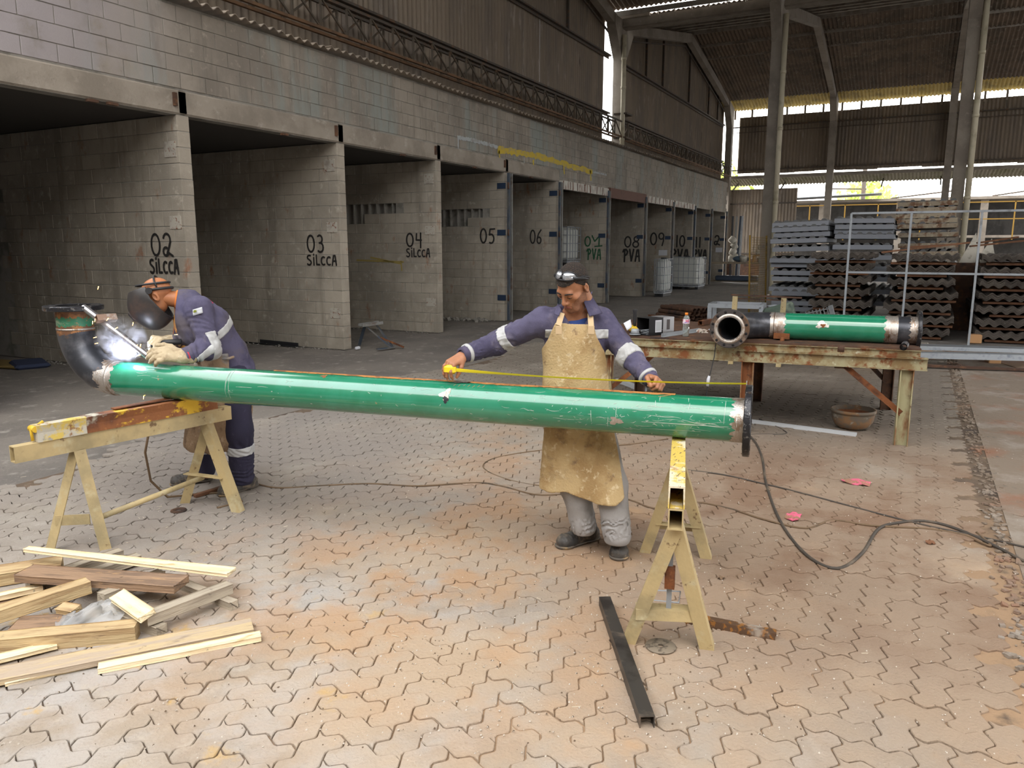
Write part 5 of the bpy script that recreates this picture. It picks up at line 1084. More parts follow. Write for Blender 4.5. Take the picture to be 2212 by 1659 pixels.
# ================================================================== mid-ground clutter behind the table
t = empty('pallet', (16.2, 4.30, 0), R(-40), 'weathered wooden pallet carrying the rusty pipes', 'pallet')
for x in (-.45, 0, .45): MB().box((x, 0, .08), (.1, 1.15, .09)).build('bearer', M['oldwood'], t)
for y in (-.5, -.25, 0, .25, .5): MB().box((0, y, .137), (1.1, .1, .022)).build('deck_board', M['oldwood'], t); 
for y in (-.5, 0, .5): MB().box((0, y, .02), (1.1, .1, .022)).build('bottom_board', M['oldwood'], t)
tu = MB().tube([(0, -.6, 0), (0, .6, 0)], .046, 14, caps=False); tu.tube([(0, .6, 0), (0, -.6, 0)], .034, 12, caps=False); tme = tu.mesh('rusty_pipe', M['rustbrown'])
k = 0
for r_ in range(4):
    for c_ in range(9-r_):
        o = link('rusty_pipe', tme, None, (16.2+(c_-4+r_*.5)*.096*.77+random.gauss(0, .02)*.64, 4.30-(c_-4+r_*.5)*.096*.64+random.gauss(0, .02)*.77, .195+r_*.083)); o.rotation_euler = (0, 0, R(-40)); tag(o, 'short rusty pipe stacked with others on the pallet', 'pipe', 'rusty pipes on the pallet')
MB().box((0, 0, .235), (.1, 1.3, .09), rotm(0, 0, -40)).build('timber_bolster', M['bat'], loc=(15.80, 4.62, 0), label='reddish timber edge piece beside the rusty pipes', cat='timber')
def frame_box(name, c, s, lb, m, bar=.05, ct='frame'):
    t = empty(name, c, R(5), lb, ct); a, b_, h = s
    for z in (.03, h):
        for y in (-b_/2, b_/2): MB().box((0, y, z), (a, bar, bar)).build('rail', m, t)
        for x in (-a/2, a/2): MB().box((x, 0, z), (bar, b_, bar)).build('rail', m, t)
    for x in (-a/2, a/2):
        for y in (-b_/2, b_/2): MB().box((x, y, h/2), (bar, bar, h)).build('upright', m, t)
    return t
frame_box('steel_stillage', (13.9, 2.80, 0), (.6, .86, .72), 'pale grey steel frame on the floor behind the table flange', M['gmat'], .07)
frame_box('steel_stillage', (14.2, 1.75, 0), (.5, 1.0, .45), 'second grey steel frame nearer the worktable', M['gmat'], .05)
t = empty('hand_rail_frame', (11.6, 2.05, 0), R(3), 'brown steel hoop with flat top standing behind the table pipe', 'stand')
for y in (.34, -.34): MB().beam((0, y, 0), (0, y-.02, 1.02), .07, .05).build('leg', M['khaki'], t)
MB().beam((0, .38, 1.04), (0, -.60, 1.02), .06, .02).build('flat_top', M['rustbrown'], t); MB().beam((.03, .30, .985), (.03, -.3, .975), .03, .015).build('lower_bar', M['rustbrown'], t)
p = gz(1652, 690); MB().lathe([(0, 0), (.07, 0), (.06, .06), (.05, .12), (.11, .14), (.11, .18), (.07, .2), (.12, .24), (0, .26)], (0, 0, 0), n=20).build('pulley_stand', M['gmat'], loc=(13.1, 2.05, .55), label='grey turned pulley post above the steel frames', cat='pulley'); MB().box((13.1, 2.05, .27), (.12, .12, .54)).build('pulley_post', M['gmat'], label='stubby grey post carrying the pulley', cat='post')
rd = mat('dull_red_paint', (.42, .05, .03), .5, layers=[((.2, .05, .03), 8, .5, .66)]); MB().tube([(0, .27, 0), (0, -.27, 0)], .035, 12).build('red_tube', rd, loc=(9.15, 1.42, .918), label='red painted tube lying behind the table pipe', cat='tube')
o = MB().box((0, 0, .42), (.16, .45, .84), rotm(0, 0, 0), .03).build('green_cover_panel', mat('dark_green_panel', (.06, .085, .065), .6, layers=[((.14, .17, .13), 6, .5, .68)]), loc=(12.3, 1.62, .06), label='dark green steel cover standing tilted behind the table pipe', cat='panel'); o.rotation_euler = (R(-18), 0, R(4))
gt = empty('grating_panel', (12.1, 1.05, .04), 0, 'pale perforated steel grating piece standing behind the table pipe', 'grating'); gt.rotation_euler = (R(-16), R(-12), 0)
for q in range(7): MB().box((0, -.15+q*.05, .42), (.02, .012, .86)).build('bar', M['galv'], gt)
for q in range(10): MB().box((0, 0, .06+q*.085), (.02, .33, .012)).build('crossbar', M['galv'], gt)
MB().box((0, -.2, .42), (.05, .06, .88)).build('edge_plate', M['galv'], gt)
yb = mat('worn_yellow_box', (.50, .28, .03), .55, layers=[((.18, .10, .04), 8, .54, .66)]); t = empty('yellow_jobbox', (12.3, .80, 0), R(8), 'yellow steel box with wire handle behind the table pipe', 'box')
MB().prof([(-.25, 0), (.25, 0), (.25, .5), (.12, .62), (-.12, .62), (-.25, .5)], (0, .33, .02), (0, -.33, .02)).build('box_body', yb, t); MB().tube([(-.15, .22, .55), (-.17, .22, .74), (-.17, -.10, .71), (-.15, -.10, .55)], .012, 8).build('handle', yb, t)
o = MB().tube([(0, .05, .0), (0, .05, .28), (0, -.09, .28), (0, -.09, 0)], .012, 8).build('yellow_hoop', yb, loc=(12.3, .44, .45), label='small yellow wire hoop seen above the right end of the table pipe', cat='hoop')
MB().box((12.4, .36, .23), (.25, .3, .44)).build('ochre_drum_box', yb, label='dull yellow box below the small wire hoop', cat='box')
MB().box((0, 0, .03), (.6, .6, .06)).build('grey_plate_pile', M['gmat'], loc=(14.4, 1.0, 0), label='pile of grey plates on the floor beside the first panel stack', cat='plates')
# ================================================================== soft bodies: fields of blended shapes, meshed on a grid
class Field:
    def __init__(s, k=.02): s.ops = []; s.k = k
    def cap(s, a, b, ra, rb=None, k=None, flat=None, fd=None, sub=False):
        """tapering capsule; flat squashes it along direction fd"""
        s.ops.append(('c', np.array(a, float), np.array(b, float), ra, ra if rb is None else rb, k, flat, None if fd is None else np.array(Vector(fd).normalized()), sub)); return s
    def ell(s, c, r, M_=None, k=None, sub=False):
        s.ops.append(('e', np.array(c, float), np.array(r, float), None if M_ is None else np.array(M_), None, k, None, None, sub)); return s
    def bounds(s):
        lo = np.full(3, 1e9); hi = -lo
        for o in s.ops:
            if o[8]: continue
            if o[0] == 'c': r = max(o[3], o[4]); pts = (o[1]-r, o[1]+r, o[2]-r, o[2]+r)
            else: r = o[2].max(); pts = (o[1]-r, o[1]+r)
            for p in pts: lo = np.minimum(lo, p); hi = np.maximum(hi, p)
        return lo, hi
    def eval(s, P, far=.15):
        d = np.full(len(P), far)
        for o in s.ops:
            k = s.k if o[5] is None else o[5]
            if o[0] == 'c':
                a, b, ra, rb = o[1:5]; R_ = max(ra, rb)*(1.3)+far*.5
                lo, hi = np.minimum(a, b)-R_, np.maximum(a, b)+R_
                m = np.all((P > lo) & (P < hi), axis=1); 
                if not m.any(): continue
                q = P[m]; ab = b-a; L2 = max(ab@ab, 1e-9); t = np.clip(((q-a)@ab)/L2, 0, 1); v = q-a-t[:, None]*ab; sc = 1.
                if o[6]: f = v@o[7]; v = v + (f*(1/o[6]-1))[:, None]*o[7]
                dd = np.linalg.norm(v, axis=1)-(ra+(rb-ra)*t)
                if o[6]: dd *= np.where(dd > 0, min(1, o[6]*1.15), 1)
            else:
                c, r, Mx = o[1:4]; R_ = r.max()+far*.5; m = np.all(np.abs(P-c) < R_, axis=1)
                if not m.any(): continue
                q = P[m]-c
                if Mx is not None: q = q@Mx
                n = np.linalg.norm(q/r, axis=1); g = np.linalg.norm(q/(r*r), axis=1)+1e-9; dd = n*(n-1)/g
            cur = d[m]
            if o[8]: a_ = cur; b_ = -dd; h = np.clip(.5-.5*(b_-a_)/k*-1, 0, 1); new = np.maximum(a_, b_) + np.maximum(k-np.abs(a_-b_), 0)**2/(4*k)
            else: new = np.minimum(cur, dd) - np.maximum(k-np.abs(cur-dd), 0)**2/(4*k)
            d[m] = new
        return d
def surface_nets(fn, lo, hi, h):
    lo = np.array(lo)-2*h; n = np.ceil((np.array(hi)-lo)/h).astype(int)+3
    ax = [lo[i]+h*np.arange(n[i]) for i in range(3)]
    G = np.empty(n, float); Y, Z = np.meshgrid(ax[1], ax[2], indexing='ij'); yz = np.stack([Y.ravel(), Z.ravel()], 1)
    st = max(1, int(200000/len(yz)))
    for i in range(0, n[0], st):
        xs = ax[0][i:i+st]; P = np.concatenate([np.column_stack([np.full(len(yz), x), yz]) for x in xs]); G[i:i+st] = fn(P).reshape(len(xs), n[1], n[2])
    S = G < 0; cnt = np.zeros(n-1); acc = np.zeros(tuple(n-1)+(3,))
    c8 = np.zeros(n-1, int)
    for i in (0, 1):
        for j in (0, 1):
            for k in (0, 1): c8 += S[i:n[0]-1+i, j:n[1]-1+j, k:n[2]-1+k]
    act = (c8 > 0) & (c8 < 8)
    for axis in range(3):
        o1, o2 = [a for a in range(3) if a != axis]
        for u in (0, 1):
            for v in (0, 1):
                sl = [slice(0, n[a]-1) for a in range(3)]; sl[o1] = slice(u, n[o1]-1+u); sl[o2] = slice(v, n[o2]-1+v); s2 = list(sl); s2[axis] = slice(1, n[axis])
                A, B = G[tuple(sl)], G[tuple(s2)]; m = ((A < 0) != (B < 0)) & act; t = np.where(m, A/np.where(m, A-B, 1), 0)
                cnt += m; acc[..., axis] += np.where(m, t, 0); acc[..., o1] += m*u; acc[..., o2] += m*v
    idx = -np.ones(n-1, int); w = np.argwhere(act); idx[act] = np.arange(len(w))
    V = lo + h*(w + acc[act]/np.maximum(cnt[act], 1)[:, None]); Fs = []
    for axis in range(3):
        o1, o2 = [(1, 2), (2, 0), (0, 1)][axis]; sl = [slice(1, n[a]-1) for a in range(3)]; sl[axis] = slice(0, n[axis]-1); s2 = list(sl); s2[axis] = slice(1, n[axis])
        A, B = S[tuple(sl)], S[tuple(s2)]; w_ = np.argwhere(A != B)
        if not len(w_): continue
        ins = A[A != B]; base = w_.copy()
        for a in (o1, o2): base[:, a] += 1
        def at_(d1, d2): q = base.copy(); q[:, o1] -= d1; q[:, o2] -= d2; return idx[q[:, 0], q[:, 1], q[:, 2]]
        q = np.stack([at_(1, 1), at_(0, 1), at_(0, 0), at_(1, 0)], 1); q[~ins] = q[~ins][:, ::-1]; Fs.append(q)
    Fq = np.concatenate(Fs); Fq = Fq[(Fq >= 0).all(1)]; return V, Fq
def relax(V, Fq, it=2):
    E_ = np.concatenate([Fq[:, [0, 1]], Fq[:, [1, 2]], Fq[:, [2, 3]], Fq[:, [3, 0]]])
    for _ in range(it):
        a = np.zeros_like(V); c = np.zeros(len(V)); np.add.at(a, E_[:, 0], V[E_[:, 1]]); np.add.at(a, E_[:, 1], V[E_[:, 0]]); np.add.at(c, E_[:, 0], 1); np.add.at(c, E_[:, 1], 1)
        V = V*.5 + .5*a/np.maximum(c, 1)[:, None]
    return V
def np_mesh(name, V, Fq, m, smooth=True):
    me = bpy.data.meshes.new(name); me.vertices.add(len(V)); me.vertices.foreach_set('co', V.astype(np.float32).ravel())
    me.loops.add(Fq.size); me.loops.foreach_set('vertex_index', Fq.astype(np.int32).ravel()); me.polygons.add(len(Fq)); me.polygons.foreach_set('loop_start', np.arange(0, Fq.size, 4, dtype=np.int32))
    me.polygons.foreach_set('use_smooth', np.full(len(Fq), smooth)); me.materials.append(m); me.update(calc_edges=True); me.validate(); return me
def grow(name, fn, lo, hi, h, m, parent=None, it=1):
    V, Fq = surface_nets(fn, lo, hi, h); V = relax(V, Fq, it); o = link(name, np_mesh(name, V, Fq, m)); 
    if parent: attach(o, parent)
    return o
def nz3(P, f, s=0):
    """cheap smooth noise from crossed waves"""
    x, y, z = (P*f).T; return (np.sin(x*1.7+2.1*np.sin(y*1.3+s)+s)+np.sin(y*2.1+1.7*np.sin(z*1.1+s*2)+1.3)+np.sin(z*1.9+1.9*np.sin(x*1.5+s)+2.2))/3
def wrinkle(P, a, b, amp, freq, s=0, tilt=.6):
    """folds running round a limb from a to b"""
    a, b = np.array(a, float), np.array(b, float); d = (b-a)/np.linalg.norm(b-a); t = (P-a)@d; L_ = np.linalg.norm(b-a); m = np.clip(t/L_*4+.4, 0, 1)*np.clip((L_-t)/L_*4+.6, 0, 1)
    w = P-(a+t[:, None]*d); r_ = np.linalg.norm(w, axis=1); near = np.clip(1.6-r_/.12, 0, 1)
    ph = t*freq + tilt*freq*.06*nz3(P, 14, s)+2*nz3(P, 7, s+1); return amp*m*near*np.sin(ph)*(.6+.4*nz3(P, 9, s+3))
UHn, VHn = np.array(UH), np.array(VH)
def J(px, py, v): return np.array(gv(px, py, v))
# ---- skin and cloth
def skinmat(nm, c): return mat(nm, c, .48, bump=(180, .08), layers=[(tuple(x*.8 for x in c), 9, .45, .68), (tuple(min(1, x*1.18) for x in c), 14, .56, .74)])
M['skin1'] = skinmat('warm_brown_skin', (.36, .155, .078)); M['skin2'] = skinmat('reddish_brown_skin', (.40, .155, .065)); M['hand1'] = skinmat('hand_skin', (.40, .19, .115))  # welder's skin is a redder brown
M['cover'] = mat('faded_violet_navy_cotton', (.082, .074, .128), .9, bump=(220, .25), layers=[((.052, .046, .088), 5, .43, .64), ((.125, .11, .155), 11, .54, .72), ((.10, .085, .10), 3, .5, .7)])
M['cover_w'] = mat('sleeve_grimy_violet', (.085, .07, .12), .9, bump=(220, .25), layers=[((.05, .045, .075), 6, .45, .66), ((.13, .11, .17), 11, .55, .74)])
M['cover_d'] = mat('shaded_navy_legs', (.024, .021, .045), .88, bump=(220, .25), layers=[((.02, .018, .04), 5, .45, .66), ((.06, .052, .09), 22, .62, .74)])  # overall cloth darkened in colour for the shadow on the welder's legs
M['refl'] = mat('grey_reflective_tape', (.43, .43, .43), .5, layers=[((.38, .37, .37), 9, .5, .66)])
M['leather'] = mat('stained_tan_leather', (.44, .315, .155), .8, bump=(90, .45), layers=[((.34, .22, .095), 5, .44, .62), ((.56, .44, .27), 26, .55, .68), ((.19, .115, .055), 13, .60, .72), ((.10, .065, .04), 7, .50, .68, None, None, None, (3.9, 1.62, .68, .05, .36))])
M['leather2'] = mat('orange_leather', (.50, .235, .06), .75, bump=(90, .35), layers=[((.36, .16, .045), 5, .45, .62), ((.22, .10, .04), 24, .60, .68)])
M['leather3'] = mat('worn_brown_leather', (.30, .20, .12), .85, bump=(60, .6), layers=[((.17, .105, .06), 12, .45, .60, (1, 1, .5)), ((.44, .32, .22), 20, .58, .70), ((.22, .20, .19), 4, .58, .70)])
M['grey_tr'] = mat('light_grey_trousers', (.30, .285, .275), .88, bump=(240, .2), layers=[((.22, .21, .20), 4, .46, .66)])
M['boot'] = mat('dusty_black_boot', (.062, .055, .048), .6, bump=(60, .4), layers=[((.22, .17, .12), 16, .50, .66), ((.025, .023, .022), 5, .5, .66)]); M['sole'] = mat('worn_sole', (.10, .085, .07), .8, layers=[((.30, .20, .10), 12, .5, .64)])
M['glove'] = mat('dirty_cream_leather_glove', (.46, .37, .24), .85, bump=(70, .4), layers=[((.30, .23, .14), 9, .46, .62), ((.56, .48, .34), 22, .56, .70), ((.09, .07, .05), 15, .66, .74)])
M['hairm'] = mat('short_black_hair', (.018, .014, .012), .7, bump=(420, 1.), layers=[((.11, .065, .04), 260, .52, .60)])
# ---- hand
def hand_field(w, yd, nd, curls, thumb, sc=1., rad=1., k=.008, spread=.05, side=1):
    """w wrist, yd towards fingertips, nd back of hand; side=+1 puts the thumb on the x side; curls per finger (3 angles)"""
    y = np.array(Vector(yd).normalized()); n = np.array(Vector(nd).normalized()); n = n-y*(n@y); n /= np.linalg.norm(n); x = np.cross(y, n)*side
    f = Field(k); W_ = np.array(w, float)
    def L(a, b, c): return W_ + sc*(x*a+y*b+n*c)
    f.cap(L(0, -.03, 0), L(0, .012, 0), .026*sc*rad, .028*sc*rad, .02, .78, n)
    for a in (-.026, -.009, .009, .027): f.cap(L(a*.62, .012, 0), L(a*1.08, .088, .002), .0165*sc*rad, .0125*sc*rad, .012)
    f.cap(L(.022, .012, -.006), L(.030, .05, -.008), .016*sc*rad, .014*sc*rad, .014)
    tips = []
    for i, (a, ln) in enumerate(((.029, .90), (.0095, 1.0), (-.0095, .94), (-.0275, .76))):
        p = L(a*1.06, .088+(.004, .008, .005, -.004)[i], .001); ang = 0; sp = spread*(a/.028)
        for j, (l_, r0, r1) in enumerate(((.044, .0105, .0092), (.027, .0092, .0084), (.022, .0084, .0066))):
            ang += R(curls[i][j]); d = y*math.cos(ang) - n*math.sin(ang) + x*sp*(1 if j == 0 else .3); d /= np.linalg.norm(d); q = p+d*l_*ln*sc
            f.cap(p, q, r0*sc*rad, r1*sc*rad, .0045); p = q
        tips.append((p, d, -n))
    p = L(.030, .030, -.006); d0 = np.array(thumb[0]); 
    for j, (l_, r0, r1) in enumerate(((.040, .0145, .0118), (.032, .0115, .0105), (.026, .0105, .0078))):
        t_ = thumb[j]; d = x*t_[0]+y*t_[1]+n*t_[2]; d /= np.linalg.norm(d); q = p+d*l_*sc; f.cap(p, q, r0*sc*rad, r1*sc*rad, .006); p = q
    tips.append((p, d, n)); return f, tips
# ---- head, in its own frame: +y face, +z crown
def head_field(jaw=1.):
    f = Field(.018)
    f.ell((0, -.012, .040), (.0745, .094, .082)).ell((0, .018, -.010), (.063, .074, .082)).cap((0, .030, -.02), (0, .052, -.082), .056, .036, .02)
    f.ell((0, .022, -.062), (.054*jaw, .056, .045), k=.02).cap((-.030, .066, -.098), (.030, .066, -.098), .018, .018, .022)
    f.cap((-.034, .077, .020), (.034, .077, .020), .0145, .0145, .014).ell((.047, .058, -.016), (.022, .022, .018), k=.016).ell((-.047, .058, -.016), (.022, .022, .018), k=.016)
    for s_ in (-1, 1): f.ell((s_*.031, .101, -.001), (.019, .017, .0115), k=.011, sub=True)
    f.cap((0, .088, .012), (0, .109, -.026), .0075, .0105, .008).ell((0, .110, -.033), (.0118, .0125, .0105), k=.008)
    for s_ in (-1, 1): f.ell((s_*.0145, .098, -.037), (.0085, .0115, .0085), k=.007)
    f.ell((0, .082, -.066), (.030, .016, .024), k=.014)
    f.cap((-.019, .086, -.0615), (.019, .086, -.0615), .0052, .0052, .006).cap((0, .0945, -.0600), (0, .0945, -.0600), .0062, k=.008)
    f.cap((-.016, .0875, -.0745), (.016, .0875, -.0745), .0062, .0062, .006).cap((-.024, .094, -.0680), (.024, .094, -.0680), .0016, .0016, .004, sub=True)
    f.ell((0, .080, -.103), (.019, .017, .016), k=.014)
    for s_ in (-1, 1):
        Mr = np.array(rotm(-12, 0, -s_*16))
        f.ell((s_*.078, -.012, -.006), (.010, .021, .034), Mr, .008).ell((s_*.087, -.006, -.004), (.0075, .0115, .021), Mr, .005, True)
    f.cap((0, -.020, -.045), (0, -.030, -.16), .056, .060, .03)
    return f
def head_frame(c, face, crown):
    y = Vector(face).normalized(); z = Vector(crown); z = (z-y*z.dot(y)).normalized(); x = y.cross(z); m = Matrix((x, y, z)).transposed().to_4x4(); m.translation = Vector(c); return m
def join_np(parts):
    Vs, Fs, n = [], [], 0
    for V, Fq in parts: Vs.append(V); Fs.append(Fq+n); n += len(V)
    return np.concatenate(Vs), np.concatenate(Fs)
def xf(m, V): A = np.array(m); return V@A[:3, :3].T + A[:3, 3]
def head_mesh(m, fld, h=.0033, disp=None):
    lo, hi = fld.bounds(); fn = (lambda P: fld.eval(P)) if disp is None else (lambda P: fld.eval(P)+disp(P)); V, Fq = surface_nets(fn, lo, hi, h); V = relax(V, Fq, 1); return xf(m, V), Fq
def face_extras(m, body, hair=True, brow=True):
    """eyes with lids, brows, beard shade and hair as pieces of the head"""
    wm = M.setdefault('eyewhite', mat('eye_white', (.55, .50, .46), .2)); im = M.setdefault('iris', mat('dark_iris', (.02, .012, .01), .1)); sk = M['skin1']
    def put(b, nm, mm): o = b.build(nm, mm); o.data.transform(m); attach(o, body); return o
    for s_ in (-1, 1):
        b = MB(); b.ball((s_*.031, .0765, -.001), .0128, 10); put(b, 'eye', wm); b = MB(); b.ball((s_*.031, .0845, -.006), .0062, 8); put(b, 'iris', im)
        b = MB(); b.ball((s_*.031, .0772, .0015), .0138, 12, (1.15, 1, .86)); put(b, 'upper_eyelid', sk)
        b = MB(); b.tube([(s_*.016, .0885, -.0058), (s_*.031, .0905, -.0082), (s_*.045, .0845, -.0052)], .0012, 5); put(b, 'eyelashes', M['hairm'])
        b = MB(); b.tube([(s_*.012, .0930, .0175), (s_*.022, .0945, .0225), (s_*.034, .0920, .0245), (s_*.046, .0845, .0225), (s_*.055, .0755, .0165)], .004, 8, rs=[.003, .0042, .0042, .0034, .0016]); o = put(b, 'eyebrow', M['hairm'])
# ================================================================== standing worker with the tape measure
def P3(*a): return np.array(a, float)
h1 = empty('person', tuple(gv(1270, 1165, 4.22)*1), 0, 'standing worker in violet overalls and tan leather apron holding a yellow tape measure', 'person'); h1.location.z = 0
HC = J(1238, 618, 4.16); face = (-UH*.60 - VH*.60 + Vector((0, 0, -.66))); crown = (-UH*.13 + -VH*.30 + Vector((0, 0, .95)))
HM = head_frame(HC, face, crown)
sR, sL = J(1170, 694, 4.24), J(1300, 694, 4.27)       # his right is on the picture's left
eR, wR = J(1074, 741, 4.36), J(1004, 765, 4.20)
eL, wL = J(1362, 772, 4.16), J(1404, 818, 4.02)
neck = J(1243, 683, 4.26); chest = J(1243, 745, 4.25); waist = J(1247, 840, 4.25); hip = J(1252, 905, 4.24)
hpR, hpL = J(1222, 905, 4.25), J(1284, 905, 4.24); kR, kL = J(1240, 1045, 4.23), J(1318, 1045, 4.15); aR, aL = J(1262, 1142, 4.25), J(1334, 1162, 4.10)
# body: coarse under the clothes, fine for head and hands
bf = Field(.03)
bf.cap(chest, waist, .145, .125, flat=.72, fd=VH).cap(waist, hip, .125, .145, flat=.75, fd=VH).cap(sR, sL, .062, .062).cap(neck, HC-P3(0, 0, .05), .058, .052)
for s_, e, w, hp, k_, a in ((sR, eR, wR, hpR, kR, aR), (sL, eL, wL, hpL, kL, aL)):
    bf.cap(s_, e, .052, .042).cap(e, w, .042, .028).cap(hp, k_, .085, .058).cap(k_, a, .056, .042)
lo, hi = bf.bounds(); VB = surface_nets(lambda P: bf.eval(P), lo, hi, .014)
VH1 = head_mesh(HM, head_field())
fR, tipR = hand_field(wR+ (J(985, 778, 4.18)-wR)*.15, J(957, 797, 4.12)-wR, -VHn*.45+P3(0, 0, .95)-UHn*.25, [(34, 40, 26), (30, 38, 22), (26, 36, 22), (22, 34, 20)], [(.35, .75, -.55), (.1, .8, -.6), (-.1, .75, -.66)], 1.02, side=-1, spread=.13)
fL, tipL = hand_field(wL, J(1434, 828, 3.90)-wL, VHn*.15+P3(0, 0, .75)+UHn*.65, [(60, 75, 42), (62, 78, 45), (64, 80, 45), (66, 82, 45)], [(.55, .62, -.35), (-.25, .8, -.5), (-.5, .62, -.45)], 1.02, side=1, spread=.02)
hands = []
for f in (fR, fL): lo, hi = f.bounds(); V, Fq = surface_nets(lambda P: f.eval(P), lo, hi, .0036); hands.append((V, Fq))
Vb, Fb = join_np([VB, VH1]+hands); body1 = link('body', np_mesh('body', Vb, Fb, M['skin1'])); attach(body1, h1)
def nails(tips, body, rad=.0062):
    nm_ = M.setdefault('nail', mat('finger_nail', (.55, .34, .26), .35))
    for p, d, nn in tips:
        d = Vector(d); n_ = Vector(nn); n_ = (n_ - d*n_.dot(d)).normalized() if (n_-d*n_.dot(d)).length > .01 else Vector((0, 0, 1)); b = MB(); c = Vector(p)+(-n_)*-.0 
        x = d.cross(n_); Mr = Matrix((x, d, n_)).transposed()
        b.box(c - n_*(-.0055) - d*.004, (.0085, .011, .002), Mr, .0009); attach(b.build('fingernail', nm_), body)
nails([(p, d, -np.array(n)) for p, d, n in tipR[:4]]+[tipR[4]], body1); nails([(p, d, -np.array(n)) for p, d, n in tipL[:4]]+[tipL[4]], body1)
face_extras(HM, body1)
# hair cap and stubble
hf = Field(.012); hf.ell((0, -.014, .044), (.0785, .0985, .0865)).ell((0, -.04, -.0), (.072, .066, .07))
hb = head_field()
def hairfn(P):
    d = hb.eval(P)-.0045-.0015*nz3(P, 260, 1)
    z0 = np.where(P[:, 1] > .035, .062+(.078-P[:, 1])*.22, np.where(P[:, 1] > .0, .018+(P[:, 1])*1.2, -.035-.0*P[:, 1]))
    ear = np.linalg.norm((P-P3(0, -.010, -.006))*P3(0, 1, .75), axis=1)-.024
    return np.maximum.reduce([d, (z0-P[:, 2])*.8, np.where(np.abs(P[:, 0]) > .06, -ear, -1.), P[:, 1]-.085+0*P[:, 0]])
V, Fq = surface_nets(hairfn, (-.095, -.125, -.07), (.095, .12, .14), .0034); o = link('hair', np_mesh('hair', xf(HM, V), Fq, M['hairm'])); attach(o, body1)
M['stub'] = mat('stubble_shadow', (.31, .136, .072), .7, bump=(500, .3), layers=[((.12, .06, .038), 420, .48, .60)])
def stubfn(P):
    d = hb.eval(P)-.0009
    c = np.maximum(np.abs(P[:, 0])*.0-.0, 0); jaw = (P[:, 2]+.056-np.maximum(0, np.abs(P[:, 0])-.022)*.95-.004*nz3(P, 150, 3)); lip = .017-np.linalg.norm((P-P3(0, .09, -.068))*P3(.62, .4, 1.05), axis=1)
    return np.maximum.reduce([d, jaw, -.125-P[:, 2], -.012-P[:, 1]+0*P[:, 0], lip])
V, Fq = surface_nets(stubfn, (-.09, -.03, -.14), (.09, .12, .03), .0034); o = link('stubble', np_mesh('stubble', xf(HM, V), Fq, M['stub'])); attach(o, body1)
def lipfn(P): return np.maximum(hb.eval(P)-.0008, np.linalg.norm((P-P3(0, .094, -.0675))*P3(.52, .5, 1.25), axis=1)-.0128)
V, Fq = surface_nets(lipfn, (-.03, .07, -.09), (.03, .11, -.05), .0026); o = link('lips', np_mesh('lips', xf(HM, V), Fq, mat('lip_skin', (.36, .13, .10), .45))); attach(o, body1)
# goggles pushed up on the head
gl = empty('x', (0, 0, 0)); bpy.data.objects.remove(gl)
gm = mat('dark_goggle_frame', (.015, .015, .017), .4); lm = mat('silvery_lens', (.50, .53, .58), .08, .75)
def hx(x, y, z): return tuple(HM @ Vector((x, y, z)))
cv = []
for i in range(25):
    a = R(-200+400*i/24) if False else R(180*i/24); cv.append((math.cos(a), math.sin(a)))
b = MB()
ring = []
for i in range(40):
    a = 2*PI*i/40; v = Vector((.083*math.cos(a), .103*math.sin(a)-.012, 0)); t_ = math.sin(a); z = .070+.028*t_ if t_ > 0 else .070+.10*t_; q_ = .040; rr = math.sqrt(max(.12, 1-((z-.04)/.0905)**2)); ring.append(hx(.084*math.cos(a)*rr, .104*math.sin(a)*rr-.014, z))
b.tube(ring+[ring[0]], .005, 8); attach(b.build('goggle_strap', gm), body1)
for s_ in (-1, 1):
    b = MB(); vs = []; n = 20
    for q, (rr, e) in enumerate(((0, .014), (.55, .012), (1, .004))):
        for i in range(n):
            a = 2*PI*i/n; x = s_*.033+rr*.0315*math.cos(a); y_ = .026*rr*math.sin(a)*(1-.12*math.cos(a)*s_); base = Vector((0, .70, .72)).normalized()
            # lens patch lies on the top front of the skull
            yy = .044-y_*.80-.10*(abs(x)/.06)**2*.25; zz = .040+.0865*math.sqrt(max(0, 1-(x/.0785)**2-((yy+.014)/.0985)**2)); vs.append(hx(x*1.04, yy+e*.7, zz+e*.7+.002))
    b.add(vs, [(q*n+i, q*n+(i+1) % n, (q+1)*n+(i+1) % n, (q+1)*n+i) for q in (0, 1) for i in range(n)], True); attach(b.build('goggle_lens', lm), body1)
    b = MB(); rim = vs[2*n:]+[vs[2*n]]; b.tube(rim, .0045, 8); attach(b.build('goggle_rim', gm), body1)
    b = MB(); b.tube([hx(s_*.060, .038, .094), hx(s_*.076, .012, .078), hx(s_*.084, -.016, .055), hx(s_*.084, -.04, .03)], .008, 10, rs=[.009, .009, .007, .005]); attach(b.build('goggle_side_arm', gm), body1)
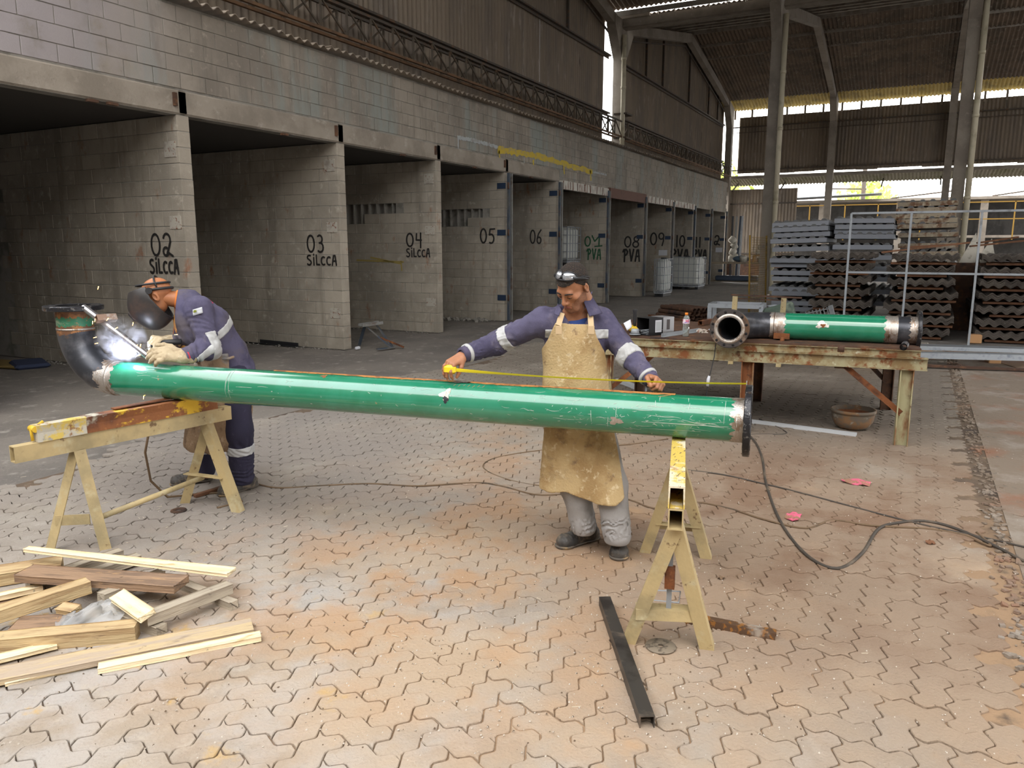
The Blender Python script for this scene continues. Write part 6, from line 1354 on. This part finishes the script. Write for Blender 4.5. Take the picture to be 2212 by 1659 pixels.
# overalls top
jf = Field(.035)
jf.cap(chest+P3(0, 0, .02), waist, .168, .156, flat=.70, fd=VH).cap(waist, hip+P3(0, 0, -.02), .160, .172, flat=.74, fd=VH)  .cap(sR+UHn*.02, sL-UHn*.02, .072, .072, .05).cap(neck+UHn*-.05, neck+UHn*.05, .068, .068, .05, .9, VH)
jf.cap(sR, eR, .072, .063, .04).cap(eR, wR+(eR-wR)*.10, .066, .047, .03).cap(sL, eL, .072, .060, .04).cap(eL, wL+(eL-wL)*.10, .063, .047, .03)
vdir = -VHn
def jacket(P):
    d = jf.eval(P); d = d + wrinkle(P, eR, wR, .0065, 260, 1, 3.) + wrinkle(P, eL, wL, .006, 260, 2, 3.) + wrinkle(P, sR, eR, .004, 110, 3, 1.5) + wrinkle(P, sL, eL, .0045, 130, 4, 1.5) + .0042*nz3(P, 22, 5) + .0024*nz3(P*P3(1, 1, .5), 62, 2) + .0016*nz3(P, 95, 9)
    # open V at the throat
    q = P-neck; u = q@UHn; f_ = q@vdir; z = q[:, 2]; vv = np.maximum(np.abs(u-.004)-.062-(z)*.62, -.30-z*1.); vcut = np.maximum(vv, .035-f_)
    ncut = np.linalg.norm(np.stack([u, (q@VHn)*.95, (z-.06)*.6], 1), axis=1)-.062
    d = np.maximum(d, -vcut*.8); return np.maximum(d, -ncut*.8)
jb = jf.bounds(); top = grow('overall_top', jacket, jb[0], jb[1], .0078, M['cover'], h1)
def cutpart(name, fn, region, lo, hi, h, m, par, off=.0025, it=0): return grow(name, lambda P: np.maximum(fn(P)-off, region(P)), lo, hi, h, m, par, it)
def slab(P, a, b, t0, t1):
    a, b = np.array(a, float), np.array(b, float); d = (b-a)/np.linalg.norm(b-a); t = (P-a)@d; return np.maximum(t-t1, t0-t)
def around(c, r): return lambda P: np.linalg.norm(P-c, axis=1)-r
def tape(name, a, b, t0, t1, par, fn, m=None, r=.11, h=.0060, off=.0048):
    a, b = np.array(a, float), np.array(b, float); c = a+(b-a)/np.linalg.norm(b-a)*((t0+t1)/2); return grow(name, lambda P: np.maximum.reduce([fn(P)-off, slab(P, a, b, t0, t1), np.linalg.norm(P-c, axis=1)-r]), c-r, c+r, h, m or M['refl'], par, 0)
tape('sleeve_reflector', sR, eR, .205, .262, h1, jacket); tape('sleeve_reflector', eL, wL, -.035, .028, h1, jacket)
for e_, w_ in ((eR, wR), (eL, wL)):
    L_ = float(np.linalg.norm(w_-e_)); d = (w_-e_)/L_; c = e_+d*(L_-.018)
    b = MB(); b.lathe([(.030, 0), (.041, .002), (.045, .02), (.043, .040), (.030, .042)], tuple(c), tuple(d), 24); attach(b.build('cuff', M['cover_w']), h1)
    b = MB(); b.lathe([(.036, 0), (.0545, .002), (.0525, .017), (.036, .019)], tuple(c-d*.010), tuple(d), 24); attach(b.build('white_cuff_tape', M['refl']), h1)
cf = J(1243, 725, 4.1); tor = Field(.035); tor.ops = jf.ops[:4]
grow('chest_reflector', lambda P: np.maximum.reduce([jacket(P)-.0042, np.abs(P[:, 2]-cf[2])-.026, (P-chest)@VHn-.02, np.abs((P-chest)@UHn)-.172]), cf-P3(.3, .3, .04), cf+P3(.3, .3, .04), .0058, M['refl'], h1, 0)
# blue shirt in the open neck
sf = Field(.03); sf.cap(chest+P3(0, 0, .02), waist, .150, .14, flat=.70, fd=VH).cap(neck-UHn*.06, neck+UHn*.06, .060, .060, .04, .9, VH)
grow('tee_shirt', lambda P: np.maximum.reduce([sf.eval(P), P[:, 2]-(neck[2]+.012-.25*np.maximum(0, (P-neck)@vdir)), neck[2]-.32-P[:, 2]]), neck-P3(.2, .2, .33), neck+P3(.2, .2, .07), .0075, mat('royal_blue_shirt', (.025, .055, .20), .85, layers=[((.018, .04, .15), 6, .45, .66)]), h1)
# collar flaps
def plate(name, pts, th, m, par, n=6):
    """soft quad patch through four corners, lifted in the middle"""
    a, b_, c, d = [np.array(p, float) for p in pts]; nrm = np.cross(b_-a, d-a); nrm /= np.linalg.norm(nrm); mb = MB(); vs = []
    for s_ in (0, 1):
        for i in range(n+1):
            for j in range(n+1):
                u, v = i/n, j/n; p = (1-u)*(1-v)*a+u*(1-v)*b_+u*v*c+(1-u)*v*d; vs.append(tuple(p+nrm*(.006*math.sin(PI*u)*math.sin(PI*v)+th*s_)))
    m_ = (n+1)**2; g = lambda i, j, s_: s_*m_+i*(n+1)+j; fs = []
    for i in range(n):
        for j in range(n): fs += [(g(i, j, 1), g(i+1, j, 1), g(i+1, j+1, 1), g(i, j+1, 1)), (g(i, j, 0), g(i, j+1, 0), g(i+1, j+1, 0), g(i+1, j, 0))]
    for i in range(n): fs += [(g(i, 0, 0), g(i+1, 0, 0), g(i+1, 0, 1), g(i, 0, 1)), (g(i+1, n, 0), g(i, n, 0), g(i, n, 1), g(i+1, n, 1)), (g(0, i+1, 0), g(0, i, 0), g(0, i, 1), g(0, i+1, 1)), (g(n, i, 0), g(n, i+1, 0), g(n, i+1, 1), g(n, i, 1))]
    mb.add(vs, fs, True); return attach(mb.build(name, m), par)
plate('collar_flap', [J(1274, 632, 4.24), J(1302, 676, 4.155), J(1274, 683, 4.10), J(1262, 652, 4.15)], .004, M['cover'], h1); plate('collar_flap', [J(1205, 655, 4.18), J(1212, 668, 4.12), J(1207, 682, 4.09), J(1197, 678, 4.11)], .004, M['cover'], h1)
plate('collar_stand', [J(1280, 628, 4.34), J(1277, 640, 4.22), J(1262, 668, 4.14), J(1268, 640, 4.22)], .005, M['cover'], h1)
plate('sleeve_badge', [J(1347, 698, 4.165), J(1362, 690, 4.18), J(1365, 706, 4.165), J(1355, 714, 4.15)], .003, M['paper'], h1, 3)
# apron over chest, belly and thighs
hull = Field(.05); hull.ops = list(jf.ops[:4]); hull.cap(hip, J(1257, 1085, 4.24), .178, .228, .06, .56, VH).cap(hpL+P3(0, 0, -.05), kL+P3(0, 0, -.08), .118, .122, .05)
def poly_sd(u, z, poly):
    d = np.full(len(u), 1e9); ins = np.zeros(len(u), bool); n = len(poly)
    for i in range(n):
        (x0, y0), (x1, y1) = poly[i], poly[(i+1) % n]; ex, ey = x1-x0, y1-y0; t = np.clip(((u-x0)*ex+(z-y0)*ey)/(ex*ex+ey*ey), 0, 1); d = np.minimum(d, np.hypot(u-x0-t*ex, z-y0-t*ey))
        c = (y0 > z) != (y1 > z); ins ^= c & (u < (x1-x0)*(z-y0)/((y1-y0) if y1 != y0 else 1e-9)+x0)
    return np.where(ins, -d, d)
def uz(px, py, v=4.11): p = J(px, py, v); return (float((p-neck)@UHn), float(p[2]))
AP = [uz(*q) for q in ((1200, 699), (1284, 702), (1291, 730), (1310, 765), (1318, 815), (1322, 900), (1333, 960), (1339, 1000), (1345, 1066), (1325, 1081), (1290, 1082), (1250, 1074), (1222, 1064), (1190, 1071), (1166, 1066), (1172, 1000), (1176, 940), (1172, 880), (1166, 800), (1168, 770), (1185, 735))]
def apron(P):
    d = np.abs(hull.eval(P)-.014-.004*nz3(P, 9, 2)*np.clip((chest[2]-P[:, 2])*3, 0, 1.6))-.0055
    return np.maximum.reduce([d, poly_sd((P-neck)@UHn, P[:, 2], AP), (P-waist)@VHn+.0])
hb_ = hull.bounds(); grow('apron', apron, hb_[0], hb_[1], .0062, M['leather'], h1, 1)
for a_, b_ in ((J(1206, 703, 4.075), J(1214, 676, 4.13)), (J(1277, 705, 4.075), J(1275, 678, 4.14))):
    b = MB(); b.beam(a_, b_, .030, .005, up=-VH); attach(b.build('apron_strap', mat('pale_strap', (.50, .36, .21), .8) if 'strap' not in M else M['strap']), h1); M.setdefault('strap', bpy.data.materials['pale_strap'])
for px in (1207, 1277):
    p = J(px, 713, 4.062); b = MB(); b.box(tuple(p), (.034, .004, .045), Matrix((UH, VH, Vector((0, 0, 1)))).transposed(), .0015); attach(b.build('strap_patch', M['strap']), h1)
# trousers
tf = Field(.03); tf.cap(hip, (hpR+hpL)/2, .15, .15, flat=.75, fd=VH).cap(hpR, kR, .10, .088).cap(kR, aR+P3(0, 0, .01), .088, .072).cap(hpL, kL, .10, .092).cap(kL, aL+P3(0, 0, .015), .090, .078)
tfn = lambda P: np.maximum.reduce([tf.eval(P) + wrinkle(P, kR*.35+aR*.65, aR, .009, 150, 6, 5.) + wrinkle(P, kL*.4+aL*.6, aL, .010, 140, 8, 5.) + .006*nz3(P, 13, 3), np.where((P-neck)@UHn < .12, aR[2]-.028-P[:, 2], aL[2]-.030-P[:, 2])])
tb = tf.bounds(); grow('trousers', tfn, tb[0], tb[1], .0082, M['grey_tr'], h1)
# boots
def boot(heel, toe, ankle, par, m=M['boot'], sc=1.):
    heel, toe, ankle = [np.array(p, float) for p in (heel, toe, ankle)]; d = toe-heel; d[2] = 0; L_ = np.linalg.norm(d); d /= L_; s_ = np.cross(d, P3(0, 0, 1)); f = Field(.02)
    g = lambda a, b_, z: heel+d*a*L_+s_*b_+P3(0, 0, z)
    f.cap(g(.12, 0, .045), g(.88, .006, .036), .040, .043, .02).cap(g(.75, -.012, .04), g(.85, .014, .036), .038, .036, .02).cap(g(.18, 0, .06), ankle+P3(0, 0, .06), .050, .060, .03).cap(g(.3, 0, .09), g(.62, 0, .062), .042, .036, .03).ell(tuple(g(.87, 0, .045)), (.052, .052, .042), k=.015)
    lo, hi = f.bounds(); fn = lambda P: np.maximum(f.eval(P)+.0022*nz3(P, 60, 4)+.0015*np.sin((P@d)*330+2*nz3(P, 20, 1))*np.clip((P[:, 2]-.05)*30, 0, 1), .018-P[:, 2]); grow('boot', fn, lo, hi, .0052, m, par)
    sf_ = Field(.01); sf_.cap(g(.10, 0, .04), g(.90, .004, .04), .048, .053, .01).ell(tuple(g(.86, 0, .04)), (.058, .058, .05), k=.01)
    fn2 = lambda P: np.maximum.reduce([sf_.eval(P)-.001, P[:, 2]-.028, np.where(np.abs(((P-heel)@d)/L_-.37) < .07, .018, .010)-P[:, 2]]); grow('sole', fn2, lo-.02, hi*1, .0052, M['sole'], par, 0)
boot(gz(1288, 1166), gz(1210, 1188), aR, h1); boot(gz(1334, 1174), gz(1338, 1214), aL, h1)
# tape measure
TH = (tipR[0][0]+tipR[1][0]+tipR[4][0])/3; tmz = empty('tape_measure', tuple(TH), 0, 'yellow tape measure pulled from the right hand to the flange', 'tape measure')
tape_y = mat('yellow_tape_blade', (.75, .62, .02), .4); case_y = mat('yellow_tape_case', (.78, .58, .02), .35)
cpos = J(972, 798, 4.13); pc = J(1613, 829, 3.735)
b = MB(); dd = Vector(pc-cpos).normalized(); b.beam(cpos-np.array(dd)*.035, cpos+np.array(dd)*.035, .036, .05, bev=.012); attach(b.build('tape_case', case_y), tmz)
b = MB(); n = 30; vs = []
for i in range(n+1):
    u = i/n; c = Vector(cpos+(pc-cpos)*u)+Vector((0, 0, -.028*4*u*(1-u)*.55)); tw = R(8+30*min(1, u*5)); wv = .0125*(1.35-.55*min(1, u*3)); e = Vector((0, 0, 1))*math.cos(tw)+(-VH)*math.sin(tw); vs += [c+e*wv*.62, c-VH*.0015, c-e*wv*.62]
b.add(vs, [(3*i+j, 3*i+j+1, 3*i+4+j, 3*i+3+j) for i in range(n) for j in (0, 1)], True); attach(b.build('tape_blade', tape_y), tmz)
b = MB(); b.box(tuple(pc), (.004, .004, .03)); attach(b.build('end_hook', M['gmat']), tmz)
# ================================================================== the welder
h2 = empty('person', tuple(gv(500, 1060, 5.3)), 0, 'welder bent over the pipe in violet overalls, dark face shield and leather gloves', 'person'); h2.location.z = 0
s2, e2_, w2 = J(430, 668, 5.02), J(452, 752, 4.98), J(398, 770, 4.82)          # near (left) arm
s2b, e2b, w2b = J(398, 668, 5.30), J(384, 742, 5.22), J(368, 738, 5.02)         # far arm
nk = J(404, 650, 5.14); ch = J(440, 705, 5.18); ws = J(484, 765, 5.28); hp2 = J(498, 800, 5.30)
hn, hf_ = J(503, 812, 5.22), J(478, 812, 5.42); kn, kf = J(516, 930, 5.20), J(438, 925, 5.42); an, af = J(524, 1035, 5.28), J(447, 1022, 5.50)
HC2 = J(340, 641, 5.08); HM2 = head_frame(HC2, -UH*.90+Vector((0, 0, -.40))-VH*.16, -UH*.38+Vector((0, 0, .92)))
bf = Field(.03)
bf.cap(nk, ch, .07, .13).cap(ch, ws, .14, .125).cap(ws, hp2, .125, .14).cap(s2, s2b, .06, .06).cap(nk, HC2, .056, .05)
for s_, e, w, hp_, k_, a in ((s2, e2_, w2, hn, kn, an), (s2b, e2b, w2b, hf_, kf, af)): bf.cap(s_, e, .052, .042).cap(e, w, .042, .030).cap(hp_, k_, .085, .058).cap(k_, a, .056, .042)
lo, hi = bf.bounds(); VB = surface_nets(lambda P: bf.eval(P), lo, hi, .014); hf2 = head_field(); hf2.ops.pop(); V2 = head_mesh(HM2, hf2, .0045)
Vb, Fb = join_np([VB, V2]); body2 = link('body', np_mesh('body', Vb, Fb, M['skin2'])); attach(body2, h2)
# overalls
j2 = Field(.04); back = -UHn*0
j2.cap(nk+P3(0, 0, -.02), ch, .10, .165, .05).cap(ch, ws, .165, .150, .05).cap(ws, hp2, .150, .165, .04).cap(s2, s2b, .085, .085, .05).cap(nk-(HC2-nk)*.1, nk+(HC2-nk)*.30, .075, .068, .02)
j2.cap(s2, e2_, .080, .070, .03).cap(e2_, w2+(e2_-w2)*.12, .074, .055, .025).cap(s2b, e2b, .078, .066, .03).cap(e2b, w2b, .066, .054, .03).cap(hp2+UHn*.04+P3(0, 0, -.02), hp2+UHn*.055+P3(0, 0, -.05), .11, .10, .04)
def j2f(P):
    d = j2.eval(P) + wrinkle(P, s2, e2_, .005, 120, 2, 1.5) + wrinkle(P, e2_, w2, .0065, 160, 4) + .0045*nz3(P, 20, 7) + .0022*nz3(P, 60, 2) + .0015*nz3(P, 95, 9); q = P-(nk+(HC2-nk)*.34); t = q@((HC2-nk)/np.linalg.norm(HC2-nk)); return np.maximum.reduce([d, t*.9, hp2[2]-.10-P[:, 2]])
b2 = j2.bounds(); grow('overall_top', j2f, b2[0], b2[1], .0080, M['cover'], h2)
tape('sleeve_reflector', e2_, w2, -.045, .025, h2, j2f, r=.12)
grow('back_reflector', lambda P: np.maximum.reduce([j2f(P)-.003, np.abs((P-(ch+ws)*.5+np.array((ws-ch))*.30)@((ws-ch)/np.linalg.norm(ws-ch)))-.028, -((P-s2)@UHn)+.035]), b2[0], b2[1], .0075, M['refl'], h2, 0)
plate('sleeve_badge', [J(416, 669, 4.925), J(436, 663, 4.925), J(438, 676, 4.925), J(417, 682, 4.925)], .003, M['paper'], h2, 3)
plate('badge_mark', [J(417.5, 671, 4.918), J(424, 669, 4.918), J(424.5, 674, 4.918), J(418, 676, 4.918)], .002, mat('green_yellow_mark', (.25, .28, .04), .7), h2, 2)
b = MB(); d = Vector(w2-e2_).normalized(); b.lathe([(.04, 0), (.052, .002), (.052, .012), (.04, .014)], tuple(w2-np.array(d)*.012), tuple(d), 24); attach(b.build('red_cuff_edge', mat('red_piping', (.50, .03, .06), .7)), h2)
# orange tee collar
b = MB(); dn = Vector(HC2-nk).normalized(); b.lathe([(.054, 0), (.063, .004), (.061, .016), (.052, .016)], tuple(nk+np.array(dn)*.055), tuple(dn), 26); attach(b.build('orange_neckband', mat('orange_shirt', (.65, .20, .04), .8)), h2)
M['redp'] = mat('red_back_print', (.60, .03, .08), .8)
grow('back_print', lambda P: np.maximum.reduce([j2f(P)-.0028, np.linalg.norm(P-J(462, 640, 5.16), axis=1)-.052]), J(462, 640, 5.16)-.07, J(462, 640, 5.16)+.07, .006, M['redp'], h2, 0)
# trousers and boots
t2 = Field(.03); t2.cap(hp2, (hn+hf_)/2, .15, .14).cap(hn, kn, .105, .092).cap(kn, an+P3(0, 0, .02), .092, .082).cap(hf_, kf, .10, .086).cap(kf, af+P3(0, 0, .03), .082, .066)
t2f = lambda P: np.maximum(t2.eval(P)+wrinkle(P, kn, an, .007, 110, 3, 1.6)+wrinkle(P, kn*.3+an*.7, an, .009, 190, 5)+.004*nz3(P, 14, 2), .075-P[:, 2])
b2 = t2.bounds(); grow('trousers', t2f, b2[0], b2[1], .0085, M['cover_d'], h2)
tape('leg_reflector', kn, an, .10, .165, h2, t2f, r=.14); tape('leg_reflector', kf, af, .12, .18, h2, t2f, r=.12)
boot(gz(553, 1052), gz(478, 1076), an, h2); boot(gz(455, 1040), gz(375, 1052), af, h2)
# apron: hangs from the chest in front, and a lower flap over the thighs
hull2 = Field(.05); hull2.ops = list(j2.ops[:3]); hull2.cap(hp2, J(478, 940, 5.30), .17, .165, .05).cap(J(440, 900, 5.33), J(434, 955, 5.33), .10, .10, .08)
front_ = np.array(Vector(-UH*.75-VH*.66))
def ap2(P):
    d = np.abs(hull2.eval(P)-.014-.007*nz3(P, 11, 3))-.006
    low = (P[:, 2] < hp2[2]+.10); lim = J(480, 984, 5.1)[2]+.012*np.sin((P@UHn)*40); f1 = (P-ws)@front_
    return np.maximum.reduce([d, lim-P[:, 2], (P-hp2)@UHn-.06-.10*np.clip((hp2[2]-P[:, 2])*2, 0, 1), P[:, 2]-(ws[2]+.03)])
b2 = hull2.bounds(); grow('apron', ap2, b2[0], b2[1], .0070, M['leather3'], h2)
bib = Field(.03); bib.cap(J(388, 690, 5.13), J(410, 765, 5.10), .045, .065, .03, .5, -VH)
grow('apron_bib', lambda P: bib.eval(P)+.002*nz3(P, 30, 1), *bib.bounds(), .0075, M['leather2'], h2)
b = MB(); b.tube([J(470, 774, 5.12), J(492, 775, 5.10), J(505, 771, 5.14)], .009, 8); attach(b.build('apron_tie', M['leather3']), h2)
# gloves
gf, _ = hand_field(w2, J(330, 762, 4.72)-w2, P3(0, 0, .72)-VHn*.7, [(20, 28, 16), (24, 32, 18), (28, 34, 20), (30, 36, 20)], [(.55, .7, .1), (.2, .85, -.1), (0, .9, -.2)], 1.28, 1.30, .012, side=1, spread=.10)
gf.cap(w2+(e2_-w2)*.22, w2, .050, .044, .02); lo, hi = gf.bounds(); grow('glove', lambda P: gf.eval(P)+.0016*nz3(P, 70, 2)+.001*nz3(P, 150, 1), lo, hi, .0045, M['glove'], h2)
gf2, _ = hand_field(w2b, J(338, 733, 4.92)-w2b, P3(0, 0, .92)-VHn*.3, [(48, 52, 30), (52, 55, 30), (55, 56, 30), (58, 58, 30)], [(.5, .7, -.4), (.1, .85, -.4), (-.1, .8, -.5)], 1.22, 1.30, .012, side=-1, spread=.03)
gf2.cap(w2b+(e2b-w2b)*.3, w2b, .05, .045, .02); lo, hi = gf2.bounds(); grow('glove', lambda P: gf2.eval(P)+.0016*nz3(P, 70, 4), lo, hi, .0045, M['glove'], h2)
# face shield
mk = mat('dark_sooty_shield', (.028, .024, .023), .42, layers=[((.06, .038, .03), 7, .50, .70), ((.015, .014, .014), 4, .5, .7)])
sh = Field(.03); sh.ell((0, .040, -.018), (.118, .146, .160)).cap((0, .11, -.04), (0, .085, -.125), .080, .062, .05)
def shield(P):
    d = np.abs(sh.eval(P))-.0046; top = P[:, 2]-.088-.12*(P[:, 1]-.1); return np.maximum.reduce([d, -(P[:, 1])+.012-.25*np.maximum(0, -P[:, 2]), top])
V, Fq = surface_nets(shield, (-.14, -.06, -.26), (.14, .23, .14), .0046); V = relax(V, Fq, 1); o = link('face_shield', np_mesh('face_shield', xf(HM2, V), Fq, mk)); attach(o, h2)
def put2(b, nm, m_): o = b.build(nm, m_); o.data.transform(HM2); return attach(o, h2)
b = MB(); b.box((0, .180, -.055), (.115, .035, .075), rotm(-14, 0, 0), .008); put2(b, 'shield_window', mk); b = MB(); b.box((0, .199, -.060), (.09, .004, .05), rotm(-14, 0, 0)); put2(b, 'dark_lens', M['blk'])
for z, r_ in ((.046, .009), (.085, .007)):
    b = MB(); b.tube([(.080*math.cos(2*PI*i/36), -.012+.100*math.sin(2*PI*i/36), z+.03*math.sin(2*PI*i/36)) for i in range(37)], r_, 8); put2(b, 'headband', M['blk'])
b = MB(); b.tube([(.078*math.cos(PI*i/14), -.045, .05+.078*math.sin(PI*i/14)) for i in range(15)], .006, 8); put2(b, 'crown_strap', M['blk'])
for s_ in (-1, 1): b = MB(); b.tube([(s_*.082, .0, .045), (s_*.112, .0, .042)], .016, 14); b.tube([(s_*.112, .0, .042), (s_*.122, .0, .042)], .021, 14); put2(b, 'pivot_knob', M['blk'])
# torch in the far hand
tr = empty('welding_torch', tuple(J(352, 738, 4.95)), 0, 'black electrode holder gripped between the welder\'s gloves', 'welding torch')
b = MB(); b.tube([J(392, 738, 4.93), J(345, 741, 4.90)], .019, 12); attach(b.build('grip', M['blk']), tr); b = MB(); b.tube([J(345, 741, 4.90), J(325, 748, 4.86)], .012, 10, rs=[.014, .009]); attach(b.build('jaw', M['mill']), tr)
b = MB(); b.tube([J(325, 748, 4.86), J(292, 772, 4.84)], .0025, 6); attach(b.build('electrode', M['gmat']), tr)
# arc, sparks and fume
arcp = Vector(J(281, 768, 4.86)); al = bpy.data.lights.new('arc_light', 'POINT'); al.energy = 5; al.color = (.72, .78, 1); al.shadow_soft_size = .03; ao = bpy.data.objects.new('arc_light', al); COL.objects.link(ao); ao.location = arcp+Vector((0, 0, .02))-VH*.03
b = MB(); 
for i in range(26):
    d = Vector((random.gauss(0, 1), random.gauss(0, 1), abs(random.gauss(0, .8))+.1)).normalized(); L_ = random.uniform(.012, .05); b.tube([d*.004, d*L_], .003, 5, rs=[.006, .0004])
b.ball((0, 0, .004), .016, 8, (1.3, 1.3, .8)); b.build('welding_arc', mat('arc_glow', (1, 1, 1), .5, emit=((.80, .86, 1), 60)), loc=tuple(arcp), label='white hot welding arc at the weld between elbow and green pipe', cat='welding arc')
sm = mat('orange_spark', (1, .5, .1), .5, emit=((1, .52, .12), 14))
for i, (px, py, a) in enumerate([(212, 622, 70), (200, 697, 80), (287, 700, 75), (251, 709, 30), (205, 729, 15), (208, 742, 10), (246, 745, 60), (296, 748, 70), (303, 747, 65), (232, 690, 50), (310, 859, 80), (300, 768, 20), (380, 723, 5), (205, 692, 80)]):
    p = Vector(J(px, py, 4.80)); d = (UH*math.cos(R(a))+Vector((0, 0, 1))*math.sin(R(a)))*.010; b = MB(); b.tube([-d, d], .0018, 6, rs=[.0009, .002]); b.build('spark', sm, loc=tuple(p), label='small orange spark flying from the welding arc', cat='spark', group='orange sparks around the arc')
vm_ = bpy.data.materials.new('weld_fume'); vm_.use_nodes = True; vn = vm_.node_tree; vn.nodes.clear(); vo = vn.nodes.new('ShaderNodeOutputMaterial'); vp = vn.nodes.new('ShaderNodeVolumePrincipled'); vx = vn.nodes.new('ShaderNodeTexCoord'); v1 = vn.nodes.new('ShaderNodeTexNoise'); v1.inputs['Scale'].default_value = 14; v1.inputs['Detail'].default_value = 4; v1.inputs['Distortion'].default_value = 1.2
vr = vn.nodes.new('ShaderNodeMapRange'); vr.inputs[1].default_value = .47; vr.inputs[2].default_value = .66; vr.inputs[4].default_value = 24; vl_ = vn.nodes.new('ShaderNodeVectorMath'); vl_.operation = 'LENGTH'; vg = vn.nodes.new('ShaderNodeMapRange'); vg.inputs[1].default_value = .16; vg.inputs[2].default_value = .04; mm = vn.nodes.new('ShaderNodeMath'); mm.operation = 'MULTIPLY'
L = vn.links.new; L(vx.outputs['Object'], v1.inputs['Vector']); L(v1.outputs['Fac'], vr.inputs[0]); L(vx.outputs['Object'], vl_.inputs[0]); L(vl_.outputs['Value'], vg.inputs[0]); L(vr.outputs[0], mm.inputs[0]); L(vg.outputs[0], mm.inputs[1]); L(mm.outputs[0], vp.inputs['Density']); vp.inputs['Color'].default_value = (.92, .93, 1, 1); L(vp.outputs[0], vo.inputs['Volume'])
b = MB(); b.ball((0, 0, 0), .16, 10); b.build('welding_smoke', vm_, loc=tuple(Vector(J(262, 735, 4.86))), label='thin pale welding smoke curling up inside the elbow bend', cat='smoke', kind='stuff')
